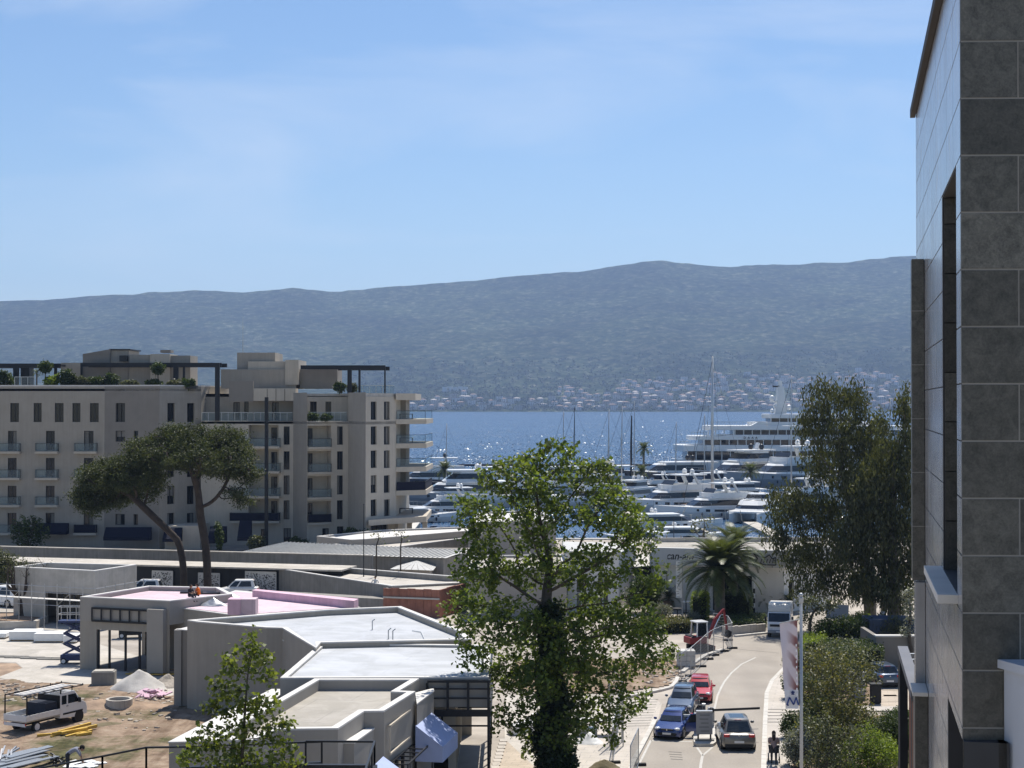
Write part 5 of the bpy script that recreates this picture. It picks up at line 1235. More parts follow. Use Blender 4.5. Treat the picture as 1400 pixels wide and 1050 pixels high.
# big plane tree with ivy on the trunk, beside the road
Yp = 78.0; pb = G(757, 1062, 0); pb = Vector((pb.x, Yp, 0))
tk = [AT(757, 1062, Yp), AT(755, 1010, Yp), AT(757, 960, Yp), AT(755, 910, Yp), AT(752, 860, Yp), AT(750, 800, Yp)]; tk[0].z = 0
tk = [Vector((pb.x, Yp, 0))] + [AT(757 - k * .6, 1050 - k * 14, Yp) for k in range(17)]
bl = [(757, 632, 42, 32), (700, 652, 52, 36, -1), (812, 655, 45, 34, 1), (652, 700, 42, 42, .5), (735, 705, 62, 46), (835, 700, 52, 40, -1), (875, 735, 42, 32, .5), (660, 770, 52, 44, -.5), (740, 775, 55, 40, 1), (815, 778, 55, 42), (890, 790, 30, 26), (640, 838, 42, 36, 1), (700, 850, 50, 42, -1.5), (800, 850, 55, 45, 1.5), (868, 850, 52, 42, 0), (893, 893, 40, 34, -.5), (645, 892, 36, 26), (690, 930, 46, 36, 1), (830, 915, 52, 36, .8), (790, 905, 40, 30, -1.5), (700, 985, 34, 30, -.6), (800, 975, 42, 30, 1), (855, 960, 40, 24, .4), (838, 1000, 26, 20, -.5), (735, 935, 40, 40, -1.6), (775, 880, 42, 38, -1.2), (715, 890, 38, 34, 1.2), (770, 1000, 44, 28, -1.4), (735, 1015, 34, 24, 1.3), (780, 940, 36, 34, 1.4)]
tree('plane_tree', 'tall broad plane tree with ivy-covered trunk beside the road barrier', pb, tk, [(c_, tuple(q_ * .9 for q_ in r_)) for c_, r_ in pxblobs(bl, Yp, 1.0)], 'leaf_plane', 'bark_plane', 2000, .32, 2.6, .45, .016, .5, 9, .22, .22, 11, shell=.25, leafr=.045, extra=(2, 13))
pt_ = bpy.data.objects['plane_tree']
rs = np.random.RandomState(4); iv = []
for k in range(2600):
    q_ = rs.uniform(0, 1); z_ = (q_ ** 1.15) * 8.3; a_ = rs.uniform(0, 2 * math.pi); rr_ = (.92 - .40 * min(1, z_ / 4.5) + .18 * math.sin(z_ * 2.3 + a_)) * (.75 + .25 * rs.uniform()); w_ = AT(757, 1050, Yp).x - z_ * .02
    iv.append((w_ + math.cos(a_) * rr_, Yp + math.sin(a_) * rr_, z_))
v, f_ = leaves(np.array(iv), 5, .13, .2, 77, .9); o = np_mesh('ivy', v, f_, 'leaf_ivy', pt_, pb); o['kind'] = 'stuff'
# young plane tree in front of the pavilions
Yy = 57.0; yb = Vector((PXX(325, Yy), Yy, 0))
tk = [yb] + [AT(325 + k * 1.1, 1120 - k * 16, Yy) for k in range(13)]
bl = [(343, 875, 15, 16), (330, 905, 30, 22), (355, 900, 22, 22), (300, 930, 16, 12), (372, 925, 13, 20), (325, 955, 32, 26), (365, 970, 26, 22), (290, 965, 20, 16), (335, 1000, 34, 26), (385, 1000, 24, 22), (285, 1010, 28, 20), (262, 1035, 22, 16), (320, 1045, 40, 26), (390, 1045, 28, 26), (350, 1080, 50, 30), (280, 1085, 40, 30)]
tree('young_plane_tree', 'slender young plane tree rising in front of the pavilions', yb, tk, pxblobs(bl, Yy, .8), 'leaf_young', 'bark_plane', 620, .16, 1.3, .24, .009, .11, 6, .15, .2, 23, shell=.3, leafr=.025, extra=(1, 1))
# umbrella pines
Yu = 151.0
def pine(label, basepx, trunkpx, bl, seed, nat, r0, low=None):
    b_ = Vector((PXX(basepx, Yu), Yu, 0)); tk = [b_] + [AT(a, c, Yu) for a, c in trunkpx]
    t2 = []
    for i in range(len(tk) - 1):
        for k in range(5): t2.append(tk[i].lerp(tk[i + 1], k / 5))
    t2.append(tk[-1])
    bb_ = pxblobs(bl, Yu, 1.15); A_ = blob_points(bb_, nat, seed, .2)
    t = thing('stone_pine', label, 'tree', b_, group='umbrella pines behind the site')
    P_, par = colonize(t2, A_, .42, 9.0, .7, 90, seed); mb, r, tips = limbs(P_, par, .05, r0, 2.0, pw=1.25); mb.build('trunk', 'bark_pine', t, smooth=True)
    v1, f1 = leaves(A_[::4], 150, (.42, .42, .26), .26, seed + 1, .4, 0, upright=.5); v2, f2 = leaves(P_[tips][::2], 60, (.34, .34, .2), .26, seed + 2, .4, 0, upright=.5)
    o = np_mesh('crown', np.concatenate([v1, v2]), np.concatenate([f1, f2 + len(v1)]), 'leaf_pine', t, b_); o['kind'] = 'stuff'
pine('umbrella pine with straight trunk carrying the broad high crown', 285, [(283, 770), (281, 745), (277, 722), (274, 705)], [(262, 604, 60, 24), (225, 618, 48, 26, -2), (305, 612, 48, 28, 1), (334, 632, 24, 24), (195, 630, 30, 26, 1), (270, 628, 66, 20, -3), (180, 640, 20, 20), (342, 648, 14, 14), (322, 680, 24, 10), (225, 640, 34, 14, 3), (300, 640, 36, 12, 2)], 31, 1100, .38)
pine('umbrella pine with forked leaning trunk and lower spreading crown', 252, [(251, 780), (249, 762), (246, 748), (242, 738)], [(150, 652, 38, 26), (126, 670, 26, 26, 1), (180, 648, 34, 24, -2), (113, 684, 14, 18), (200, 662, 22, 22, 1), (158, 678, 36, 14, 2), (130, 694, 16, 10)], 37, 640, .33)
# eucalyptus clump right of the showroom
def euc(label, bpx, bpy_, Y, trunkpx, bl, seed, nat, size=.3, r0=.5):
    b_ = Vector((PXX(bpx, Y), Y, 0)); tk = [b_] + [AT(a, c, Y) for a, c in trunkpx]; t2 = []
    for i in range(len(tk) - 1):
        for k in range(5): t2.append(tk[i].lerp(tk[i + 1], k / 5))
    t2.append(tk[-1])
    return tree('eucalyptus_tree', label, b_, t2, pxblobs(bl, Y, .9), 'leaf_euc', 'bark_pale', nat, .4, 4.0, .7, .02, r0, 16, (.3, .3, .5), size, seed, group='eucalyptus trees beside the showroom', droop=.8, aspect=.36, shell=.2, leafr=.06, extra=(1, 17))
euc('tall eucalyptus with hanging branches over the showroom end', 1190, 850, 128, [(1188, 800), (1178, 740), (1160, 680)], [(1120, 548, 24, 30), (1152, 556, 28, 30, 1), (1172, 545, 18, 28), (1110, 590, 22, 26), (1150, 600, 36, 30, -1), (1180, 600, 24, 34), (1130, 640, 40, 30, 1), (1175, 650, 36, 34, -1), (1075, 690, 34, 30), (1110, 700, 36, 34), (1150, 710, 40, 40, 1), (1060, 730, 20, 24), (1090, 755, 32, 30), (1130, 765, 36, 32, 1), (1105, 800, 28, 26), (1150, 800, 30, 26)], 41, 1150)
euc('dark dense eucalyptus between the stone tower and the showroom', 1222, 855, 124, [(1222, 800), (1220, 720), (1222, 640)], [(1238, 560, 14, 34), (1240, 620, 24, 36), (1215, 640, 28, 34), (1195, 670, 30, 40), (1235, 690, 28, 44), (1200, 730, 34, 44), (1235, 760, 26, 44), (1190, 790, 32, 40), (1225, 810, 28, 34), (1160, 745, 30, 34), (1180, 690, 30, 40)], 43, 1000, .34)
euc('slim eucalyptus top standing beyond the two larger ones', 1208, 850, 140, [(1208, 760), (1206, 680), (1206, 620)], [(1205, 585, 14, 22), (1208, 625, 18, 26), (1200, 660, 16, 22)], 47, 150, .3, .25)
# palms
def palm(label, base, h, nfr, L, seed, group=None, r0=.3, pot=False, name='palm_tree', dens=26, lw=.05, skirt=True):
    t = thing(name, label, 'palm', base, group=group); rs = random.Random(seed)
    mb = MB(); n_ = max(5, int(h / .25))
    mb.tube([(base[0] + .03 * math.sin(k * .4) * (k / n_), base[1], base[2] + h * k / n_) for k in range(n_ + 1)], [r0 * (1.25 if k < 2 else 1) * (1 + .1 * (k % 2)) for k in range(n_ + 1)], 9); mb.build('trunk', 'bark_pale', t)
    V_, F_ = [], []; rac = MB(); top = Vector((base[0], base[1], base[2] + h))
    for i in range(nfr):
        az = i * 2.39996 + rs.uniform(-.15, .15); q_ = i / (nfr - 1); el0 = R(84 - 92 * q_ ** 1.2 + rs.uniform(-6, 6)); Lf = L * rs.uniform(.88, 1.08); k_ = 12; p_ = top.copy(); el = el0; pts = [p_.copy()]
        for s_ in range(k_):
            el -= R(4.0 + 5 * (s_ / k_)) * (1.0 if el > R(-75) else 0); p_ = p_ + Vector((math.cos(az) * math.cos(el), math.sin(az) * math.cos(el), math.sin(el))) * (Lf / k_); pts.append(p_.copy())
        rac.tube(pts, [max(.008, .035 * (1 - j / (k_ + 1))) * L / 3 for j in range(len(pts))], 3, cap=False)
        for j in range(2, dens):
            u_ = j / dens * k_; a_ = int(min(u_, k_ - 1)); fr_ = u_ - a_; q0 = pts[a_].lerp(pts[a_ + 1], min(fr_, 1)); tg = (pts[a_ + 1] - pts[a_]).normalized(); sd = tg.cross(Vector((0, 0, 1)));
            if sd.length < 1e-3: sd = Vector((1, 0, 0))
            sd.normalize(); up = sd.cross(tg); ll = L * .2 * math.sin(math.pi * min(.97, .12 + .85 * j / dens)) + .05
            for sg in (-1, 1):
                d_ = (sd * sg * .8 + tg * .75 + up * .22 + Vector((0, 0, -.18))).normalized(); w_ = tg * lw * L / 3
                k0 = len(V_); V_ += [tuple(q0 - w_ * .5), tuple(q0 + w_ * .5), tuple(q0 + d_ * ll), tuple(q0 + d_ * ll * .6 - w_ * .5)]; F_.append((k0, k0 + 1, k0 + 2, k0 + 3))
    rac.build('frond_stem', 'leaf_palm', t); o = np_mesh('fronds', np.array(V_), np.array(F_), 'leaf_palm', t, base); o['kind'] = 'stuff'
    return t
b_ = G(984, 852, 0); palm('large date palm with wide crown in front of the showroom', b_, 4.3, 85, 4.1, 3, r0=.42, dens=36, lw=.08)
b_ = G(1004, 844, 0); palm('taller slimmer date palm close behind the large one', b_, 5.6, 60, 3.3, 13, r0=.32, dens=30, lw=.08)
b_ = G(985, 846, 0);
def dpalm(px, wl, top, label, L, seed, n_=40):
    Y = (HC) * F / (wl - HOR); b_ = Vector((PXX(px, Y), Y, 0)); h = zy(top, Y) - L * .35; palm(label, b_, h, n_, L, seed, 'palms on the quay', r0=.22, dens=18, lw=.12)
QP = []
def qpalm(px, Y, top, L, label, seed, z0=0.0):
    b_ = Vector((PXX(px, Y), Y, z0)); palm(label, b_, max(1.0, zy(top, Y) - z0 - L * .45), 42, L, seed, 'palms on the quay', r0=.22, dens=18, lw=.13)
JY = [(608, 322, 634, 3.0, 'dark palm on the quay by the seaward terraces of the apartments'), (880, 322, 607, 2.4, 'small palm rising against the glittering water'), (877, 316, 638, 2.3, 'short dark palm standing next to the fishing yacht'), (1026, 326, 636, 3.0, 'bushy palm on the quay in front of the dark-hulled yachts')]
for i, (px_, Y_, tp_, L_, lb_) in enumerate(JY):
    qpalm(px_, Y_, tp_, L_, lb_, 60 + i, .002); x_ = PXX(px_, Y_); tag(MB().bb(x_ - 3, x_ + 3, Y_ - 2, Y_ + 2, -4, 0).build('pier_head', 'concrete_pale'), kind='structure')
# shrubs and hedges
def shrub(name, label, base, rad, n_, lm, size, seed, cat='shrub', group=None, blobs=None, stems=True, aspect=.7, per=6, spread=.1, up=0.0, droop=0.0):
    t = thing(name, label, cat, base, group=group); rs = random.Random(seed); bx_, by_, bz_ = rad
    if blobs is None:
        blobs = [((base[0] + rs.uniform(-.45, .45) * bx_, base[1] + rs.uniform(-.45, .45) * by_, base[2] + bz_ * rs.uniform(.7, 1.35)), (bx_ * rs.uniform(.4, .65), by_ * rs.uniform(.4, .65), bz_ * rs.uniform(.35, .6))) for _ in range(7)]
        blobs.append(((base[0], base[1], base[2] + bz_ * .75), (bx_ * .8, by_ * .8, bz_ * .7)))
    A_ = blob_points(blobs, n_, seed, .55); A_ = A_[A_[:, 2] > base[2] + .03]
    v, f_ = leaves(A_, per, spread, size, seed + 1, aspect, droop, upright=up); o = np_mesh('foliage', v, f_, lm, t, base); o['kind'] = 'stuff'
    if stems:
        mb = MB()
        for k in range(9): a_ = A_[rs.randrange(len(A_))]; m_ = Vector(base).lerp(Vector(a_), .5) + Vector((0, 0, .1)); mb.tube([Vector(base) + Vector((rs.uniform(-.1, .1), rs.uniform(-.1, .1), 0)), m_, a_], [.04, .025, .008], 4, cap=False)
        mb.build('stem', 'bark_plane', t)
    return t
def hedge(label, pix, h, lm, seed, dens=26, name='hedge', size=.11):
    """clipped hedge: leaves over the skin of a prism"""
    pl = gp(pix, 0); t = thing(name, label, 'hedge', (sum(p[0] for p in pl) / len(pl), sum(p[1] for p in pl) / len(pl), 0)); rs = np.random.RandomState(seed); pts = []
    for i in range(len(pl)):
        a_, b_ = Vector(pl[i]), Vector(pl[(i + 1) % len(pl)]); L = (b_ - a_).length
        for k in range(int(L * h * dens)): q_ = a_.lerp(b_, rs.uniform()); pts.append((q_.x, q_.y, rs.uniform(.05, h)))
    xs_ = [p[0] for p in pl]; ys_ = [p[1] for p in pl]; ar = abs(sum(pl[i][0] * pl[(i + 1) % len(pl)][1] - pl[(i + 1) % len(pl)][0] * pl[i][1] for i in range(len(pl)))) / 2; cnt = 0
    while cnt < ar * dens * 1.4:
        x, y = rs.uniform(min(xs_), max(xs_)), rs.uniform(min(ys_), max(ys_)); ins = False; j = len(pl) - 1
        for i in range(len(pl)):
            if (pl[i][1] > y) != (pl[j][1] > y) and x < (pl[j][0] - pl[i][0]) * (y - pl[i][1]) / (pl[j][1] - pl[i][1] + 1e-9) + pl[i][0]: ins = not ins
            j = i
        if ins: pts.append((x, y, h + rs.normal(0, .05))); cnt += 1
    v, f_ = leaves(np.array(pts), 5, .08, size, seed + 1, .7); o = np_mesh('foliage', v, f_, lm, t, ORG[t.name]); o['kind'] = 'stuff'
    MB().prism(inset(pl, .12), .02, h - .12).build('twigs', 'hedge_core', t)
    return t
hedge('dark clipped hedge behind the date palm', [(985, 838), (1028, 839), (1026, 846), (985, 846)], 2.0, 'leaf_hedge', 3)
hedge('yellow-green topped hedge beside the date palm trunk', [(945, 848), (968, 850), (968, 842), (950, 841)], 2.0, 'leaf_lime', 5)
hedge('low planted bed of shrubs edged by a stone wall at the bend', [(992, 866), (1046, 862), (1046, 852), (985, 856)], .8, 'leaf_hedge', 7)
hedge('low yellowish hedge along the roundabout bed', [(862, 868), (945, 866), (945, 858), (868, 860)], .9, 'leaf_dry', 9, size=.12)
bw_ = thing('bed_wall', 'low pale stone wall around the planted bed at the bend', 'wall', G(1015, 866, 0)); q0, q1 = G(988, 868.5, 0), G(1047, 863.5, 0)
for k in range(14):
    a_, b_ = q0.lerp(q1, k / 14), q0.lerp(q1, (k + .96) / 14); MB().prism([(a_.x, a_.y), (b_.x, b_.y), (b_.x, b_.y + .3), (a_.x, a_.y + .3)], 0, .62 + rnd.uniform(-.03, .03)).build('stone', 'concrete_pale', bw_)
shrub('round_shrub', 'round clipped grey-green bush beside the white flag', G(907, 847, 0), (.9, .9, .75), 500, 'leaf_silver', .1, 3)
shrub('round_shrub', 'large rounded green bush at the foot of the white house', G(880, 838, 0), (1.9, 1.6, 1.9), 1300, 'leaf_hedge', .16, 4)
shrub('round_shrub', 'grey bush next to the excavator cab', G(948, 855, 0), (.7, .7, .6), 300, 'leaf_silver', .1, 6)
def potplant(label, px, py, h, seed):
    b_ = G(px, py, 0); t = palm(label, Vector((b_.x, b_.y, .75)), .25, 26, h, seed, 'potted palms', r0=.1, dens=14, lw=.14, name='potted_palm'); MB().tube([(b_.x, b_.y, 0), (b_.x, b_.y, .75)], [.32, .48], 12).build('pot', 'terracotta', t)
potplant('palm in a tall terracotta pot by the showroom wall', 914, 833, 1.5, 5); potplant('small palm in a pot under the showroom window', 1045, 836, 1.2, 6); potplant('potted palm at the showroom corner', 1078, 838, 1.3, 8)
# right-hand side planting between pavement and tower
hedge('clipped hedge bordering the parking bay', [(1122, 905), (1205, 903), (1206, 918), (1128, 918)], 1.5, 'leaf_hedge', 11)
hedge('bright green hedge strip behind the banner pole', [(1098, 905), (1125, 900), (1132, 888), (1100, 890)], 1.3, 'leaf_lime', 12)
shrub('round_shrub', 'dark rounded shrub in front of the low grey wall', G(1150, 888, 0), (2.6, 1.6, 1.4), 1500, 'leaf_hedge', .14, 21)
shrub('round_shrub', 'lime tinted shrub beside the blue container', G(1172, 868, 0), (1.2, 1, 1), 500, 'leaf_lime', .13, 22)
shrub('round_shrub', 'big olive-green ball shrub near the rusty panel', G(1190, 1065, 0), (1.7, 1.4, 1.35), 1500, 'leaf_lime', .09, 24, per=7)
shrub('round_shrub', 'dark glossy clipped shrub against the porch', G(1231, 1052, 0), (1.2, 1.0, 1.5), 1300, 'leaf_hedge', .09, 25, per=7)
shrub('round_shrub', 'glossy shrub behind the olive-green ball shrub', G(1215, 1015, 0), (1.9, 1.2, 1.1), 1300, 'leaf_hedge', .1, 26, per=7)
shrub('round_shrub', 'silvery lavender bush at the pavement edge by the banner pole', G(1095, 1050, 0), (1.0, 1.0, 1.1), 1100, 'leaf_silver', .1, 27, per=6)
shrub('round_shrub', 'small dark green shrub at the pavement edge near the crossing', G(1085, 1012, 0), (.7, .8, .9), 700, 'leaf_hedge', .1, 28)
shrub('round_shrub', 'pale thorny bush hanging over the grey wall', G(1222, 888, 0), (1.4, .9, 1.5), 700, 'leaf_olive', .1, 29)
def bushy(label, px, py, Y, bl, seed, lm='leaf_dry', nat=420, per=7, size=.11):
    b_ = Vector((PXX(px, Y), Y, 0)); tk = [b_ + Vector((0, 0, .25 * k)) for k in range(6)]
    tree('ornamental_tree', label, b_, tk, pxblobs(bl, Y, .8), lm, 'bark_plane', nat, .2, 1.8, .32, .010, .13, per + 4, .17, size * 1.15, seed, group='sparse trees between pavement and tower', shell=.15, leafr=.03, extra=(1, 4))
bushy('sparse yellowing tree with thin branches beside the banner pole', 1135, 1040, 80, [(1130, 905, 34, 22), (1165, 920, 32, 22), (1115, 945, 26, 24), (1150, 955, 38, 28), (1110, 990, 24, 24), (1150, 1000, 40, 28), (1180, 975, 24, 22), (1130, 1035, 30, 22)], 51, nat=700)
bushy('olive-leaved tree with fine twigs behind the yellowing tree', 1165, 985, 92, [(1150, 890, 40, 16), (1120, 900, 28, 20), (1180, 905, 30, 18), (1140, 930, 40, 20), (1185, 925, 22, 16)], 52, 'leaf_olive', 500)
bushy('thin bare-branched tree growing in front of the ball shrub', 1128, 1062, 76, [(1125, 1000, 26, 24), (1140, 1030, 36, 24), (1160, 1010, 26, 20), (1115, 1045, 24, 18)], 53, 'leaf_olive', 330, 4)
bushy('small flat-topped tree beside the white truck', 1107, 872, 118, [(1105, 822, 18, 8), (1125, 832, 18, 9), (1138, 826, 14, 8), (1100, 845, 14, 8)], 54, 'leaf_olive', 220, 7, .13)
bushy('slender pale tree in front of the tower end', 1245, 890, 110, [(1243, 815, 10, 12), (1246, 840, 10, 14), (1240, 862, 9, 10)], 55, 'leaf_silver', 160, 6, .12)
for i, (px_, py_, rx_, h_, lm_, lb_) in enumerate(((1100, 958, 1.6, 1.0, 'leaf_hedge', 'low green shrub close behind the banner pole foot'), (1128, 950, 1.9, 1.2, 'leaf_dry', 'yellowing shrub under the sparse tree'), (1160, 942, 1.7, 1.1, 'leaf_hedge', 'green shrub in front of the grey cabinets'), (1100, 925, 1.7, 1.1, 'leaf_olive', 'olive shrub between pavement and clipped hedge'), (1140, 925, 2.0, 1.2, 'leaf_hedge', 'dense green shrub before the clipped hedge'), (1118, 1005, 1.5, 1.2, 'leaf_hedge', 'leafy shrub inside the lower planting bed'), (1160, 1008, 1.7, 1.1, 'leaf_dry', 'brownish shrub beside the lower footway'), (1105, 1030, 1.2, 1.0, 'leaf_hedge', 'green shrub beside the silvery lavender bush'), (1150, 1045, 1.5, 1.2, 'leaf_olive', 'olive shrub in front of the twiggy trees'))):
    shrub('round_shrub', lb_, G(px_, py_), (rx_, rx_ * .8, h_), 900, lm_, .12, 200 + i, per=6)
# roof garden of the apartment block (each plant its own)
RG = [(6, 515, 16, 12, 'leaf_hedge', 'dense dark bush at the end of the apartment roof garden'), (70, 518, 13, 10, 'leaf_lime', 'bright lime bush beside the roof palm'), (92, 513, 15, 14, 'leaf_hedge', 'tallest dark evergreen bush on the apartment roof'), (112, 520, 12, 9, 'leaf_olive', 'olive bush between dark roof bushes'), (132, 519, 14, 9, 'leaf_hedge', 'wide low bush between the olive bush and the stair heads'), (152, 517, 13, 10, 'leaf_hedge', 'dark bush in front of the roof stair heads'), (178, 523, 16, 5, 'leaf_olive', 'low trailing roof plant below the stair heads'), (210, 522, 14, 6, 'leaf_hedge', 'low bush under the roof lollipop tree'), (240, 523, 14, 5, 'leaf_olive', 'low spreading plant next to the dark roof post'), (258, 521, 11, 7, 'leaf_hedge', 'low bush at the corner of the roof garden by the tall dark post')]
for i, (px_, py_, rx_, rz_, lm_, lb_) in enumerate(RG):
    Y = 204.6; b_ = Vector((PXX(px_, Y), Y, 19.92)); shrub('roof_bush', lb_, b_, (rx_ * Y / F, .9, max(.55, (528 - py_ + rz_) * Y / F * .55)), 420, lm_, .24, 80 + i, group='roof garden bushes')
    tag(MB().bb(b_.x - 1.1, b_.x + 1.1, Y - .6, Y + .6, 19.905, 20.3).build('planter', 'dark_frame'), 'dark planter trough holding the %s' % lb_.split(' at ')[0].split(' beside ')[0].split(' on ')[0].split(' in ')[0], 'planter', 'roof planters')
b_ = Vector((PXX(50, 205), 205, 19.92)); palm('little palm in the apartment roof garden', b_, 1.9, 22, 1.0, 9, r0=.09, dens=12, lw=.16, name='roof_palm')
for px_, py_, lb_ in ((62, 502, 'round-headed small tree behind the roof palm'), (216, 504, 'lollipop tree standing alone on the apartment roof')):
    b_ = Vector((PXX(px_, 205.3), 205.3, 19.92)); c = AT(px_, py_, 205.3); t = thing('roof_tree', lb_, 'tree', b_); MB().tube([b_, c], [.09, .06], 6).build('trunk', 'bark_plane', t)
    A_ = blob_points([(c, (.85, .8, .75))], 260, 3, .4); v, f_ = leaves(A_, 6, .12, .22, 8); o = np_mesh('crown', v, f_, 'leaf_hedge', t, b_); o['kind'] = 'stuff'
for px_, Y, h, lm_, lb_ in ((465, 204.2, 1.5, 'leaf_hedge', 'dark conifer in the roof terrace corner under the pergola'), (482, 205, 1.3, 'leaf_olive', 'olive bush under the seaward roof pergola'), (427, 202.2, .9, 'leaf_hedge', 'potted bush at the loggia end of the top balcony'), (446, 201.8, .8, 'leaf_hedge', 'potted bush halfway along the top balcony')):
    shrub('terrace_bush', lb_, Vector((PXX(px_, Y), Y, 19.32 if Y > 204 else 15.8)), (.9, .6, h * .6), 240, lm_, .2, int(px_), group='terrace bushes')
for px_, py_, rx, h, lb_ in ((488, 740, 1.9, 1.7, 'broad dark shrub at the foot of the seaward apartment wing'), (410, 745, 1.4, 1.0, 'dark bush by the base of the loggia wing'), (350, 748, 1.3, 1.2, 'light green bush beside the blue awning'), (40, 752, 2.8, 2.4, 'dark tree-like bush by the apartment balconies'), (300, 752, .5, 2.2, 'narrow dark cypress between the blue awnings')):
    shrub('garden_bush', lb_, Vector((PXX(px_, 196), 196, 0)), (rx, 1.1, h), 520, 'leaf_hedge' if px_ != 350 else 'leaf_olive', .24, px_, group='bushes along the apartments')
shrub('garden_bush', 'light bushy crown overhanging the hoarding end', Vector((PXX(5, 150), 150, 0)), (2.2, 1.6, 2.6), 700, 'leaf_olive', .2, 99)
for px_, lb_ in ((515, 'slim young tree close to the thin lamp post'), (548, 'slim young tree before the pyramid-roofed kiosk')):
    Y = 150; b_ = Vector((PXX(px_, Y), Y, 0)); bushy_ = [(px_, 730, 12, 9), (px_ + 5, 742, 9, 6)]
    tree('sapling', lb_, b_, [b_ + Vector((0, 0, .8 * k)) for k in range(7)], pxblobs(bushy_, Y, 1), 'leaf_olive', 'bark_plane', 70, .3, 2.5, .4, .012, .07, 4, .16, .2, px_, group='young trees by the formwork')
b_ = G(962, 742, 0); Y = 165; b_ = Vector((PXX(962, Y), Y, 0)); tree('quay_tree', 'round grey-green tree on the quay behind the showroom roof', b_, [b_ + Vector((0, 0, .8 * k)) for k in range(6)], pxblobs([(962, 712, 18, 10), (958, 724, 18, 12), (970, 722, 12, 10)], Y, 1), 'leaf_olive', 'bark_plane', 220, .35, 3, .5, .015, .14, 8, .2, .22, 71)
# pollarded olive in its raised stone bed
b_ = G(34, 849, 0); tk = [b_ + Vector((0, 0, .3 * k)) for k in range(6)]
ol = thing('olive_tree', 'old pollarded olive with bare upright branches in a stone planter', 'tree', b_)
rs = random.Random(5); mb = MB(); mb.tube([b_, b_ + Vector((.05, 0, .8)), b_ + Vector((-.05, 0, 1.7)), b_ + Vector((.0, 0, 2.1))], [.75, .62, .58, .5], 10)
tips_ = []
for k in range(9):
    a_ = k * .7 + rs.uniform(-.2, .2); r1 = rs.uniform(.7, 1.5); p0 = b_ + Vector((math.cos(a_) * .3, math.sin(a_) * .3, 1.8)); p1 = b_ + Vector((math.cos(a_) * r1, math.sin(a_) * r1 * .7, 2.9 + rs.uniform(-.2, .4))); p2 = p1 + Vector((rs.uniform(-.2, .3), 0, rs.uniform(.9, 1.6))); mb.tube([p0, p1, p2], [.2, .12, .04], 6)
    for j in range(5): q_ = p1.lerp(p2, rs.uniform(.2, 1)); e_ = q_ + Vector((rs.uniform(-.6, .6), rs.uniform(-.4, .4), rs.uniform(.4, .9))); mb.tube([q_, e_], [.03, .008], 4); tips_.append(e_)
mb.build('trunk', 'bark_olive', ol); v, f_ = leaves(np.array([tuple(q_) for q_ in tips_]), 14, .25, .1, 4, .4); o = np_mesh('crown', v, f_, 'leaf_olive', ol, b_); o['kind'] = 'stuff'
# ---- marina
mat('gelcoat', (0.74, 0.74, 0.72), .25, var=.03, scale=.8, spec=.5)
mat('gelcoat_cream', (0.62, 0.58, 0.50), .3, var=.04, scale=.8, spec=.5)
mat('hull_navy', (0.02, 0.03, 0.055), .2, var=.05, scale=.6, spec=.6)
mat('hull_grey', (0.26, 0.28, 0.30), .25, var=.04, scale=.6, spec=.5)
mat('teak', (0.30, 0.20, 0.12), .7, var=.12, scale=3)
mat('alu_mast', (0.58, 0.58, 0.56), .35, metal=.5, var=.05, scale=1)
mat('black_mast', (0.02, 0.02, 0.022), .3, var=.0)
mat('rope', (0.45, 0.42, 0.36), .9, var=.1, scale=5)
mat('canvas_dark', (0.03, 0.035, 0.05), .9, var=.15, scale=2)
mat('canvas_white', (0.66, 0.65, 0.62), .85, var=.06, scale=2)
glass('yacht_glass', (0.008, 0.010, 0.014), .05)
def hull_sections(L, B, fb, fbow, draft=.6, n_=12):
    """x forward (stern -L/2 .. bow L/2)"""
    secs = []
    for i in range(n_):
        t = i / (n_ - 1); x = -L / 2 + L * t
        w = B / 2 * (0.92 + .08 * min(1, t * 4)) * (1 - max(0, (t - .45) / .55) ** 2.2); w = max(w, .03)
        zt = fb + (fbow - fb) * t ** 1.8; fl = .72 + .12 * t; wb = w * (fl - .35 * max(0, t - .6) * 2)
        xo = x + (0.0 if t < .8 else (t - .8) * L * .10); xb = x - (0.0 if t < .8 else (t - .8) * L * .28)
        secs.append([(xb, -wb * .75, -draft), (xb * .5 + xo * .5, -wb, .15), (xo, -w, zt * .62), (xo, -w, zt), (xo, w, zt), (xo, w, zt * .62), (xb * .5 + xo * .5, wb, .15), (xb, wb * .75, -draft)])
    return secs
def house(mb, x0, x1, z0, z1, w0, w1, rake_f=.8, rake_r=.2, bow=.6):
    """deck house with raked ends: returns outline rings (bottom, top)"""
    def ringp(xa, xb, w, z): return [(xa, -w, z), (xb - bow * w, -w, z), (xb, -w * .55, z), (xb, w * .55, z), (xb - bow * w, w, z), (xa, w, z)]
    h = z1 - z0
    r0 = ringp(x0, x1, w0, z0); r1 = ringp(x0 + rake_r * h, x1 - rake_f * h, w1, z1); mb.loft([r0, r1]); return r0, r1
def band(r0, r1, t0, t1, out=1.012, skip_back=True):
    """glass strip wrapped around a deck house between fractions t0 and t1 of its height"""
    mb = MB(); n_ = len(r0)
    def q(i, t): a_, b_ = Vector(r0[i]), Vector(r1[i]); p_ = a_.lerp(b_, t); return Vector((p_.x + (.03 if p_.x > 0 else 0) + .0, p_.y * out + (.015 if p_.y > 0 else -.015), p_.z))
    for i in range(n_ - 1): mb.quad(q(i, t0), q(i + 1, t0), q(i + 1, t1), q(i, t1))
    return mb
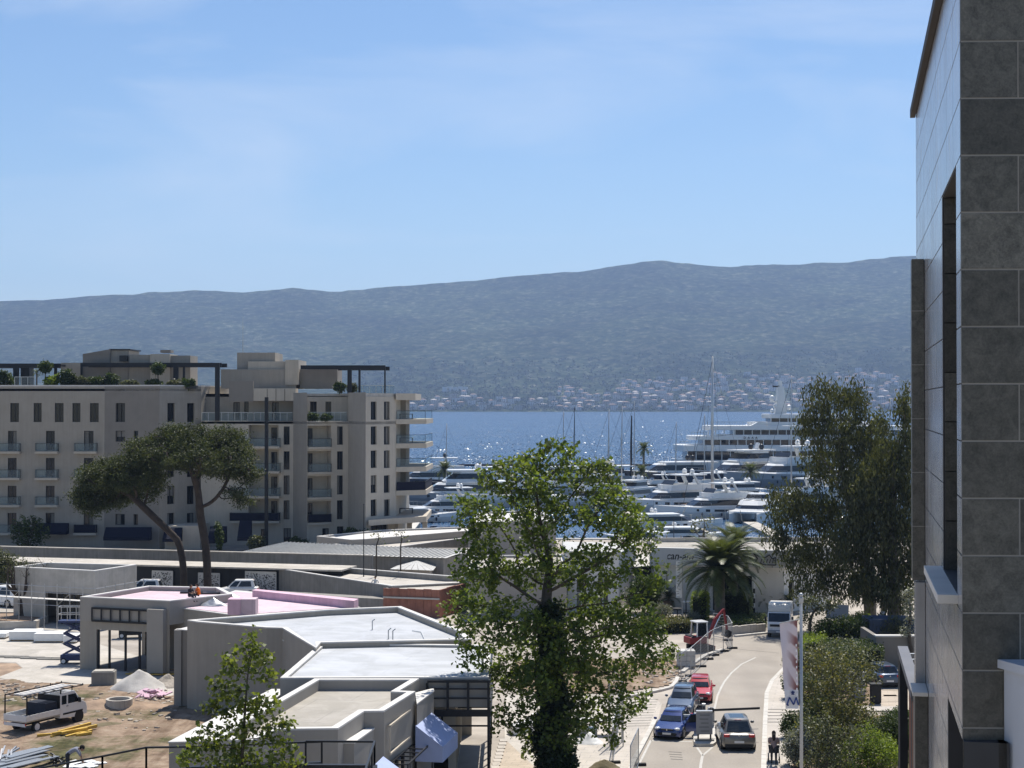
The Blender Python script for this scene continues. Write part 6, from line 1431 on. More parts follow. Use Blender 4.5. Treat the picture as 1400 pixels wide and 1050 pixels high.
def motor_yacht(label, px, wl, L, hd, hull='gelcoat', style='fly', Bf=.27, sc=1.0, dome=True, mastn=0, top='gelcoat'):
    p_ = G(px, wl, SEA); B = L * Bf; t = thing('motor_yacht', label, 'yacht', p_, R(hd), 'motor yachts in the marina')
    fb, fbow = L * .085 * sc, L * .125 * sc
    mb = MB(); secs = hull_sections(L, B, fb, fbow); mb.loft(secs); mb.build('hull', hull, t, world=False, fix=True)
    dk = MB(); dk.loft([[(s_[3][0], s_[3][1] * .985, s_[3][2] + .01), (s_[4][0], s_[4][1] * .985, s_[4][2] + .01)] for s_ in secs], closed=False, cap=False); dk.build('deck', 'gelcoat', t, world=False)
    hw = MB() # hull windows: long dark strips on both sides
    for sg in (-1, 1):
        for a_, b_ in ((.38, .52), (.56, .68)):
            i0, i1 = a_ * 11, b_ * 11
            def hp(f_, zf): k = int(f_); k = min(k, 10); u_ = f_ - k; s0, s1 = secs[k], secs[k + 1]; x = s0[3][0] * (1 - u_) + s1[3][0] * u_; y = s0[3][1] * (1 - u_) + s1[3][1] * u_; z = s0[3][2] * (1 - u_) + s1[3][2] * u_; return (x, -sg * (y * 1.006 - .01), z * zf)
            hw.quad(hp(i0, .66), hp(i1, .68), hp(i1, .86), hp(i0, .86))
    hw.build('hull_window', 'yacht_glass', t, world=False)
    h1 = fb + (fbow - fb) * .25; hh = L * .075 * sc
    mb = MB(); r0, r1 = house(mb, -L * .30, L * .22, h1 - .1, h1 + hh, B * .40, B * .36, 1.7, .1); sh = mb.build('saloon', top, t, world=False, fix=True); band(r0, r1, .30, .84).build('window_band', 'yacht_glass', sh, world=False)
    ov = MB(); ov.bb(-L * .40, L * .04, -B * .42, B * .42, h1 + hh, h1 + hh + L * .012); ov.build('flybridge_deck', top, t, world=False, bevel=.05)
    z2 = h1 + hh + L * .012
    if style == 'fly':
        mb = MB(); mb.ring([(-L * .38, -B * .4), (L * .02, -B * .40), (L * .05, 0), (L * .02, B * .40), (-L * .38, B * .4)], [(-L * .375, -B * .37), (L * .005, -B * .36), (L * .03, 0), (L * .005, B * .36), (-L * .375, B * .37)], z2, z2 + L * .035); mb.build('bulwark', top, t, world=False)
        wsn = MB(); wsn.quad((L * .0, -B * .33, z2 + L * .035), (L * .0, B * .33, z2 + L * .035), (-L * .03, B * .3, z2 + L * .07), (-L * .03, -B * .3, z2 + L * .07)); wsn.build('windscreen', 'yacht_glass', t, world=False)
        zt = z2 + L * .105
        for sg in (-1, 1): MB().bar((-L * .26, sg * B * .34, z2), (-L * .2, sg * B * .3, zt), L * .035, L * .012).build('arch_leg', top, t, world=False)
        MB().bb(-L * .32, -L * .06, -B * .33, B * .33, zt, zt + L * .01).build('hardtop', top, t, world=False, bevel=.04)
    elif style == 'closed':
        mb = MB(); r0, r1 = house(mb, -L * .26, L * .06, z2, z2 + L * .07, B * .34, B * .3, 1.3, .2); s2 = mb.build('wheelhouse', top, t, world=False, fix=True); band(r0, r1, .25, .8).build('window_band', 'yacht_glass', s2, world=False)
        zt = z2 + L * .07; MB().bb(-L * .32, L * .02, -B * .33, B * .33, zt, zt + L * .012).build('hardtop', top, t, world=False, bevel=.04)
        ar = MB(); ar.bar((-L * .2, 0, zt), (-L * .22, 0, zt + L * .06), L * .03, L * .015); ar.build('radar_mast', top, t, world=False)
    else:
        zt = z2
    if dome:
        for sg in (-1, 1): MB().sph((-L * .2, sg * B * .2, zt + L * .03), L * .02, 10, 6, (1, 1, 1.15)).build('satellite_dome', top if hull != 'hull_navy' else 'black_mast', t, world=False, smooth=True)
    rl = MB() # bow rail
    pr = None
    for sg in (-1, 1):
        pr = None
        for i in range(6, 12):
            s_ = secs[i]; q_ = (s_[3][0], sg * abs(s_[3][1]) * .95, s_[3][2]); rl.tube([q_, (q_[0], q_[1], q_[2] + .8)], .025, 4); tp_ = (q_[0], q_[1], q_[2] + .8)
            if pr: rl.tube([pr, tp_], .025, 4)
            pr = tp_
    rl.build('bow_rail', 'galv', t, world=False)
    for sg in (-1, 1):
        for k in (3, 5, 7): s_ = secs[k]; MB().sph((s_[3][0], sg * (abs(s_[3][1]) + .15), s_[3][2] * .45), .16, 8, 5, (1, 1, 2.2)).build('fender', 'canvas_dark', t, world=False)
    return t
MY = [('white flybridge yacht moored next to the tall white mast, long dark saloon windows', 912, 700, 19, 207, 'gelcoat', 'fly'), ('white motor yacht with bow lines running to the quay beside the tall mast', 968, 709, 17, 205, 'gelcoat', 'fly'),
      ('old-style fishing yacht with tall closed wheelhouse beside the short palm', 858, 690, 15, 232, 'gelcoat', 'closed'), ('navy-hulled yacht under the black mast, sleek white top', 912, 662, 25, 196, 'hull_navy', 'low'),
      ('dark-hulled yacht with white domed wheelhouse lying under the superyacht', 1008, 664, 27, 218, 'hull_navy', 'closed'), ('grey-hulled yacht with twin white domes lying under the superyacht', 1068, 666, 27, 210, 'hull_grey', 'fly'),
      ('grey yacht with flat hardtop by the quay palm near the apartments', 616, 692, 22, 188, 'hull_grey', 'closed'), ('white motorboat with pale hardtop close to the lowest terrace', 603, 706, 14, 200, 'gelcoat', 'fly'), ('dark boat with black radar domes glimpsed past the terraces', 580, 668, 20, 186, 'hull_navy', 'fly'),
      ('small white cabin boat close to the apartments corner', 578, 714, 11, 20, 'gelcoat', 'low'), ('cream topped yacht glimpsed through the plane tree', 655, 680, 18, 200, 'gelcoat_cream', 'fly'), ('white flybridge yacht almost hidden behind the plane tree crown', 705, 692, 18, 212, 'gelcoat', 'fly'),
      ('white yacht with dark windows behind the top of the plane tree', 752, 676, 19, 205, 'gelcoat', 'closed'), ('white yacht between the plane tree and the white sloops', 800, 694, 17, 208, 'gelcoat', 'fly'), ('grey hulled cruiser behind the masts', 806, 664, 22, 190, 'hull_grey', 'low'),
      ('smooth white cabin cruiser alongside the quay behind the showroom', 920, 727, 13, 14, 'gelcoat', 'low'), ('flat white tender on the quay side of the cabin cruiser', 945, 741, 10, 4, 'gelcoat', 'low'), ('white motorboat with black engine cover beyond the canopy stall', 872, 745, 9, 150, 'gelcoat', 'low'),
      ('white yacht half hidden behind hanging eucalyptus leaves', 1088, 700, 17, 214, 'gelcoat', 'fly'), ('white cruiser far behind the eucalyptus', 1130, 690, 19, 205, 'gelcoat', 'fly'), ('small white sport boat just beyond the fishing yacht', 890, 676, 12, 195, 'gelcoat', 'fly'), ('white sport yacht behind the bow of the tall-masted sloop', 955, 682, 15, 200, 'gelcoat_cream', 'fly'), ('white hardtop yacht between the tall-masted sloop and the catamaran', 1000, 690, 14, 196, 'gelcoat', 'closed')]
for lb_, px_, wl_, L_, hd_, hu_, st_ in MY: motor_yacht(lb_, px_, wl_, L_ * 1.2, hd_, hu_, st_)
# power catamaran, bow on
p_ = G(1030, 713, SEA); cat = thing('catamaran', 'white power catamaran with two dark skylights, bows towards the quay', 'boat', p_, R(247))
for sg in (-1, 1): MB().loft([[(x, sg * 2.3 - w_, -.5), (x, sg * 2.3 - w_ * 1.1, 1.7), (x, sg * 2.3 + w_ * 1.1, 1.7), (x, sg * 2.3 + w_, -.5)] for x, w_ in ((-6.5, .75), (0, .8), (4, .6), (6.6, .08))]).build('hull', 'gelcoat', cat, world=False, fix=True)
MB().bb(-6.5, 5.2, -3.1, 3.1, 1.65, 1.95).build('deck', 'gelcoat', cat, world=False, bevel=.05)
mb = MB(); r0, r1 = house(mb, -5.5, 3.4, 1.96, 3.5, 2.7, 2.2, 1.3, .1); sh = mb.build('saloon', 'gelcoat', cat, world=False, fix=True); band(r0, r1, .2, .55).build('window_band', 'yacht_glass', sh, world=False)
for sg in (-1, 1): MB().bb(-.9, .9, sg * .95 - .55, sg * .95 + .55, 3.5, 3.53).build('skylight', 'yacht_glass', cat, world=False)
mb = MB(); r0, r1 = house(mb, -5.2, -1.4, 3.51, 4.5, 2.0, 1.7, .7, .1); sh = mb.build('wheelhouse', 'gelcoat', cat, world=False, fix=True); band(r0, r1, .2, .85).build('window_band', 'yacht_glass', sh, world=False)
# sailing yachts: hull, cabin, mast, spreaders, boom, stays
def sail_yacht(label, px, wl, top, hd=190, hull='gelcoat', mm='alu_mast', mr=.13, boom=True, spr=2, L=None):
    p_ = G(px, wl, SEA); H = zy(top, p_.y) - SEA; L = L or H * .72; t = thing('sailing_yacht', label, 'sailboat', p_, R(hd), 'sailing yachts in the marina'); B = L * .26
    secs = hull_sections(L, B, L * .075, L * .1, .4); off = L * .08
    secs = [[(v[0] - off, v[1], v[2]) for v in s_] for s_ in secs]; MB().loft(secs).build('hull', hull, t, world=False, fix=True)
    MB().loft([[(s_[3][0], s_[3][1] * .985, s_[3][2] + .01), (s_[4][0], s_[4][1] * .985, s_[4][2] + .01)] for s_ in secs], closed=False, cap=False).build('deck', 'teak', t, world=False)
    mb = MB(); r0, r1 = house(mb, -L * .25, L * .12, L * .075, L * .115, B * .32, B * .25, 1.5, .3); c_ = mb.build('cabin', 'gelcoat', t, world=False, fix=True); band(r0, r1, .3, .8).build('window_band', 'yacht_glass', c_, world=False)
    MB().tube([(0, 0, L * .08), (0, 0, H * .6), (-.12, 0, H)], [mr, mr, mr * .55], 8).build('mast', mm, t, world=False, smooth=True)
    sp = MB()
    for k in range(spr): z_ = H * (.42 + .26 * k); sp.bar((0, -B * .3 * (1 - .2 * k), z_), (0, B * .3 * (1 - .2 * k), z_), .09, .05)
    sp.build('spreader', mm, t, world=False)
    if boom: MB().tube([(-.15, 0, L * .16), (-L * .38, 0, L * .155)], [.16, .14], 6).build('boom', 'canvas_dark' if mm == 'black_mast' else 'canvas_white', t, world=False)
    st_ = MB(); tp_ = (-.12, 0, H * .98)
    st_.tube([tp_, (L * .41, 0, L * .1)], .035, 4); st_.tube([tp_, (-L * .56, 0, L * .08)], .02, 3)
    for sg in (-1, 1): st_.tube([tp_, (0, sg * B * .3, H * .42), (-.1, sg * B * .48, L * .08)], .02, 3)
    st_.build('rigging', 'black_mast', t, world=False)
SY = [('sloop with very tall white mast moored in front of the superyacht', 974, 702, 487, 225, 'gelcoat', 'alu_mast', .26, 20), ('small sloop with short mast beside the tall white mast', 963, 676, 566, 215, 'gelcoat', 'alu_mast', .12, None), ('sloop with a lone mast near the apartments terraces', 610, 672, 579, 180, 'gelcoat', 'alu_mast', .13, None),
      ('white sloop with grey mast paired with a dark-masted one', 770, 668, 562, 190, 'gelcoat', 'alu_mast', .13, None), ('navy sloop with dark mast paired with a grey-masted one', 785, 668, 556, 190, 'hull_navy', 'black_mast', .11, None), ('white sloop with long forestay beside the plane tree', 832, 676, 560, 165, 'gelcoat', 'alu_mast', .14, None),
      ('white sloop next to the thick black mast', 850, 676, 555, 195, 'gelcoat', 'alu_mast', .13, None), ('racing sloop with thick black mast', 863, 664, 568, 185, 'hull_navy', 'black_mast', .26, None), ('sloop with thin mast rising just behind the black mast', 867, 676, 548, 185, 'gelcoat', 'alu_mast', .11, None),
      ('ketch with slim mast beside the navy yacht', 924, 672, 577, 190, 'gelcoat', 'alu_mast', .12, None), ('sloop with tall slim mast in front of the superyacht bridge', 1082, 692, 513, 200, 'gelcoat', 'alu_mast', .15, 18), ('sloop whose mast shows beside the dense dark eucalyptus', 1217, 690, 545, 200, 'gelcoat', 'alu_mast', .13, None), ('sloop whose mast tip pokes above the eucalyptus crown', 1166, 690, 512, 200, 'gelcoat', 'alu_mast', .13, 16)]
for lb_, px_, wl_, tp_, hd_, hu_, mm_, mr_, L_ in SY: sail_yacht(lb_, px_, wl_, tp_, hd_, hu_, mm_, mr_, L=L_)
# superyacht lying across behind the others, stern to the left
Yq = 412.0; sx0 = PXX(924, Yq); mpp = Yq / F
su = thing('superyacht', 'huge white superyacht with four decks and radar mast', 'yacht', (sx0 + 45, Yq, SEA))
def sxx(px): return PXX(px, Yq)
def szz(py): return zy(py, Yq)
secs = []
for t_ in np.linspace(0, 1, 14):
    x = sx0 + 92 * t_; w = 7.2 * (0.85 + .15 * min(1, t_ * 5)) * (1 - max(0, (t_ - .55) / .45) ** 2.3) + .05; zt = szz(629) + 1.8 * max(0, t_ - .3) ** 1.5
    secs.append([(x, Yq + 7 - w * .7, SEA - 1), (x, Yq + 7 - w * .95, SEA + 1), (x, Yq + 7 - w, zt), (x, Yq + 7 + w, zt), (x, Yq + 7 + w * .95, SEA + 1), (x, Yq + 7 + w * .7, SEA - 1)])
MB().loft(secs).build('hull', 'gelcoat', su, fix=True)
def deckslab(px0, x1, ytop, ybot, yfront=0.0, taper=True, nm='deck'):
    xa = sxx(px0); y0, y1 = Yq + yfront, Yq + 14 - yfront
    P_ = [(xa + 1.6, y0), (x1 - 6, y0), (x1, Yq + 7), (x1 - 6, y1), (xa + 1.6, y1), (xa, Yq + 11 - yfront), (xa, Yq + 3 + yfront)]; return MB().prism(P_, szz(ybot), szz(ytop)).build(nm, 'gelcoat', su, bevel=.12)
def decktier(px0, x1, ytop, ybot, yf):
    xa = sxx(px0); P_ = [(xa, Yq + yf), (x1, Yq + yf), (x1 + 3, Yq + 7), (x1, Yq + 14 - yf), (xa, Yq + 14 - yf)]; o_ = MB().prism(P_, szz(ybot), szz(ytop)).build('deck_house', 'yacht_glass', su)
    k = xa
    while k < x1: MB().bb(k, k + .22, Yq + yf - .05, Yq + yf, szz(ybot), szz(ytop)).build('mullion', 'gelcoat', o_); k += 2.2
deckslab(926, sx0 + 78, 608.5, 617, 0, nm='deck'); decktier(940, sx0 + 70, 617, 630, 1.2); deckslab(944, sx0 + 70, 596, 601.5, .6); decktier(962, sx0 + 62, 601.5, 611, 1.5); deckslab(966, sx0 + 62, 582, 588, .9); decktier(1006, sx0 + 56, 588, 597, 2.2); deckslab(985, sx0 + 57, 594.5, 597, .9)
deckslab(1028, sx0 + 52, 577, 583, 2.2); decktier(1056, sx0 + 46, 571.5, 579, 3.0); deckslab(1048, sx0 + 48, 566, 572, 2.6)
sl = MB(); sl.add([(sxx(1026), Yq + 1, szz(583)), (sxx(1037), Yq + 1, szz(577)), (sxx(1048), Yq + 1, szz(577)), (sxx(1048), Yq + 1, szz(583)), (sxx(1026), Yq + 13, szz(583)), (sxx(1037), Yq + 13, szz(577)), (sxx(1048), Yq + 13, szz(577)), (sxx(1048), Yq + 13, szz(583))], [(0, 3, 2, 1), (4, 5, 6, 7), (0, 1, 5, 4), (1, 2, 6, 5)]); sl.build('deck_slope', 'gelcoat', su)
for px_ in (968, 978, 990, 1003): MB().bb(sxx(px_), sxx(px_) + .35, Yq + 1.2, Yq + 1.5, szz(596), szz(588)).build('deck_post', 'gelcoat', su)
rl = MB()
for a_, b_, yb_ in ((946, 966, 596), (968, 1030, 582), (930, 945, 608.5)):
    rl.bar((sxx(a_), Yq + 1, szz(yb_ - 5)), (sxx(b_), Yq + 1, szz(yb_ - 5)), .09); k = a_
    while k <= b_: rl.bar((sxx(k), Yq + 1, szz(yb_)), (sxx(k), Yq + 1, szz(yb_ - 5)), .07); k += 4
rl.build('railing', 'galv', su)
ms = MB(); X_ = sxx(1072); ms.loft([[(X_ - 1.3 + a * .6, Yq + 5.5, szz(y_)), (X_ + 1.6 - a * .5, Yq + 5.5, szz(y_)), (X_ + 1.6 - a * .5, Yq + 8.5, szz(y_)), (X_ - 1.3 + a * .6, Yq + 8.5, szz(y_))] for y_, a in ((566, 0), (545, .8), (528, 1.2))]); ms.build('radar_mast', 'gelcoat', su)
MB().bb(sxx(1062), sxx(1071), Yq + 6, Yq + 7, szz(529), szz(527)).build('radar_bar', 'black_mast', su); MB().bb(X_ - .4, X_ + .6, Yq + 6.5, Yq + 7.5, szz(528), szz(520)).build('mast_top', 'gelcoat', su); MB().bb(X_ - 2.6, X_ + 3, Yq + 6, Yq + 8, szz(550), szz(548)).build('mast_arm', 'gelcoat', su)
for px_, py_, r_ in ((1060, 544, .75), (1060, 562, .6), (1064, 555, .55), (1083, 557, .7)): MB().sph((sxx(px_), Yq + 5, szz(py_)), r_, 12, 8).build('satellite_dome', 'gelcoat', su, smooth=True)
text('D  A  A  A', su, (sxx(1017), Yq + .5, szz(600)), .8, 0, 'black_mast', 'lettering', extr=.02)
# long dark floating jetty, quay pontoons, mooring lines
jt = thing('floating_jetty', 'long low dark floating jetty lying across the open water', 'jetty', (PXX(760, 505), 505, SEA))
for k in range(9):
    x0, x1 = PXX(628, 505) + 6.9 * k, PXX(628, 505) + 6.9 * k + 6.75; MB().bb(x0, x1, 504, 506.5, SEA - .3, SEA + .55).build('pontoon', 'canvas_dark', jt)
for i, (px_, y0_, y1_) in enumerate(((990, 216, 262), (900, 216, 268), (820, 248, 300), (700, 248, 300))):
    x_ = PXX(px_ + 30, y1_); t = thing('pontoon_pier', 'narrow timber pier number running out from the quay'.replace(' number', '') + (' beside the catamaran', ' beside the flybridge yacht', ' behind the white house', ' behind the plane tree crown')[i], 'pier', (x_, y0_, SEA))
    nn = int((y1_ - y0_) / 6)
    for k in range(nn): MB().bb(x_ - 1.1, x_ + 1.1, y0_ + k * 6, y0_ + k * 6 + 5.8, SEA - .2, SEA + .6).build('pontoon', 'concrete_pale', t)
for i, (a_, b_) in enumerate((((929, 698), (911, 712)), ((938, 694), (926, 712)), ((991, 696), (994, 720)), ((996, 696), (998, 718)), ((1012, 698), (1016, 718)))):
    A_ = G(a_[0], a_[1], 1.2); B_ = G(b_[0], b_[1], SEA); tag(MB().tube([A_, A_.lerp(B_, .5) - Vector((0, 0, .25)), B_], .05, 5).build('mooring_line', 'rope'), 'pale mooring line from %s down to the water' % ('the motor yacht bow' if i < 2 else 'the catamaran bows'), 'rope', 'mooring lines')
# inflatable dinghy, parasol and chairs on the quay
p_ = G(1012, 735, 0); dg = thing('dinghy', 'grey inflatable dinghy lying on the quay edge', 'boat', (p_.x, 210, 0))
MB().tube([(p_.x - 2, 209.3, .35), (p_.x + 1.2, 209.3, .35), (p_.x + 2.2, 210, .45), (p_.x + 1.2, 210.7, .35), (p_.x - 2, 210.7, .35)], [.25, .25, .22, .25, .25], 8).build('tube', 'hull_grey', dg, smooth=True); MB().bb(p_.x - 1.9, p_.x + 1.2, 209.4, 210.6, .15, .25).build('floor', 'canvas_dark', dg)
# ---- far shore town
mat('far_wall', (0.52, 0.49, 0.45), .8, var=.0); mat('far_wall2', (0.62, 0.61, 0.59), .8, var=.0); mat('far_wall3', (0.40, 0.34, 0.28), .8, var=.0); mat('far_roof', (0.24, 0.16, 0.125), .85, var=.0); mat('far_roof2', (0.42, 0.38, 0.35), .8, var=.0); mat('far_window', (0.03, 0.03, 0.035), .3, var=.0)
def house_mesh(w, d, h, roof, wm, rm, name):
    me = bpy.data.meshes.new(name); vs = []; fs = []; mi = []
    mb = MB(); mb.bb(-w / 2, w / 2, -d / 2, d / 2, -6, h); nw = len(mb.f); mi = [0] * nw
    if roof == 'hip': mb.add([(-w / 2 - .5, -d / 2 - .5, h), (w / 2 + .5, -d / 2 - .5, h), (w / 2 + .5, d / 2 + .5, h), (-w / 2 - .5, d / 2 + .5, h), (-w * .2, 0, h + d * .22), (w * .2, 0, h + d * .22)], [(0, 1, 5, 4), (1, 2, 5), (2, 3, 4, 5), (3, 0, 4), (3, 2, 1, 0)]); mi += [1] * 5
    else: mb.bb(-w / 2 - .3, w / 2 + .3, -d / 2 - .3, d / 2 + .3, h, h + .8); mi += [1] * 6
    ns = max(1, int(h / 3)); nc = max(2, int(w / 4))
    for r in range(ns):
        for c in range(nc): x = -w / 2 + w * (c + .5) / nc; z = h * (r + .5) / ns; mb.quad((x - .7, -d / 2 - .05, z - .9), (x + .7, -d / 2 - .05, z - .9), (x + .7, -d / 2 - .05, z + .8), (x - .7, -d / 2 - .05, z + .8)); mi.append(2)
    me.from_pydata(mb.v, [], mb.f)
    for k in (wm, rm, 'far_window'): me.materials.append(MATS[k])
    me.polygons.foreach_set('material_index', mi); return me, mb, mi
rs = random.Random(21); HM = []
for i in range(12): HM.append(house_mesh(rs.uniform(9, 20), rs.uniform(8, 12), rs.choice((6, 6, 9, 9, 12)), rs.choice(('hip', 'hip', 'flat')), rs.choice(('far_wall', 'far_wall2', 'far_wall2', 'far_wall3')), rs.choice(('far_roof', 'far_roof', 'far_roof2')), 'town_house'))
spots = []; tries = 0
while len(spots) < 500 and tries < 60000:
    tries += 1; px_ = rs.uniform(540, 1290); Y = 3960 + 860 * rs.random() ** 1.4
    dens = 1.0 if px_ > 770 else (.55 if px_ < 660 else .35)
    lim = 4600 if px_ > 850 else (4480 if px_ > 760 else 4260)
    lim -= 200 * mnoise.noise(Vector((px_ / 60.0, 0, 5))) + 60
    if Y > lim or rs.random() > dens or mnoise.noise(Vector((px_ / 25.0, Y / 120.0, 2))) < -.28: continue
    x = PXX(px_, Y)
    if Y < shore(x) + 25: continue
    if any(abs(x - a) < 15 and abs(Y - b) < 22 for a, b in spots): continue
    spots.append((x, Y))
spots.sort(key=lambda q_: q_[1])
rest = MB(); rmi = []
for i, (x, Y) in enumerate(spots):
    z = hill_z(x, Y); me, mb, mi = HM[rs.randrange(12)]; a_ = rs.uniform(-.5, .5)
    if i < 300:
        o = bpy.data.objects.new('town_house', me); COL.objects.link(o); o.location = (x, Y, z); o.rotation_euler = (0, 0, a_); tag(o, 'small pale house in the far town across the bay', 'house', 'houses of the far shore town')
    else:
        c, s_ = math.cos(a_), math.sin(a_); rest.add([(x + v[0] * c - v[1] * s_, Y + v[0] * s_ + v[1] * c, z + v[2]) for v in mb.v], mb.f); rmi += mi
o = rest.build('far_houses', 'far_wall2'); [o.data.materials.append(MATS[k]) for k in ('far_roof', 'far_window')]; o.data.polygons.foreach_set('material_index', rmi); tag(o, 'distant houses thinning out up the slope across the bay', 'houses', kind='stuff')
Y = 4330; x = PXX(622, Y); ht = thing('long_hotel', 'long white hotel block on the far slope', 'building', (x, Y, hill_z(x, Y)))
for k in range(5): MB().bb(x - 34 + k * 14, x - 34 + k * 14 + 12.5, Y, Y + 14, hill_z(x, Y) - 8, hill_z(x, Y) + 11 + (k % 2) * 1.5).build('wing', 'far_wall2', ht)
MB().bb(x - 36, x + 38, Y - 3, Y - .1, hill_z(x, Y) - 8, hill_z(x, Y) + 2).build('terrace', 'far_wall2', ht)
# trees between the far houses and along the shore: one distant mass
rsn = np.random.RandomState(8); tp_ = []
for k in range(2600):
    px_ = rsn.uniform(480, 1320); Y = 3950 + 1000 * rsn.uniform() ** 1.3; x = PXX(px_, Y)
    if Y > shore(x) + 8: tp_.append((x, Y, hill_z(x, Y) + 3.0))
v, f_ = leaves(np.array(tp_), 9, (4.5, 4.5, 2.6), 5.5, 3, .8); leafmat('leaf_far', (0.02, 0.03, 0.014), (0.05, 0.06, 0.03), .1, .9); o = np_mesh('far_trees', v, f_, 'leaf_far'); tag(o, 'dark scattered trees between the houses across the bay', 'trees', kind='stuff')
# ---- vehicles
mat('paint_blue', (0.012, 0.035, 0.16), .25, metal=.3, var=.0, spec=.5, coat=.8); mat('paint_slate', (0.06, 0.085, 0.13), .3, metal=.4, var=.0, coat=.8); mat('paint_red', (0.42, 0.02, 0.03), .28, var=.0, coat=.8); mat('paint_silver', (0.17, 0.165, 0.155), .35, metal=.5, var=.0, coat=.6)
mat('paint_white', (0.72, 0.72, 0.71), .3, var=.04, scale=2, coat=.5); mat('plastic_black', (0.018, 0.018, 0.019), .6, var=.0); mat('chrome', (0.6, 0.6, 0.6), .15, metal=1.0, var=.0); mat('lamp_red', (0.45, 0.015, 0.02), .2, var=.0); mat('lamp_clear', (0.6, 0.62, 0.64), .1, var=.0, spec=.7); mat('plate_white', (0.7, 0.7, 0.7), .4, var=.0); mat('rim_alloy', (0.32, 0.32, 0.33), .3, metal=.8, var=.0); mat('seat_cloth', (0.04, 0.04, 0.045), .9, var=.0)
glass('car_glass', (0.012, 0.016, 0.02), .04)
def wheel(parent, x, y, r, w, rim='rim_alloy', world=False):
    wo = MB(); sg = 1 if y > 0 else -1
    wo.tube([(x, y - w / 2, r), (x, y - w / 2 + .03, r), (x, y + w / 2 - .03, r), (x, y + w / 2, r)], [r * .9, r, r, r * .9], 18); o = wo.build('wheel', 'rubber', parent, world=False)
    h = MB(); yo = y + sg * (w / 2 + .004)
    h.tube([(x, yo - sg * .02, r), (x, yo + sg * .006, r)], r * .64, 16); h.build('rim', rim, o, world=False)
    return o
def car(label, loc, hd, paint, L=4.05, W=1.74, H=1.45, sc=.92, open_door=None, kind='hatch', group='cars queueing at the barrier'):
    t = thing('car', label, 'car', loc, R(hd), group); t.scale = (sc, sc, sc); w = W / 2; zb = .18; bl = .92 if kind != 'suv' else 1.0
    def zt(x):
        f = x / (L / 2)
        if f > .55: return bl - .06 - (f - .55) / .45 * .22
        if f < -.9: return bl - .08
        return bl
    xs_ = [-L / 2, -L / 2 + .06, -L / 2 + .25, -L * .3, 0, L * .2, L * .28, L * .4, L / 2 - .22, L / 2 - .05, L / 2]
    wf = [.80, .9, .97, 1, 1, 1, .995, .97, .9, .8, .66]
    secs = []
    for x, f in zip(xs_, wf):
        z = zt(x); e_ = (abs(x) / (L / 2)); b_ = zb + (.07 if e_ > .9 else 0); zt_ = z - (.12 if e_ >= 1 else 0); ww = w * f
        secs.append([(x, -ww * .9, b_), (x, -ww, b_ + .17), (x, -ww * 1.0, zt_ * .62), (x, -ww * .965, zt_ - .1), (x, -ww * .84, zt_), (x, -ww * .4, zt_ + .025), (x, ww * .4, zt_ + .025), (x, ww * .84, zt_), (x, ww * .965, zt_ - .1), (x, ww, zt_ * .62), (x, ww, b_ + .17), (x, ww * .9, b_)])
    body = MB().loft(secs).build('body', paint, t, world=False, smooth=False, fix=True); body.data.polygons.foreach_set('use_smooth', [True] * len(body.data.polygons))
    es = body.modifiers.new('edges', 'EDGE_SPLIT'); es.split_angle = R(38)
    # greenhouse
    A = L * .235; B_ = L * .05; C = -L * .33 if kind != 'suv' else -L * .38; D = -L * .455; wb, wr = w * .86, w * .66; z0 = bl + .0; zr = H
    bot = [(A, -wb * .92), (A + .08, 0), (A, wb * .92), (L * .0, wb), (D + .1, wb * .95), (D, 0), (D + .1, -wb * .95), (L * .0, -wb)]
    top = [(B_, -wr * .92), (B_ + .06, 0), (B_, wr * .92), (-L * .1, wr), (C + .05, wr * .93), (C, 0), (C + .05, -wr * .93), (-L * .1, -wr)]
    g_ = MB(); g_.loft([[(a, b, z0 - .03) for a, b in bot], [(a * .35 + c * .65, b * .35 + d_ * .65, z0 + (zr - z0) * .62) for (a, b), (c, d_) in zip(bot, top)], [(c, d_, zr - .04) for c, d_ in top], [(c * .9 - .02, d_ * .82, zr) for c, d_ in top]])
    cab = g_.build('cabin', paint, t, world=False, fix=True, smooth=True); es = cab.modifiers.new('edges', 'EDGE_SPLIT'); es.split_angle = R(30)
    def bt(i, f, lf=0.0): # point on glazing surface, f 0 bottom .. 1 top
        (a, b), (c, d_) = bot[i], top[i]; zz = z0 + (zr - .04 - z0) * f
        if f <= .62 / .97: k = f / (.62 / .97) * .65
        else: k = .65 + (f - .639) / .361 * .35
        x, y = a + (c - a) * k, b + (d_ - b) * k; m_ = math.hypot(x - (-.2), y) or 1; return Vector((x + (x + .2) / m_ * lf * 1.0, y + y / max(abs(y), .05) * lf if abs(y) > .02 else y, zz))
    def pane(i, j, f0, f1, s0, s1, nm):
        p = lambda s_, f: bt(i, f, .012).lerp(bt(j, f, .012), s_)
        mb = MB(); N = 3
        for k in range(N): fa, fb_ = f0 + (f1 - f0) * k / N, f0 + (f1 - f0) * (k + 1) / N; mb.quad(p(s0, fa), p(s1, fa), p(s1, fb_), p(s0, fb_))
        return mb.build(nm, 'car_glass', t, world=False)
    ws = MB()
    for i, j in ((0, 1), (1, 2)):
        for k in range(3):
            fa, fb_ = .06 + .88 * k / 3, .06 + .88 * (k + 1) / 3; s0, s1 = (.09, 1) if i == 0 else (0, .91); p = lambda s_, f: bt(i, f, .012).lerp(bt(j, f, .012), s_); ws.quad(p(s0, fa), p(s1, fa), p(s1, fb_), p(s0, fb_))
    ws.build('windscreen', 'car_glass', t, world=False)
    rw = MB()
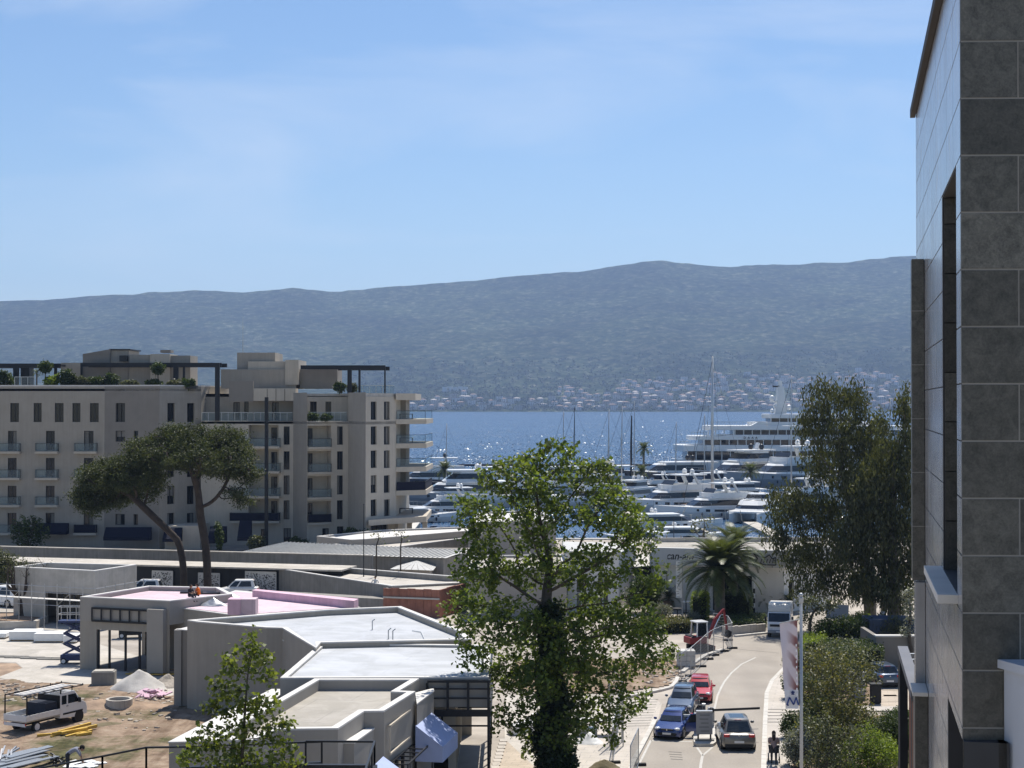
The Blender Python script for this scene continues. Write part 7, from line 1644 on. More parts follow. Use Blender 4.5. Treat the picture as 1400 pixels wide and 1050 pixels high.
    for i, j in ((4, 5), (5, 6)):
        for k in range(3):
            fa, fb_ = .1 + .78 * k / 3, .1 + .78 * (k + 1) / 3; s0, s1 = (.14, 1) if i == 4 else (0, .86); p = lambda s_, f: bt(i, f, .012).lerp(bt(j, f, .012), s_); rw.quad(p(s0, fa), p(s1, fa), p(s1, fb_), p(s0, fb_))
    rw.build('rear_window', 'car_glass', t, world=False)
    for i, j, s0, s1 in ((2, 3, .2, .93), (3, 4, .05, .8), (7, 0, .07, .8), (6, 7, .2, .95)): pane(i, j, .08, .86, s0, s1, 'side_window')
    for sg in (-1, 1):
        for xw in (-L * .32, L * .315):
            a_ = MB(); a_.tube([(xw, sg * (w - .26), .33), (xw, sg * (w + .004), .33)], .37, 18); a_.build('wheel_arch', 'plastic_black', t, world=False); wheel(t, xw, sg * (w - .10), .315, .21)
        m_ = MB(); m_.sph((L * .17, sg * (w + .09), bl + .08), .1, 8, 6, (.7, 1.1, .8)); m_.build('mirror', paint if kind != 'dark' else 'plastic_black', t, world=False, smooth=True)
        h_ = MB(); h_.sph((L / 2 - .17, sg * w * .66, .66), .12, 8, 6, (1.5, 1.5, .7)); h_.build('headlight', 'lamp_clear', t, world=False, smooth=True)
        r_ = MB(); r_.box((-L / 2 + .05, sg * w * .72, .82), (.16, .30, .15)); r_.build('tail_light', 'lamp_red', t, world=False, bevel=.03)
        for k, (x0, x1) in enumerate(((-L * .18, L * .01), (L * .02, L * .21))):
            if open_door == (sg, k): continue
            d_ = MB(); d_.add([(x0, sg * (w + .004), .34), (x1, sg * (w + .004), .34), (x1, sg * (w + .004), .58), (x1, sg * (w * .967 + .007), bl - .1), (x0, sg * (w * .967 + .007), bl - .1), (x0, sg * (w + .004), .58)], [(0, 1, 2, 5), (5, 2, 3, 4)] if sg < 0 else [(5, 2, 1, 0), (4, 3, 2, 5)]); dd_ = d_.build('door', paint, t, world=False)
            MB().box((x0 + .12, sg * (w + .012), bl - .17), (.16, .03, .03)).build('handle', 'chrome' if k else paint, dd_, world=False)
    MB().box((L / 2 - .02, 0, .36), (.12, W * .62, .18)).build('grille', 'plastic_black', t, world=False, bevel=.02); MB().box((L / 2 - .03, 0, .62), (.1, W * .4, .09)).build('grille', 'plastic_black', t, world=False, bevel=.02)
    MB().box((L / 2 + .045, 0, .40), (.02, .5, .11)).build('number_plate', 'plate_white', t, world=False); MB().box((-L / 2 - .01, 0, .5), (.03, .5, .11)).build('number_plate', 'plate_white', t, world=False)
    MB().box((-L / 2 + .08, 0, .3), (.2, W * .82, .2)).build('rear_bumper', 'plastic_black', t, world=False, bevel=.04); MB().box((C + .02, 0, H - .05), (.06, .34, .03)).build('brake_light', 'lamp_red', t, world=False)
    em = MB(); em.add([(L / 2 + .035, 0, .70), (L / 2 + .035, .05, .62), (L / 2 + .035, 0, .54), (L / 2 + .035, -.05, .62)], [(0, 1, 2, 3), (3, 2, 1, 0)]); em.build('badge', 'chrome', t, world=False); MB().sph((-L / 2 - .012, 0, .84), .045, 8, 6, (.3, 1, 1)).build('badge', 'chrome', t, world=False)
    if kind == 'roofglass': MB().quad((-L * .26, -wr * .62, H + .004), (B_ - .25, -wr * .62, H + .004), (B_ - .25, wr * .62, H + .004), (-L * .26, wr * .62, H + .004)).build('sunroof', 'car_glass', t, world=False)
    if open_door:
        sg, k = open_door; x1 = L * .21; d_ = MB(); ang = R(58); dx, dy = -math.cos(ang), sg * math.sin(ang); Ld = L * .22; p0 = Vector((x1, sg * (w + .01), 0)); p1 = p0 + Vector((dx, dy, 0)) * Ld; n_ = Vector((dy, -dx, 0)).normalized() * .06
        d_.loft([[p0 + Vector((0, 0, .34)), p1 + Vector((0, 0, .34)), p1 + n_ + Vector((0, 0, .34)), p0 + n_ + Vector((0, 0, .34))], [p0 + Vector((0, 0, bl - .05)), p1 + Vector((0, 0, bl - .05)), p1 + n_ + Vector((0, 0, bl - .05)), p0 + n_ + Vector((0, 0, bl - .05))]]); do = d_.build('door', paint, t, world=False, fix=True); tag(do, 'open driver door')
        fr = MB(); zt_ = bl - .05
        q = [p0 + Vector((0, 0, zt_)), p0.lerp(p1, .35) + Vector((0, 0, H - .12)), p1 + Vector((0, 0, H - .1)), p1 + Vector((0, 0, zt_))]
        for a_, b_ in zip(q, q[1:]): fr.bar(a_ + n_ * .5, b_ + n_ * .5, .05)
        fr.build('door_frame', paint, do, world=False); MB().quad(*[c_ + n_ * .5 for c_ in q]).build('pane', 'car_glass', do, world=False)
        MB().add([(x1 - .02, sg * (w + .003), .36), (L * .02, sg * (w + .003), .36), (L * .02, sg * (w + .003), bl - .08), (x1 - .02, sg * (w + .003), bl - .08)], [(0, 1, 2, 3), (3, 2, 1, 0)]).build('door_opening', 'seat_cloth', t, world=False)
    return t
def hdg(a, b): v = G(*b) - G(*a); return math.degrees(math.atan2(v.y, v.x))
car('metallic blue hatchback stopped at the barrier with driver door open', G(921, 1003), 253, 'paint_blue', open_door=(1, 1))
car('slate blue crossover waiting directly behind the blue hatchback', G(934, 972), 257, 'paint_slate', 4.2, 1.76, 1.6, kind='suv')
car('red hatchback at the tail of the barrier queue', G(957, 955), 262, 'paint_red', 3.9, 1.7, 1.48)
car('grey-beige hatchback with glass roof driving away past the barrier', G(1005, 1016), 88, 'paint_silver', 4.25, 1.8, 1.56, sc=1.0, kind='roofglass', group='cars near the barrier')
# drop-side crew van with rack
def van():
    p_ = G(62, 993); q_ = G(98, 986); t = thing('works_van', 'white crew-cab works van with open load bed and steel ladder rack', 'van', p_, R(hdg((30, 998), (104, 980))), None)
    t.scale = (.82, .82, .82); L = 5.6; w = .98; pw = 'paint_white'
    # chassis and bed
    MB().bb(-2.75, .35, -.45, .45, .5, .72).build('chassis', 'plastic_black', t, world=False)
    MB().bb(-2.8, .3, -1.02, 1.02, .78, .86).build('bed_floor', 'galv', t, world=False)
    for y in (-1, 1): MB().bb(-2.8, .3, y * 1.02 - .02, y * 1.02 + .02, .87, 1.25).build('bed_side', pw, t, world=False, bevel=.01)
    MB().bb(-2.84, -2.8, -1.0, 1.0, .87, 1.25).build('tailgate', pw, t, world=False, bevel=.01)
    MB().bb(.3, .34, -1.0, 1.0, .87, 2.1).build('headboard', 'plastic_black', t, world=False)
    MB().bb(-.9, .25, -.85, .85, .87, 1.75).build('tarpaulin_load', 'canvas_dark', t, world=False, bevel=.05)
    # cab: side profile extruded with raked nose
    prof = [(.36, .55), (.36, 2.15), (.5, 2.28), (1.75, 2.26), (2.35, 1.55), (2.85, 1.28), (2.98, .95), (2.98, .5), (2.0, .42)]
    secs = [[(x, y, z) for x, z in prof] for y in (-w, -w * .985, w * .985, w)]
    for k, f in ((0, .93), (3, .93)): secs[k] = [(x * .99 + .012, y, 1.2 + (z - 1.2) * f) for x, y, z in secs[k]]
    cab = MB().loft(secs).build('cab', pw, t, world=False, fix=True, bevel=.03)
    for sg in (-1, 1):
        yo = sg * (w + .006)
        for x0, x1, z0, z1, sl in ((.52, .98, 1.45, 2.05, 0), (1.12, 1.85, 1.45, 2.05, .38)):
            MB().add([(x0, yo, z0), (x1 + sl * .9, yo, z0), (x1, yo, z1), (x0, yo, z1)], [(0, 1, 2, 3) if sg < 0 else (3, 2, 1, 0)]).build('side_window', 'car_glass', t, world=False)
        MB().bb(2.05, 2.2, sg * (w + .03) - .03 if sg < 0 else w + .03, sg * (w + .2) if sg > 0 else -w - .03 + .0, 1.42, 1.75) if False else None
        MB().box((2.1, sg * (w + .14), 1.58), (.12, .2, .34)).build('mirror', 'plastic_black', t, world=False, bevel=.03)
        MB().box((1.6, sg * (w + .01), .8), (1.9, .02, .12)).build('side_strip', 'plastic_black', t, world=False); MB().box((1.05, sg * (w + .012), 1.3), (.18, .02, .04)).build('handle', 'plastic_black', t, world=False)
        for x in (-1.75, 2.2):
            MB().tube([(x, sg * (w - .3), .42), (x, sg * (w + .005), .42)], .44, 16).build('wheel_arch', 'plastic_black', t, world=False) if x > 0 else None
            wheel(t, x, sg * (w - .13), .36, .24, 'plate_white')
        MB().box((-2.82, sg * .85, .66), (.06, .28, .14)).build('tail_light', 'lamp_red', t, world=False); MB().box((2.93, sg * .72, 1.0), (.12, .34, .2)).build('headlight', 'lamp_clear', t, world=False)
    MB().quad((1.80, -.85, 2.2), (2.36, -.88, 1.6), (2.36, .88, 1.6), (1.80, .85, 2.2)).build('windscreen', 'car_glass', t, world=False)
    MB().box((-2.83, 0, .62), (.05, 1.9, .2)).build('rear_bumper', pw, t, world=False)
    # rack with pale load of metal sheets
    for x, y in ((-2.72, -.98), (-2.72, .98), (.42, -.98), (.42, .98)): MB().bar((x, y, 1.25 if x < 0 else 2.2), (x, y, 2.5), .07).build('rack_post', 'black_steel', t, world=False)
    r_ = MB()
    for y in (-.98, .98): r_.bar((-2.75, y, 2.5), (2.6, y, 2.5), .06)
    for x in np.linspace(-2.7, 2.55, 7): r_.bar((x, -.98, 2.53), (x, .98, 2.53), .05)
    for y in (-.98, .98):
        for x in (1.5, 2.55): r_.bar((x, y, 2.3 if x < 2 else 2.5), (x, y, 2.62), .05)
    r_.build('rack', 'black_steel', t, world=False)
    for k, y in enumerate((-.8, -.62, -.44, -.24, -.05)): tag(MB().bb(-2.9, 1.5, y - .07, y + .07, 2.58, 2.66 + .02 * (k % 2)).build('rail_profile', 'coping', t, world=False))
van()
# box truck with wind deflector
def truck():
    t = thing('box_truck', 'white box truck with rounded roof deflector driving towards the barrier', 'truck', G(1066, 869), R(258)); t.scale = (.80, .80, .80); w = 1.08; pw = 'paint_white'
    prof = [(0, .55), (0, 2.35), (.15, 2.45), (1.25, 2.42), (1.62, 1.6), (1.72, 1.35), (1.74, .5), (1.1, .42)]
    MB().loft([[(x, y, z) for x, z in prof] for y in (-w, w)]).build('cab', pw, t, world=False, fix=True, bevel=.05)
    MB().quad((1.315, -.98, 2.34), (1.655, -1.0, 1.55), (1.655, 1.0, 1.55), (1.315, .98, 2.34)).build('windscreen', 'car_glass', t, world=False)
    for sg in (-1, 1):
        yo = sg * (w + .006); MB().add([(.35, yo, 1.5), (1.45, yo, 1.5), (1.2, yo, 2.2), (.35, yo, 2.2)], [(0, 1, 2, 3), (3, 2, 1, 0)]).build('side_window', 'car_glass', t, world=False); MB().box((1.45, sg * (w + .2), 1.8), (.12, .2, .5)).build('mirror', 'plastic_black', t, world=False, bevel=.03); MB().box((1.745, sg * .78, .85), (.06, .36, .22)).build('headlight', 'lamp_clear', t, world=False)
        for x in (.95, -3.2): wheel(t, x, sg * (w - .16), .42, .3, 'plate_white')
    MB().box((1.75, 0, 1.2), (.04, 1.7, .22)).build('grille', 'plastic_black', t, world=False); MB().box((1.79, 0, .62), (.14, 2.12, .3)).build('bumper', 'hull_grey', t, world=False, bevel=.04); MB().box((1.87, 0, .62), (.02, .52, .12)).build('number_plate', 'plate_white', t, world=False)
    rows_ = []
    for k in range(7): a_ = k / 6 * math.pi / 2; rows_.append([(1.15 - 1.25 * math.sin(a_) * 1.0, -w * .98, 2.44 + .95 * (1 - math.cos(a_)) * 1.0 + .02), (1.15 - 1.25 * math.sin(a_), w * .98, 2.46 + .95 * (1 - math.cos(a_)))])
    dfl = MB(); pr = [(1.15, 2.46), (1.05, 2.75), (.85, 3.05), (.5, 3.2), (0.0, 3.27), (-.1, 2.46)]; dfl.loft([[(x, y, z) for x, z in pr] for y in (-w * .95, w * .95)]); dfl.build('roof_deflector', 'gelcoat_cream', t, world=False, fix=True)
    MB().bb(-4.6, -.15, -1.1, 1.1, .95, 2.85).build('box_body', 'paint_white', t, world=False, bevel=.03); MB().bb(-4.5, .2, -.5, .5, .5, .92).build('chassis', 'plastic_black', t, world=False)
truck()
# mini excavator behind the fence
mat('digger_red', (0.22, 0.025, 0.025), .5, var=.1, scale=3)
def digger():
    t = thing('mini_excavator', 'small red tracked excavator with raised arm behind the site fence', 'excavator', G(956, 890), R(20)); t.scale = (.92, .92, .92)
    for y in (-.62, .62):
        tr = MB(); pts = [(math.cos(a) * (.9 if abs(math.cos(a)) > .5 else .9), math.sin(a)) for a in np.linspace(0, 2 * math.pi, 13)[:-1]]
        tr.loft([[(-.75 if c < -.1 else (.75 if c > .1 else 0) + 0 + c * .25 if abs(c) > .1 else 0, yy, .28 + s_ * .27) for c, s_ in pts] for yy in (y - .18, y + .18)]); tr.build('track', 'rubber', t, world=False, fix=True)
    MB().cyl((0, 0, .5), .45, .12, 14).build('slew_ring', 'plastic_black', t, world=False); MB().box((-.35, 0, .92), (1.5, 1.3, .55)).build('house', 'digger_red', t, world=False, bevel=.1); MB().box((-.75, 0, .98), (.5, 1.25, .65)).build('counterweight', 'plastic_black', t, world=False, bevel=.12)
    cb = MB()
    for x, y in ((-.45, -.52), (.45, -.52), (-.45, .52), (.45, .52)): cb.bar((x, y, 1.2), (x * .92, y * .95, 2.3), .08)
    cb.build('cab_frame', 'paint_white', t, world=False); MB().box((0, 0, 2.34), (1.05, 1.15, .1)).build('cab_roof', 'paint_white', t, world=False, bevel=.03)
    gl = MB(); gl.quad((-.45, -.5, 1.25), (.45, -.5, 1.25), (.42, -.48, 2.28), (-.42, -.48, 2.28)); gl.quad((.45, -.5, 1.25), (.45, .5, 1.25), (.42, .48, 2.28), (.42, -.48, 2.28)); gl.build('cab_window', 'car_glass', t, world=False)
    ar = MB(); ar.bar((.75, -.1, .95), (1.35, -.1, 2.5), .24, .2); ar.build('boom', 'digger_red', t, world=False); MB().bar((1.33, -.1, 2.45), (2.1, -.1, 3.2), .18, .16).build('boom_tip', 'digger_red', t, world=False); MB().bar((2.1, -.1, 3.25), (2.4, -.1, 1.6), .15, .14).build('dipper', 'digger_red', t, world=False)
    MB().tube([(1.1, -.1, 1.5), (1.9, -.1, 2.9)], .05, 6).build('ram', 'chrome', t, world=False)
    bk = MB(); bk.loft([[(2.4 + x, y, 1.35 + z) for x, z in ((0, .25), (.3, .1), (.28, -.25), (0, -.4), (-.3, -.25), (-.05, -.1))] for y in (-.35, .15)]); bk.build('bucket', 'plastic_black', t, world=False, fix=True)
    MB().box((1.0, 0, .25), (.06, 1.5, .4), ry=.1).build('dozer_blade', 'digger_red', t, world=False)
digger()
# scissor lift
mat('lift_blue', (0.03, 0.045, 0.12), .45, var=.1, scale=3)
def lift(px, py, label, zt, rz, n_=3, dark=False):
    t = thing('scissor_lift', label, 'lift', G(px, py), rz, 'scissor lifts on the building site'); mt = 'lift_blue' if not dark else 'black_steel'
    MB().box((0, 0, .45), (1.9, .85, .4)).build('base', mt, t, world=False, bevel=.04)
    for x in (-.72, .72):
        for y in (-.38, .38): wheel(t, x, y, .22, .14, 'plate_white')
    z0 = .68; h = (zt - z0) / n_; e_ = 0
    for k in range(n_):
        for y in (-.33, .33):
            a_ = MB(); a_.bar((-.75, y, z0 + k * h), (.75, y, z0 + (k + 1) * h), .06, .12); a_.build('scissor_arm', mt, t, world=False); MB().bar((.75, y * .86, z0 + k * h), (-.75, y * .86, z0 + (k + 1) * h), .06, .12).build('scissor_arm', mt, t, world=False)
        MB().tube([(0, -.36, z0 + (k + .5) * h), (0, .36, z0 + (k + .5) * h)], .05, 6).build('pivot', 'galv', t, world=False)
    MB().box((.15, 0, zt + .08), (2.5, .9, .14)).build('platform', mt, t, world=False)
    r_ = MB()
    for y in (-.42, .42):
        for z in (.6, 1.1): r_.bar((-1.08, y, zt + z), (1.38, y, zt + z), .045)
        for x in (-1.08, -.46, .15, .77, 1.38): r_.bar((x, y, zt + .1), (x, y, zt + 1.1), .045)
    for x in (-1.08, 1.38):
        for z in (.6, 1.1): r_.bar((x, -.42, zt + z), (x, .42, zt + z), .045)
    r_.build('guard_rail', 'galv' if not dark else 'black_steel', t, world=False); MB().box((1.25, -.3, zt + .9), (.25, .2, .3)).build('control_box', 'lift_blue', t, world=False)
lift(103, 907, 'extended blue scissor lift standing against the pink-roofed pavilion', 2.85, R(2));
p4 = (AT(176, 870, 122)); t_ = lift(180, 872, 'folded dark scissor lift seen through the opening of the pink-roofed pavilion', 1.3, R(10), 2, True)
# parked vehicles behind the fence (mostly roofs show)
def simple_van(label, px, py, hd, sc=.9, group='vehicles parked along the black hoarding', paint='paint_white'):
    return car(label, G(px, py), hd, paint, 4.4, 1.8, 1.75, sc, kind='suv', group=group)
simple_van('white van parked between the concrete shell and the hoarding', 196, 815, 178); simple_van('white car parked behind the pink roof by the pines', 325, 815, 182); simple_van('white van parked beyond the olive tree', 5, 828, 150, 1.05); simple_van('white pickup parked next to the concrete shell', 168, 812, 10)
car('dark blue car parked in the bay behind the hedge', G(1204, 934), 95, 'paint_slate', 4.2, 1.75, 1.5, kind='suv', group='cars parked behind the hedge')
for px_, py_, lb_ in ((590, 712, 'car parked below the lowest terrace of the apartments'), (602, 716, 'car parked at the outer corner of the apartments')): car('dark ' + lb_, G(px_, 732 + (px_ - 590) * .1), 200, 'paint_slate', sc=.95, group='cars parked by the apartments')
# ---- street furniture
# barrier island with ticket sign and two arms
isl = MB().prism(gp([(948.5, 1018), (948, 1010), (951, 988), (955, 984), (974, 984), (977, 990), (979, 1018), (975, 1021), (952, 1021)], 0), .006, .16).build('traffic_island', 'kerb_stone'); tag(isl, kind='structure')
mat('sign_grey', (0.30, 0.30, 0.31), .5, var=.05, scale=3)
tb = thing('ticket_sign', 'grey instruction board standing on the barrier island', 'sign', G(963, 1012, .16))
p_ = G(963, 1012, .16); s = 2200 / p_.y
MB().box((p_.x, p_.y, 1.05), (.86, .12, 1.15)).build('board', 'sign_grey', tb, bevel=.02)
MB().box((p_.x, p_.y + .05, 1.68), (.86, .28, .08)).build('cap', 'galv', tb)
for x in (-.33, .33): MB().box((p_.x + x, p_.y, .3), (.08, .08, .34)).build('leg', 'plastic_black', tb)
MB().box((p_.x, p_.y + .02, .2), (1.0, .5, .07)).build('base', 'concrete', tb)
mat('print_dark', (0.08, 0.08, 0.085), .6, var=.0)
for k in range(5): MB().box((p_.x + (-.03 if k % 2 else .02), p_.y - .064, 1.5 - k * .21), (.52 - .06 * (k % 3), .008, .03)).build('text_line', 'print_dark', tb)
def barrier(label, base, tip, mt, z=.95):
    a_, b_ = G(*base, .16), G(*tip, 0); t = thing('barrier_gate', label, 'barrier', a_, group='barrier gates'); MB().box((a_.x, a_.y, .62), (.36, .34, .92)).build('cabinet', 'galv', t, bevel=.03); MB().box((a_.x, a_.y, 1.12), (.3, .4, .08)).build('cabinet_cap', 'sign_grey', t)
    d_ = Vector((b_.x - a_.x, b_.y - a_.y, 0)); MB().bar((a_.x, a_.y - .2, z + .05), (a_.x + d_.x, a_.y - .2 + d_.y, z + .05), .07, .12).build('arm', mt, t)
    MB().sph((a_.x, a_.y - .22, z + .05), .17, 10, 6).build('counterweight', 'plastic_black', t, smooth=True)
barrier('barrier gate with long dark arm closing the lane beside the grey-beige car', (972, 992), (1038, 993), 'plastic_black', 1.0); barrier('barrier gate with white arm held in front of the blue hatchback', (953, 1000), (903, 1003), 'white_paint', 1.0)
for px_, py_, lb_ in ((957, 990, 'intercom post'), (962, 988, 'pale ticket post')):
    a_ = G(px_, py_, .16); t = thing('ticket_post', lb_ + ' on the barrier island', 'post', a_); MB().box((a_.x, a_.y, .7), (.22, .2, 1.08)).build('body', 'galv' if px_ > 960 else 'plastic_black', t, bevel=.03); MB().box((a_.x, a_.y - .105, 1.0), (.15, .01, .2)).build('screen', 'print_dark', t)
# temporary site fence: posts in rubber feet, tubular frames, fine mesh
mat('fence_wire', (0.35, 0.36, 0.36), .5, metal=.4, var=.0)
def fence_panel(a_, b_, label, h=1.9, wires=True):
    a_, b_ = Vector(a_), Vector(b_); t = thing('site_fence', label, 'fence', a_, group='temporary fence panels along the road'); f_ = MB(); d_ = (b_ - a_)
    f_.tube([a_ + Vector((0, 0, .12)), a_ + Vector((0, 0, h - .08)), a_ + d_ * .03 + Vector((0, 0, h)), b_ - d_ * .03 + Vector((0, 0, h)), b_ + Vector((0, 0, h - .08)), b_ + Vector((0, 0, .12))], .025, 6); f_.tube([a_ + Vector((0, 0, .15)), b_ + Vector((0, 0, .15))], .022, 5); f_.build('frame', 'galv', t)
    w_ = MB(); L = d_.length; n_ = int(L / .12)
    for k in range(1, n_): q_ = a_.lerp(b_, k / n_); w_.tube([q_ + Vector((0, 0, .15)), q_ + Vector((0, 0, h))], .0035, 3, cap=False)
    for k in range(1, 8): w_.tube([a_ + Vector((0, 0, .15 + k * (h - .15) / 8)), b_ + Vector((0, 0, .15 + k * (h - .15) / 8))], .0035, 3, cap=False)
    o = w_.build('wire_mesh', 'fence_wire', t); o['kind'] = 'stuff'
    for q_ in (a_,): MB().box((q_.x, q_.y, .065), (.75, .24, .13), rz=.1).build('foot', 'rubber', t)
fp = [G(a, b) for a, b in ((931, 933), (944.5, 925), (958, 912), (968, 902), (976, 896.5), (989, 891), (1001, 887))]
nm_ = ['beside the red hatchback', 'in front of the white pallet', 'next to the pallet stack', 'before the excavator track', 'before the excavator cab', 'between the excavator and the road bend', 'at the road bend']
for k in range(len(fp) - 1): fence_panel(fp[k], fp[k + 1], 'grey temporary fence panel ' + nm_[k])
q0, q1, q2 = G(1001, 887), G(995, 876), G(975, 872); fence_panel(q0, q1, 'grey temporary fence panel turning back at the road bend'); fence_panel(q1, q2, 'grey temporary fence panel behind the excavator arm')
for a_, b_, lb_ in (((873, 1047), (862, 1075), 'standing at the pavement edge near the blue hatchback'), ((838, 1044), (848, 985), 'beside the folded scaffold tower')): fence_panel(G(*a_), G(*b_), 'grey temporary fence panel ' + lb_)
# pallet stack of pale blocks
mat('block_pale', (0.50, 0.49, 0.46), .85, var=.08, scale=2); mat('wood_pale', (0.36, 0.27, 0.17), .8, var=.15, scale=3); mat('wood_yellow', (0.55, 0.36, 0.07), .7, var=.12, scale=2)
ps = thing('pallet_stack', 'pallet stacked with pale wrapped blocks behind the site fence', 'pallet', G(938, 912)); p_ = G(938, 912)
for k in range(3): MB().bb(p_.x - .6 + k * .5, p_.x - .45 + k * .5, p_.y - .6, p_.y + .6, 0, .1).build('bearer', 'wood_pale', ps)
MB().bb(p_.x - .62, p_.x + .58, p_.y - .6, p_.y + .6, .1, .14).build('pallet_top', 'wood_pale', ps)
for r in range(3):
    for c in range(2): MB().bb(p_.x - .6 + c * .6, p_.x - .02 + c * .6, p_.y - .58, p_.y + .55, .145 + r * .35, .48 + r * .35).build('block', 'block_pale', ps, bevel=.02)
# banner pole with picture banner
mat('pole_grey', (0.40, 0.41, 0.42), .4, metal=.5, var=.05, scale=2)
m, n, l, p = nt('banner_print'); MATS['banner_print'] = m # printed picture: pale pink field, darker reddish radiating strokes, white foot
tcn = n.new('ShaderNodeTexCoord'); sep = n.new('ShaderNodeSeparateXYZ'); l.new(tcn.outputs['Object'], sep.inputs[0])
wv = n.new('ShaderNodeTexWave'); wv.inputs['Scale'].default_value = .9; wv.inputs['Distortion'].default_value = 6; wv.inputs['Detail'].default_value = 3; mpn = n.new('ShaderNodeMapping'); mpn.inputs['Rotation'].default_value = (0, R(62), 0); mpn.inputs['Scale'].default_value = (1, 1, .45); l.new(tcn.outputs['Object'], mpn.inputs[0]); l.new(mpn.outputs[0], wv.inputs['Vector'])
ra = n.new('ShaderNodeValToRGB'); e = ra.color_ramp.elements; e[0].color = (.22, .09, .085, 1); e[1].color = (.62, .53, .55, 1); e[0].position = .25; e[1].position = .62; k = e.new(.45); k.color = (.42, .27, .25, 1)
l.new(wv.outputs['Fac'], ra.inputs['Fac'])
mr = n.new('ShaderNodeMapRange'); mr.inputs['From Min'].default_value = .2; mr.inputs['From Max'].default_value = .58; l.new(sep.outputs[0], mr.inputs['Value'])
mx = n.new('ShaderNodeMixRGB'); mx.inputs['Color1'].default_value = (.60, .54, .58, 1); l.new(mr.outputs['Result'], mx.inputs['Fac']); l.new(ra.outputs['Color'], mx.inputs['Color2'])
gt = n.new('ShaderNodeMath'); gt.operation = 'GREATER_THAN'; gt.inputs[1].default_value = 0.0; l.new(sep.outputs[2], gt.inputs[0])
mx2 = n.new('ShaderNodeMixRGB'); mx2.inputs['Color1'].default_value = (.62, .62, .65, 1); l.new(gt.outputs[0], mx2.inputs['Fac']); l.new(mx.outputs['Color'], mx2.inputs['Color2']); l.new(mx2.outputs['Color'], p.inputs['Base Color']); p.inputs['Roughness'].default_value = .7
Yb = 66.0; bt_ = zy(815, Yb); xb = PXX(1094.5, Yb)
bp_ = thing('banner_pole', 'tall grey lamp-post style pole carrying a picture banner beside the pavement', 'pole', (xb, Yb, 0))
MB().tube([(xb, Yb, 0), (xb, Yb, bt_)], [.085, .06], 10).build('pole', 'pole_grey', bp_, smooth=True); MB().sph((xb, Yb, bt_ + .06), .09, 8, 6).build('finial', 'pole_grey', bp_, smooth=True); MB().tube([(xb, Yb, bt_ - .25), (xb, Yb, bt_ - .05)], .1, 8).build('collar', 'pole_grey', bp_)
bn = thing('banner', 'tall printed banner with reddish picture and blue emblem on its white foot', 'banner', (PXX(1067, Yb), Yb - .02, zy(942, Yb)))
Pc = [AT(1066, 853, Yb - .02), AT(1090, 848, Yb - .02), AT(1095 - 3, 969, Yb - .02), AT(1074, 969, Yb - .02)]
mb = MB(); nu, nv = 8, 24
for j in range(nv + 1):
    for i in range(nu + 1):
        q_ = Pc[0].lerp(Pc[1], i / nu).lerp(Pc[3].lerp(Pc[2], i / nu), j / nv); q_ = q_ + Vector((0, .05 * math.sin(j * .5 + i * .6) * (1 - i / nu), 0)); mb.v.append(tuple(q_))
for j in range(nv):
    for i in range(nu): a_ = j * (nu + 1) + i; mb.f.append((a_ + nu + 1, a_ + nu + 2, a_ + 1, a_))
mb.build('cloth', 'banner_print', bn, smooth=True)
mat('emblem_blue', (0.03, 0.06, 0.22), .6, var=.0)
em = MB(); c_ = AT(1084, 958, Yb - .1); z_ = .11
def e2(u, v): return (c_.x + u * .3, c_.y, c_.z + v * .3)
for a_, b_ in (((-.8, -.6), (-.45, .45)), ((-.45, .45), (.1, -.55)), ((.1, -.55), (.45, .45)), ((.45, .45), (.75, -.6)), ((-.8, -.6), (-.55, -.6)), ((0, .85), (0, 1.35)), ((-.25, 1.15), (.25, 1.15)), ((-.2, .9), (.2, .9))): em.bar(e2(*a_), e2(*b_), .02, .055)
em.build('emblem', 'emblem_blue', bn); MB().bar(Pc[0] + Vector((-.02, 0, .02)), Vector((xb, Yb, Pc[1].z + .06)), .035).build('arm', 'pole_grey', bn)
for j in range(11): q_ = Pc[1].lerp(Pc[2], .28 + j * .062); MB().box((q_.x - .07, q_.y - .06, q_.z), (.05, .01, .1)).build('side_letter', 'white_paint', bn)
# white feather flag by the showroom
a_ = G(933, 850); wf = thing('feather_flag', 'white upright flag with faint grey script on a slim pole', 'flag', a_); zt = zy(766, a_.y)
MB().tube([a_, (a_.x, a_.y, zt)], [.05, .03], 8).build('pole', 'pole_grey', wf)
x0 = PXX(924, a_.y); z0, z1 = zy(817, a_.y), zy(767, a_.y); mb = MB()
for j in range(13):
    for i in range(5): mb.v.append((x0 + (a_.x - .05 - x0) * i / 4, a_.y + .06 * math.sin(j * .9 + i * .5) * (1 - i / 5), z0 + (z1 - z0) * j / 12))
for j in range(12):
    for i in range(4): k = j * 5 + i; mb.f.append((k, k + 1, k + 6, k + 5))
mb.build('cloth', 'white_paint', wf, smooth=True)
rs = random.Random(9); sc_ = MB()
for k in range(14): u_ = .25 + .35 * rs.random(); z_ = z0 + (z1 - z0) * (k + .5) / 14; xx = x0 + (a_.x - .05 - x0) * u_; sc_.bar((xx - .1, a_.y - .08, z_), (xx + .1, a_.y - .08, z_ + rs.uniform(-.1, .1)), .02, .04)
sc_.build('script', 'hull_grey', wf)
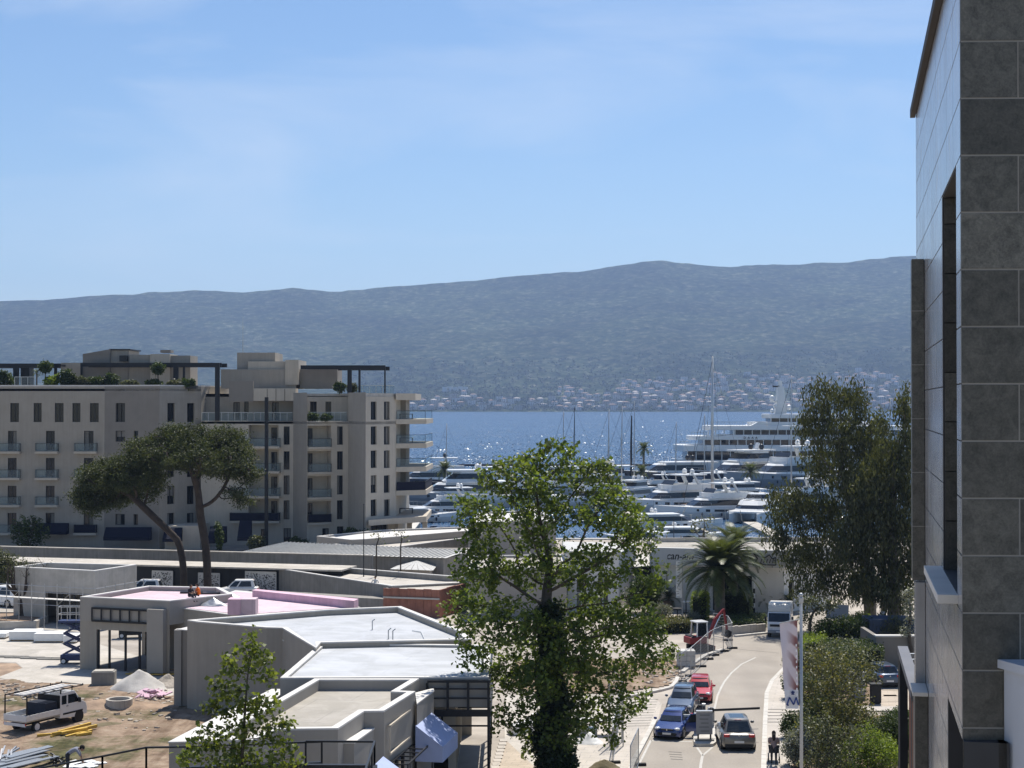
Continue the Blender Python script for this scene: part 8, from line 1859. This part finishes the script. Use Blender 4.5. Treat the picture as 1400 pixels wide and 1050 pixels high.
# zebra-banded bollard lamps, round lollipop seats, signpost
for px_, py_, lb_ in ((1031, 838, 'black and white banded lamp bollard beside the palm hedge'), (1108, 905, None)):
    if not lb_: continue
    a_ = G(px_, py_); t = thing('bollard_lamp', lb_, 'bollard', a_)
    for k in range(6): MB().cyl((a_.x, a_.y, k * .42), .09, .415, 8).build('band', 'white_paint' if k % 2 else 'plastic_black', t)
    MB().sph((a_.x, a_.y, 2.62), .14, 10, 6).build('globe', 'white_paint', t, smooth=True)
for px_, py_, lb_ in ((926, 848, 'small dark round-topped bar table by the flag'), (938, 838, 'pale table on the showroom forecourt')):
    a_ = G(px_, py_); t = thing('bar_table', lb_, 'table', a_); MB().cyl((a_.x, a_.y, .95), .42, .06, 14).build('top', 'plastic_black' if px_ < 930 else 'white_paint', t); MB().cyl((a_.x, a_.y, .04), .05, .92, 8).build('stem', 'plastic_black', t); MB().cyl((a_.x, a_.y, 0), .28, .04, 12).build('foot', 'plastic_black', t)
for px_, py_, lb_ in ((921, 756, 'signboard with pale poster on the quay behind the showroom roof'),):
    Y = 168; x = PXX(px_, Y); t = thing('notice_board', lb_, 'sign', (x, Y, 0)); zz = zy(744, Y)
    for dx in (-.75, .75): MB().bar((x + dx, Y, 0), (x + dx, Y, zz + .9), .09).build('post', 'wood_pale', t)
    MB().box((x, Y, zz - .1), (1.4, .06, 1.3)).build('poster', 'gelcoat_cream', t)
for px_, tp_, Y, lb_ in ((921, 707, 168, 'slim dark lamp post beside the quay notice board'), (496 + 1.5, 690, 150, 'thin pole in front of the metal roofed hall')):
    x = PXX(px_, Y); t = thing('lamp_post', lb_, 'lamp post', (x, Y, 0)); z_ = zy(tp_, Y); MB().tube([(x, Y, 0), (x, Y, z_)], [.06, .03], 8).build('pole', 'black_steel', t); MB().sph((x, Y, z_ + .04), .06, 8, 6).build('head', 'black_steel', t)
for k, px_ in enumerate((866, 898)):
    Y = 150; x = PXX(px_, Y); t = thing('roof_vent', ('first' if k == 0 else 'second') + ' white vent pipe on the stall roof ridge', 'vent', (x, Y, 0)); MB().cyl((x, Y, 0), .22, zy(743, Y), 10).build('pipe', 'white_paint', t); MB().cyl((x, Y, zy(743, Y)), .3, .12, 10).build('cap', 'white_paint', t)
# blue container and low wall at the back of the parking
mat('container_blue', (0.04, 0.06, 0.10), .6, var=.1, scale=2)
q0 = G(1188, 888); ct = thing('blue_container', 'dark blue site container under the eucalyptus', 'container', q0); MB().bb(q0.x, q0.x + 3.4, q0.y, q0.y + 2.4, .02, 2.2).build('body', 'container_blue', ct, bevel=.03)
for k in range(14): MB().bb(q0.x + .1 + k * .24, q0.x + .22 + k * .24, q0.y - .04, q0.y - .005, .15, 2.1).build('rib', 'container_blue', ct)
q0, q1 = G(1198, 912), G(1262, 912); gw = thing('grey_wall', 'grey rendered enclosure wall with pale coping behind the parking bay', 'wall', q0); MB().bb(q0.x, q1.x, q0.y, q0.y + .3, 0, 2.05).build('wall', 'plaster_grey', gw); MB().bb(q0.x - .05, q1.x, q0.y - .05, q0.y + .5, 2.053, 2.16).build('coping', 'coping', gw)
MB().prism([(q0.x, q0.y + .31), (q0.x + .3, q0.y + .31), (q0.x + .3, q0.y + 5), (q0.x, q0.y + 5)], 0, 2.05).build('wall', 'plaster_grey', gw)
# information column, electric cabinet by the parking
for px_, py_, h, w_, lb_, mt in ((1172, 955, 1.5, .9, 'grey electrical cabinet half hidden by twigs', 'sign_grey'), (1197, 962, 1.1, .6, 'black litter bin at the parking corner', 'plastic_black'), (1153, 945, 1.3, .8, 'smaller grey cabinet behind the twiggy tree', 'hull_grey')):
    a_ = G(px_, py_); t = thing('utility_cabinet' if h > 1.2 else 'litter_bin', lb_, 'cabinet' if h > 1.2 else 'bin', a_); MB().box((a_.x, a_.y, h / 2 + .05), (w_, .5, h)).build('body', mt, t, bevel=.03); MB().box((a_.x, a_.y, h + .09), (w_ + .1, .6, .06)).build('lid', mt, t); MB().box((a_.x, a_.y - .255, h * .55), (w_ * .9, .012, h * .8)).build('door', mt, t)
q0 = G(1135, 905); sgn = thing('road_sign', 'grey back of a road sign board among the trees', 'sign', G(1145, 872)); a_ = G(1145, 872); MB().box((a_.x, a_.y, 2.0), (1.7, .05, 1.1), ry=0.05).build('panel', 'sign_grey', sgn)
for dx in (-.5, .5): MB().bar((a_.x + dx, a_.y + .06, 0), (a_.x + dx, a_.y + .06, 1.9), .07).build('post', 'galv', sgn)
# ---- building site
def heap(name, label, px, py, rx, ry, h, mt, seed):
    a_ = G(px, py); nr, na_ = 12, 30; mb = MB(); mb.v.append((a_.x, a_.y, h))
    for i in range(1, nr + 1):
        for k in range(na_):
            t_ = i / nr; an = 2 * math.pi * k / na_; nz_ = mnoise.noise(Vector((math.cos(an) * 1.7 * t_ + seed, math.sin(an) * 1.7 * t_, seed))); r_ = t_ * (1 + .22 * nz_); z = max(-.02, h * (1 - t_ ** .95) * (1 + .25 * nz_) + .05 * mnoise.noise(Vector((an * 4, t_ * 9, seed)))) if i < nr else -.02; mb.v.append((a_.x + rx * r_ * math.cos(an), a_.y + ry * r_ * math.sin(an), z))
    for k in range(na_): mb.f.append((0, 1 + k, 1 + (k + 1) % na_))
    for i in range(nr - 1):
        for k in range(na_): b_ = 1 + i * na_; mb.f.append((b_ + k, b_ + na_ + k, b_ + na_ + (k + 1) % na_, b_ + (k + 1) % na_))
    o = mb.build(name, mt, smooth=True, fix=True); tag(o, label, 'heap'); return o
mat('sand', (0.46, 0.44, 0.41), .95, var=.12, scale=2, bump=.03, bscale=12, coords='World'); mat('rubble', (0.36, 0.32, 0.27), .95, var=.3, scale=3, bump=.08, bscale=5, coords='World')
heap('sand_heap', 'pale conical sand heap in front of the pink-roofed pavilion', 190, 942, 2.0, 1.5, 1.25, 'sand', 3); heap('gravel_heap', 'smaller grey gravel heap against the blank grey wall', 231, 938, 1.2, 1.0, .8, 'rubble', 5); heap('soil_heap', 'low brown mound of dug soil beside the works van', 140, 966, 2.4, 1.6, .45, 'soil', 7); heap('soil_heap', 'long flattened soil bank behind the concrete ring', 185, 966, 2.6, 1.4, .3, 'soil', 8); heap('soil_heap', 'small dark soil patch in front of the yellow beams', 150, 992, 1.2, .8, .2, 'turf', 9)
rb = MB(); rs = random.Random(12)
for k in range(420):
    px_, py_ = rs.choice(((rs.gauss(205, 18), rs.gauss(958, 5)), (rs.uniform(90, 240), rs.uniform(940, 1000)), (rs.uniform(0, 60), rs.uniform(935, 960)), (rs.uniform(880, 935), rs.uniform(905, 935))))
    if 8 < px_ < 110 and 965 < py_ < 1005: continue
    a_ = G(px_, py_); s_ = rs.uniform(.05, .2); rb.box((a_.x, a_.y, s_ * .25), (s_ * 1.6, s_, s_ * .7), rz=rs.uniform(0, 3), rx=rs.uniform(-.3, .3))
tag(rb.build('rubble', 'rubble'), 'broken stones and rubble strewn over the bare ground', 'rubble', kind='stuff')
rp_ = MB()
for k in range(26): a_ = G(rs.gauss(208, 8), rs.gauss(954, 2)); rp_.box((a_.x, a_.y, .12 + rs.random() * .25), (rs.uniform(.3, .8), rs.uniform(.2, .4), .06), rz=rs.uniform(0, 3), rx=rs.uniform(-.5, .5), ry=rs.uniform(-.5, .5))
tag(rp_.build('foam_scraps', 'roof_pink_side'), 'pile of broken pink insulation board scraps', 'scraps', kind='stuff')
a_ = G(163, 968); t = thing('concrete_ring', 'round concrete manhole ring on the bare soil', 'ring', a_); nn = 20; ou = [(a_.x + .78 * math.cos(2 * math.pi * k / nn), a_.y + .78 * math.sin(2 * math.pi * k / nn)) for k in range(nn)]; inn_ = [(a_.x + .62 * math.cos(2 * math.pi * k / nn), a_.y + .62 * math.sin(2 * math.pi * k / nn)) for k in range(nn)]; MB().ring(ou, inn_, 0, .55).build('wall', 'concrete_pale', t); MB().prism(inn_, .05, .3).build('fill', 'concrete', t)
a_ = G(140, 938); t = thing('concrete_block', 'squat concrete block at the edge of the concrete path', 'block', a_); MB().box((a_.x, a_.y + .4, .45), (1.45, 1.0, .9), rz=.1).build('body', 'concrete', t, bevel=.03); MB().box((a_.x, a_.y + .4, .93), (1.2, .8, .05), rz=.1).build('lid', 'concrete_pale', t)
yb = thing('beam_pile', 'loose pile of yellow formwork beams in front of the works van', 'beams', G(100, 1002))
for k in range(11):
    px_ = 86 + k * 3.2; a_ = G(px_, 1006 - (k % 3) * 2.5); an = R(52 + rs.uniform(-14, 14)); L = rs.uniform(1.6, 2.6) if k < 9 else .9; z_ = .09 + .15 * (k % 2) * (1 if 2 < k < 8 else 0); d_ = Vector((math.cos(an), math.sin(an), 0)) * L / 2; MB().bar(a_ - d_ + Vector((0, 0, z_)), a_ + d_ + Vector((0, 0, z_ + .02)), .14, .14).build('beam', 'wood_yellow', yb)
a_ = G(75, 1007); MB().bar((a_.x - .9, a_.y - .2, .1), (a_.x + .8, a_.y + .5, .1), .14).build('beam', 'wood_yellow', yb)
wp = thing('timber_boards', 'pale timber boards lying along the foot of the pink-roofed pavilion', 'boards', G(215, 922))
for k in range(7): a_ = G(196 + k * 6, 924 - (k % 3) * 2); MB().box((a_.x, a_.y, .12 + .05 * (k % 3)), (2.4, .22, .05), rz=rs.uniform(-.2, .2)).build('board', 'wood_yellow' if k % 3 == 0 else 'wood_pale', wp)
sp_ = thing('steel_sheets', 'stack of dark steel sheets and channels on the grass', 'metal stack', G(20, 1045))
for k in range(9): a_ = G(2 + k * 5.5, 1050 - (k % 4) * 5); MB().box((a_.x, a_.y, .06 + .05 * k * .6), (.42, 3.0, .05), rz=R(-28 + rs.uniform(-9, 9)), ry=rs.uniform(-.1, .1)).build('sheet', 'hull_grey', sp_)
for k in range(8): a_ = G(-6 + k * 3, 1036 + (k % 3) * 4); MB().bar((a_.x, a_.y, .2), (a_.x + rs.uniform(-.5, .9), a_.y + rs.uniform(.4, 1.4), .25 + rs.random() * .3), .08).build('channel', 'galv', sp_)
sj = MB()
for k in range(30): a_ = G(rs.gauss(78, 7), rs.gauss(1044, 3)); sj.bar((a_.x, a_.y, .1), (a_.x + rs.uniform(-.4, .4), a_.y + rs.uniform(-.4, .4), rs.uniform(.1, .4)), .05)
tag(sj.build('scrap_metal', 'black_steel'), 'tangle of dark scrap metal next to the bending worker', 'scrap', kind='stuff')
pv_ = MB()
for k in range(12): a_ = G(rs.uniform(95, 140), rs.uniform(1042, 1050)); pv_.box((a_.x, a_.y, .08), (rs.uniform(.4, .9), rs.uniform(.3, .6), .04), rz=rs.uniform(0, 3), rx=rs.uniform(-.2, .2))
tag(pv_.build('plastic_sheet', 'white_paint'), 'crumpled white plastic sheeting by the railing', 'sheeting', kind='stuff')
# wrapped pallets of panels on the path
wr = thing('panel_stack', 'long low stacks of wrapped white panels on the concrete path', 'panels', G(48, 876))
for x0, x1, y, hgt in ((12, 52, 877, .75), (46, 86, 879, .7), (86, 104, 880, .6), (-20, 8, 874, .45)):
    a_, b_ = G(x0, y), G(x1, y); MB().bb(a_.x, b_.x, a_.y, a_.y + 1.6, .12, hgt).build('panel_pack', 'white_paint', wr, bevel=.03); MB().bb(a_.x + .1, b_.x - .1, a_.y + .1, a_.y + 1.5, .02, .118).build('pallet', 'wood_pale', wr)
pl_ = thing('plank_row', 'row of grey planks lying across the concrete path', 'planks', G(45, 902))
for k in range(7): a_ = G(5 + k * 11, 899 + k * .55); MB().box((a_.x, a_.y + (k % 2) * .3, .06 + .03 * (k % 2)), (2.2, .2, .06), rz=R(-4)).build('plank', 'concrete', pl_)
# raised planter around the olive
pb_ = thing('stone_planter', 'raised planter with pale stone edging around the pollarded olive', 'planter', G(34, 856)); oc = gp([(-30, 862), (50, 860), (66, 852), (64, 846), (-30, 846)], 0)
MB().ring(oc, inset(oc, .35), .02, .62).build('edging', 'concrete_pale', pb_); MB().prism(inset(oc, .36), .02, .5).build('earth', 'soil', pb_)
# scaffolding in front of the concrete shell: poles, rails, boards
sf = thing('scaffold', 'galvanised pipe scaffolding wrapped around the bare concrete shell', 'scaffold', G(70, 850))
s0, s1, s2 = G(-25, 854), G(131, 864), G(196, 850); path = [s0.lerp(s1, k / 9) for k in range(9)] + [s1.lerp(s2, k / 5) for k in range(6)]
for q_ in path: MB().tube([q_, q_ + Vector((0, 0, 3.6))], .032, 5).build('standard', 'galv', sf)
for z_ in (1.9, 2.9, 3.4):
    for a_, b_ in zip(path, path[1:]): MB().tube([a_ + Vector((0, 0, z_)), b_ + Vector((0, 0, z_))], .026, 5).build('ledger', 'galv', sf)
for a_, b_ in zip(path, path[1:]): MB().bar(a_ + Vector((0, .35, 2.35)), b_ + Vector((0, .35, 2.35)), .6, .05).build('board', 'coping', sf);
for i in range(0, len(path) - 1, 2): a_, b_ = path[i], path[i + 1]; MB().tube([a_ + Vector((0, 0, 1.9)), b_ + Vector((0, 0, 2.9))], .02, 4).build('brace', 'galv', sf)
# dark steel railing frames in the foreground
def railframe(label, pts, posts=True, z=1.1):
    t = thing('steel_railing', label, 'railing', pts[0], group='dark steel railings in the foreground')
    for a_, b_ in zip(pts, pts[1:]): MB().bar(a_, b_, .07).build('top_rail', 'black_steel', t)
    for a_, b_ in zip(pts, pts[1:]):
        for k in np.linspace(0, 1, max(2, int((b_ - a_).length / 1.5))): q_ = a_.lerp(b_, k); MB().bar(q_ - Vector((0, 0, z)), q_, .07).build('post', 'black_steel', t)
        MB().bar(a_ - Vector((0, 0, z)), b_ - Vector((0, 0, z)), .22, .3).build('beam', 'black_steel', t)
Yf = 62.0
r1 = [AT(40, 1053, Yf), AT(140, 1034, Yf), AT(200, 1022, Yf), AT(256, 1021, Yf)]; railframe('dark steel railing slanting up past the bending worker', r1, z=1.0)
r2 = [AT(256.5, 1021.2, Yf), AT(440, 1014, Yf - 1)]; railframe('dark steel railing crossing in front of the young plane tree', r2, z=.9)
r3 = [AT(418, 1013.5, 60), AT(512, 1014, 60), AT(500, 1052, 53)]; railframe('dark steel railing corner in front of the beige-roofed pavilion', r3, z=1.0)
# scaffold tower and materials under the plane tree
st_ = thing('scaffold_tower', 'folded aluminium scaffold tower lying by the pavement under the plane tree', 'scaffold', G(842, 1010))
for dx in (-.35, .35):
    for dy in (-.5, .5): a_ = G(842, 1018); MB().tube([(a_.x + dx, a_.y + dy, 0), (a_.x + dx, a_.y + dy, 4.2)], .035, 6).build('upright', 'galv', st_)
for k in range(9):
    a_ = G(842, 1018); z_ = .3 + k * .45
    for dy in (-.5, .5): MB().tube([(a_.x - .35, a_.y + dy, z_), (a_.x + .35, a_.y + dy, z_)], .024, 5).build('rung', 'galv', st_)
for k in range(4): a_ = G(842, 1018); MB().tube([(a_.x - .35 + .7 * (k % 2), a_.y - .5, .3 + k), (a_.x + .35 - .7 * (k % 2), a_.y + .5, 1.3 + k)], .022, 5).build('brace', 'galv', st_)
tbn = thing('work_table', 'white trestle table with tools beneath the plane tree', 'table', G(815, 1005)); a_ = G(815, 1005); MB().box((a_.x, a_.y, .85), (2.2, .9, .06)).build('top', 'white_paint', tbn)
for dx in (-.9, .9):
    for dy in (-.35, .35): MB().bar((a_.x + dx, a_.y + dy, 0), (a_.x + dx, a_.y + dy, .82), .06).build('leg', 'galv', tbn)
MB().box((a_.x - .4, a_.y + .05, .2), (.9, .6, .4)).build('tool_box', 'hull_grey', tbn)
heap('plastic_bundle', 'crumpled translucent plastic bundle beside the trestle table', 806, 1016, .8, .6, .6, 'white_paint', 21); heap('soil_heap', 'dark soil pile below the scaffold tower', 826, 1052, .9, .6, .5, 'turf', 23)
for k, (px_, py_, w_) in enumerate(((720, 1000, 1.1), (738, 990, .8), (705, 1004, .7))): a_ = G(px_, py_); tag(MB().box((a_.x, a_.y, .3), (w_, .7, .55), rz=.2 * k).build('wrapped_pack', 'white_paint', bevel=.04), 'white wrapped pack, %s of those beside the ivy trunk' % ('largest', 'mid-sized one', 'smallest')[k], 'pack', 'wrapped packs by the ivy trunk')
# paving edge stones beside the tan footpath
for k in range(9): a_ = G(677 + k * 1.4, 1050 - k * 4.6); tag(MB().box((a_.x, a_.y, .03), (.4, .68, .06), rz=.05).build('edge_stone', 'paving_pale'), kind='structure')
# roof clutter on the pink pavilion
heap('foil_bundle', 'crumpled silver foil bundle on the pink roof', 292, 828, .95, .6, .55, 'galv', 31).location.z = 4.33
heap('foil_bundle', 'dull foil bundle next to the pink block', 316, 818, .8, .5, .4, 'galv', 33).location.z = 4.33
for nm in ('foil_bundle', 'foil_bundle.001'):
    o = bpy.data.objects[nm]
    for v_ in o.data.vertices:
        c0 = G(292, 828) if nm == 'foil_bundle' else G(316, 818); c1 = G(292, 828 - 0, 4.33) if nm == 'foil_bundle' else G(316, 818, 4.33); v_.co.x += c1.x - c0.x; v_.co.y += c1.y - c0.y
q0 = G(329, 841, 4.33); t = thing('foam_block', 'pink foam-clad roof box on the pink roof', 'box', q0); MB().bb(q0.x - .85, q0.x + .0, q0.y, q0.y + 1.2, 4.335, 5.35).build('left_panel', 'roof_pink_side', t); MB().bb(q0.x + .01, q0.x + .95, q0.y + .03, q0.y + 1.2, 4.335, 5.35).build('right_panel', 'roof_pink', t)  # deeper pink on the left panel, its shaded side put into the colour
for k, (a_, b_) in enumerate(((190, 806), (262, 811), (287, 812))): q_ = G(a_, b_, 4.62); tag(MB().box((q_.x, q_.y, 4.68), (1.6, .25, .1), rz=.05).build('roof_plank', 'black_steel'), ('dark plank near the back edge of the pink roof', 'dark plank behind the seated worker in orange', 'dark plank between the worker in orange and the foil bundles')[k], 'plank')
# ---- people
mat('skin', (0.32, 0.19, 0.13), .6, var=.0); mat('hair_dark', (0.015, 0.012, 0.01), .8, var=.0); mat('shirt_grey', (0.22, 0.23, 0.28), .9, var=.08, scale=8); mat('trousers_dark', (0.025, 0.027, 0.035), .9, var=.0); mat('vest_orange', (0.75, 0.16, 0.02), .8, var=.0); mat('vest_yellow', (0.55, 0.65, 0.05), .8, var=.0); mat('shirt_dark', (0.03, 0.025, 0.03), .9, var=.0); mat('shirt_white', (0.6, 0.6, 0.58), .9, var=.0); mat('shoe', (0.02, 0.018, 0.016), .7, var=.0); mat('top_mauve', (0.20, 0.16, 0.17), .9, var=.0)
def person(label, loc, rz, J, top, bottom, hair='hair_dark', sc=.92, longhair=False, vest=None, helmet=None):
    """J: joints in metres (x right, y forward, z up): pelvis, chest, neck, head, and per side shoulder, elbow, hand, hip, knee, ankle, toe. One skinned body surface; clothes by height on the limbs"""
    t = thing('person', label, 'person', loc, rz); t.scale = (sc, sc, sc)
    V_, E_, RAD = [], [], []
    def vtx(p_, r_): V_.append(tuple(p_)); RAD.append(r_); return len(V_) - 1
    def lerp3(a, b, k): return tuple(a[i] + (b[i] - a[i]) * k for i in range(3))
    pel = vtx(J['pelvis'], (.155, .12)); mid = vtx(lerp3(J['pelvis'], J['chest'], .5), (.145, .11)); ch = vtx(J['chest'], (.17, .12)); nk = vtx(J['neck'], (.06, .06)); hb = vtx(lerp3(J['neck'], J['head'], .45), (.06, .065)); E_ += [(pel, mid), (mid, ch), (ch, nk), (nk, hb)]
    for s_ in ('l', 'r'):
        sh, el, ha = J[s_ + 'sh'], J[s_ + 'el'], J[s_ + 'ha']; a = vtx(sh, (.068, .068)); b = vtx(el, (.046, .046)); c = vtx(ha, (.03, .034)); E_ += [(ch, a), (a, b), (b, c)]
        d_ = Vector(ha) - Vector(el); d_.normalize(); sd = d_.orthogonal().normalized(); palm_ = vtx(Vector(ha) + d_ * .06, (.042, .022)); E_.append((c, palm_))
        for k in range(4): f1 = vtx(Vector(ha) + d_ * .12 + sd * (k - 1.5) * .021, (.010, .010)); f2 = vtx(Vector(ha) + d_ * (.165 - .01 * abs(k - 1.4)) + sd * (k - 1.5) * .022 + d_.cross(sd) * .025, (.008, .008)); E_ += [(palm_, f1), (f1, f2)]
        th = vtx(Vector(ha) + d_ * .06 + sd * .055, (.011, .011)); th2 = vtx(Vector(ha) + d_ * .10 + sd * .07, (.009, .009)); E_ += [(palm_, th), (th, th2)]
        hp, kn, an, to = J[s_ + 'hip'], J[s_ + 'kn'], J[s_ + 'an'], J[s_ + 'to']; a = vtx(hp, (.1, .1)); b = vtx(kn, (.066, .068)); m_ = vtx(lerp3(kn, an, .35), (.06, .064)); c = vtx(an, (.042, .046)); e_ = vtx(to, (.042, .03)); E_ += [(pel, a), (a, b), (b, m_), (m_, c), (c, e_)]
    me = bpy.data.meshes.new('body'); me.from_pydata(V_, E_, []); o = bpy.data.objects.new('body', me); COL.objects.link(o)
    sk = o.modifiers.new('skin', 'SKIN'); sk.use_smooth_shade = True
    for i, sv in enumerate(me.skin_vertices[0].data): sv.radius = RAD[i]; sv.use_root = (i == 0)
    ss = o.modifiers.new('sub', 'SUBSURF'); ss.levels = 1; ss.render_levels = 1
    dg = bpy.context.evaluated_depsgraph_get(); nm = bpy.data.meshes.new_from_object(o.evaluated_get(dg)); bpy.data.objects.remove(o)
    body = bpy.data.objects.new('body', nm); COL.objects.link(body); body.parent = t
    nm.materials.clear(); [nm.materials.append(MATS[k]) for k in ('skin', top, bottom, 'shoe')]
    pts = {k: Vector(v) for k, v in J.items()}
    segs = [('pelvis', 'chest', 1), ('chest', 'neck', 1), ('lsh', 'lel', 1), ('rsh', 'rel', 1), ('lel', 'lha', 0), ('rel', 'rha', 0), ('lhip', 'lkn', 2), ('rhip', 'rkn', 2), ('lkn', 'lan', 2), ('rkn', 'ran', 2), ('lan', 'lto', 3), ('ran', 'rto', 3), ('pelvis', 'lhip', 2), ('pelvis', 'rhip', 2), ('neck', 'head', 0)]
    for pl in nm.polygons:
        c = pl.center; best = None
        for a, b, mi in segs:
            A, B = pts[a], pts[b]; d_ = B - A; k = max(0, min(1, (c - A).dot(d_) / max(d_.length_squared, 1e-6))); ds = (c - (A + d_ * k)).length
            if best is None or ds < best[0]: best = (ds, mi)
        pl.material_index = best[1]; pl.use_smooth = True
    hd = Vector(J['head']); f_ = Vector(J.get('face', (0, 1, 0))).normalized()
    h = MB(); h.sph(hd, .115, 14, 10, (.82, .95, 1.12)); ho = h.build('head', 'skin', t, world=False, smooth=True)
    fc = MB(); sdv = Vector((f_.y, -f_.x, 0)).normalized(); upv = sdv.cross(f_)
    fc.sph(hd + f_ * .115 - upv * .01, .018, 6, 5); ears = MB()
    for s_ in (-1, 1): ears.sph(hd + sdv * s_ * .098, .028, 6, 5, (.5, .8, 1.2))
    fc.build('nose', 'skin', ho, world=False, smooth=True); ears.build('ear', 'skin', ho, world=False, smooth=True)
    ey = MB()
    for s_ in (-1, 1): ey.sph(hd + f_ * .1 + sdv * s_ * .036 + upv * .012, .012, 6, 5)
    ey.build('eye', 'hair_dark', ho, world=False); MB().box(hd + f_ * .108 - upv * .05, (.05, .01, .01), rz=math.atan2(sdv.y, sdv.x)).build('mouth', 'trousers_dark', ho, world=False)
    hr = MB(); hr.sph(hd - f_ * .022 + upv * .022, .122, 12, 8, (.86, .98, 1.08)); hr.build('hair', hair if helmet is None else helmet, t, world=False, smooth=True)
    if longhair: hl = MB(); hl.tube([hd - f_ * .07, hd - f_ * .12 - Vector((0, 0, .18)), hd - f_ * .13 - Vector((0, 0, .36))], [.1, .1, .05], 8); hl.build('hair', hair, t, world=False, smooth=True)
    if vest:
        a, b = pts['pelvis'], pts['chest']; vv = MB(); ax = (b - a); sdx = (pts['rsh'] - pts['lsh']).normalized(); fw = ax.normalized().cross(sdx)
        secs_ = []
        for k, w_, d_ in ((.0, .185, .15), (.5, .18, .145), (1.0, .2, .15), (1.32, .16, .12)): c = a + ax * k; secs_.append([c + sdx * w_ * math.cos(q) + fw * d_ * math.sin(q) for q in np.linspace(0, 2 * math.pi, 13)[:-1]])
        vv.loft(secs_); vv.build('vest', vest, t, world=False, smooth=True, fix=True)
    return t
STAND = dict(pelvis=(0, 0, .95), chest=(0, .01, 1.28), neck=(0, .0, 1.5), head=(0, .02, 1.65), lsh=(-.2, 0, 1.43), lel=(-.27, .02, 1.16), lha=(-.26, .12, .93), rsh=(.2, 0, 1.43), rel=(.27, .02, 1.16), rha=(.26, .12, .93), lhip=(-.1, 0, .9), lkn=(-.11, .03, .5), lan=(-.11, -.01, .09), lto=(-.13, .16, .04), rhip=(.1, 0, .9), rkn=(.11, .02, .5), ran=(.11, -.01, .09), rto=(.13, .16, .04))
bend = dict(STAND, chest=(.0, .30, 1.14), neck=(0, .50, 1.17), head=(0, .64, 1.16), face=(0, .75, -.65), lsh=(-.19, .42, 1.13), lel=(-.2, .56, .86), lha=(-.16, .62, .62), rsh=(.19, .42, 1.13), rel=(.22, .58, .88), rha=(.16, .68, .64), mid=(0, .1, 1.05))
bp2 = AT(92, 1062, 66); person('worker in grey shirt and dark trousers bending over the railing', (bp2.x, 66, zy(1058, 66)), R(-80), {k: v for k, v in bend.items() if k != 'mid'}, 'shirt_grey', 'trousers_dark')
tag(MB().bb(bp2.x - 1.6, bp2.x + 1.2, 65, 67.2, 0, zy(1058, 66)).build('work_platform', 'concrete'), 'low concrete platform under the bending worker', 'platform')
sit = dict(STAND, pelvis=(0, 0, .12), chest=(0, .06, .45), neck=(0, .1, .66), head=(0, .15, .81), lsh=(-.19, .08, .6), lel=(-.24, .2, .36), lha=(-.15, .38, .3), rsh=(.19, .08, .6), rel=(.24, .2, .36), rha=(.15, .38, .3), lhip=(-.1, .05, .1), lkn=(-.12, .45, .16), lan=(-.12, .5, -.25), lto=(-.13, .66, -.3), rhip=(.1, .05, .1), rkn=(.12, .45, .18), ran=(.12, .5, -.24), rto=(.13, .66, -.29))
a_ = G(272, 815.5, 4.9); person('worker in orange vest sitting on the edge of the pink roof', (a_.x, a_.y, 4.93), R(115), sit, 'vest_orange', 'trousers_dark', vest='vest_orange')
a_ = G(259, 817, 4.9); person('worker in dark clothes sitting beside the one in orange', (a_.x, a_.y, 4.93), R(-120), sit, 'shirt_dark', 'trousers_dark')
person('worker in yellow vest standing before the wide perforated screen', G(373, 809), R(20), STAND, 'vest_yellow', 'trousers_dark', vest='vest_yellow', sc=.95)
arm_ = dict(STAND, lel=(-.36, .05, 1.2), lha=(-.2, .16, 1.05), rel=(.36, .05, 1.2), rha=(.2, .16, 1.05)); a_ = G(513, 813.5, 1.35); person('worker in white shirt standing on the ledge of the concrete pavilion', (a_.x, a_.y + .1, 1.35), R(160), arm_, 'shirt_white', 'trousers_dark', sc=.92)
walk = dict(STAND, lkn=(-.11, .14, .52), lan=(-.11, .12, .1), lto=(-.12, .29, .05), ran=(.11, -.18, .13), rkn=(.11, -.02, .5), rto=(.12, -.04, .05), lel=(-.25, .16, 1.18), lha=(-.2, .38, 1.06), rel=(.25, .16, 1.18), rha=(.2, .38, 1.06))
a_ = G(1058, 1046, .125); person('person with long dark hair and mauve top pushing a pram on the pavement', (a_.x, a_.y, .125), R(-8), walk, 'top_mauve', 'trousers_dark', longhair=True, sc=.95)
pr = thing('pram', 'dark pram being pushed along the pavement', 'pram', (a_.x + .13, a_.y + .75, .125), R(-8))
MB().loft([[(-.24, -.1, .45), (.24, -.1, .45), (.24, .55, .4), (-.24, .55, .4)], [(-.28, -.2, .85), (.28, -.2, .85), (.28, .65, .7), (-.28, .65, .7)]]).build('seat', 'canvas_dark', pr, world=False)
hood = MB(); hood.loft([[(-.29, .1 + .38 * math.cos(q), .78 + .38 * math.sin(q)), (.29, .1 + .38 * math.cos(q), .78 + .38 * math.sin(q))] for q in np.linspace(.2, 2.7, 8)], closed=False, cap=False); hood.build('hood', 'canvas_dark', pr, world=False)
for x in (-.27, .27):
    for y in (-.15, .6): MB().tube([(x - .025, y, .15), (x + .025, y, .15)], .15, 14).build('wheel', 'rubber', pr, world=False)
    MB().tube([(x, -.15, .15), (x * .9, .2, .5), (x * .95, -.35, 1.0)], .016, 6).build('frame', 'galv', pr, world=False)
MB().tube([(-.26, -.35, 1.0), (.26, -.35, 1.0)], .02, 6).build('handle', 'rubber', pr, world=False)
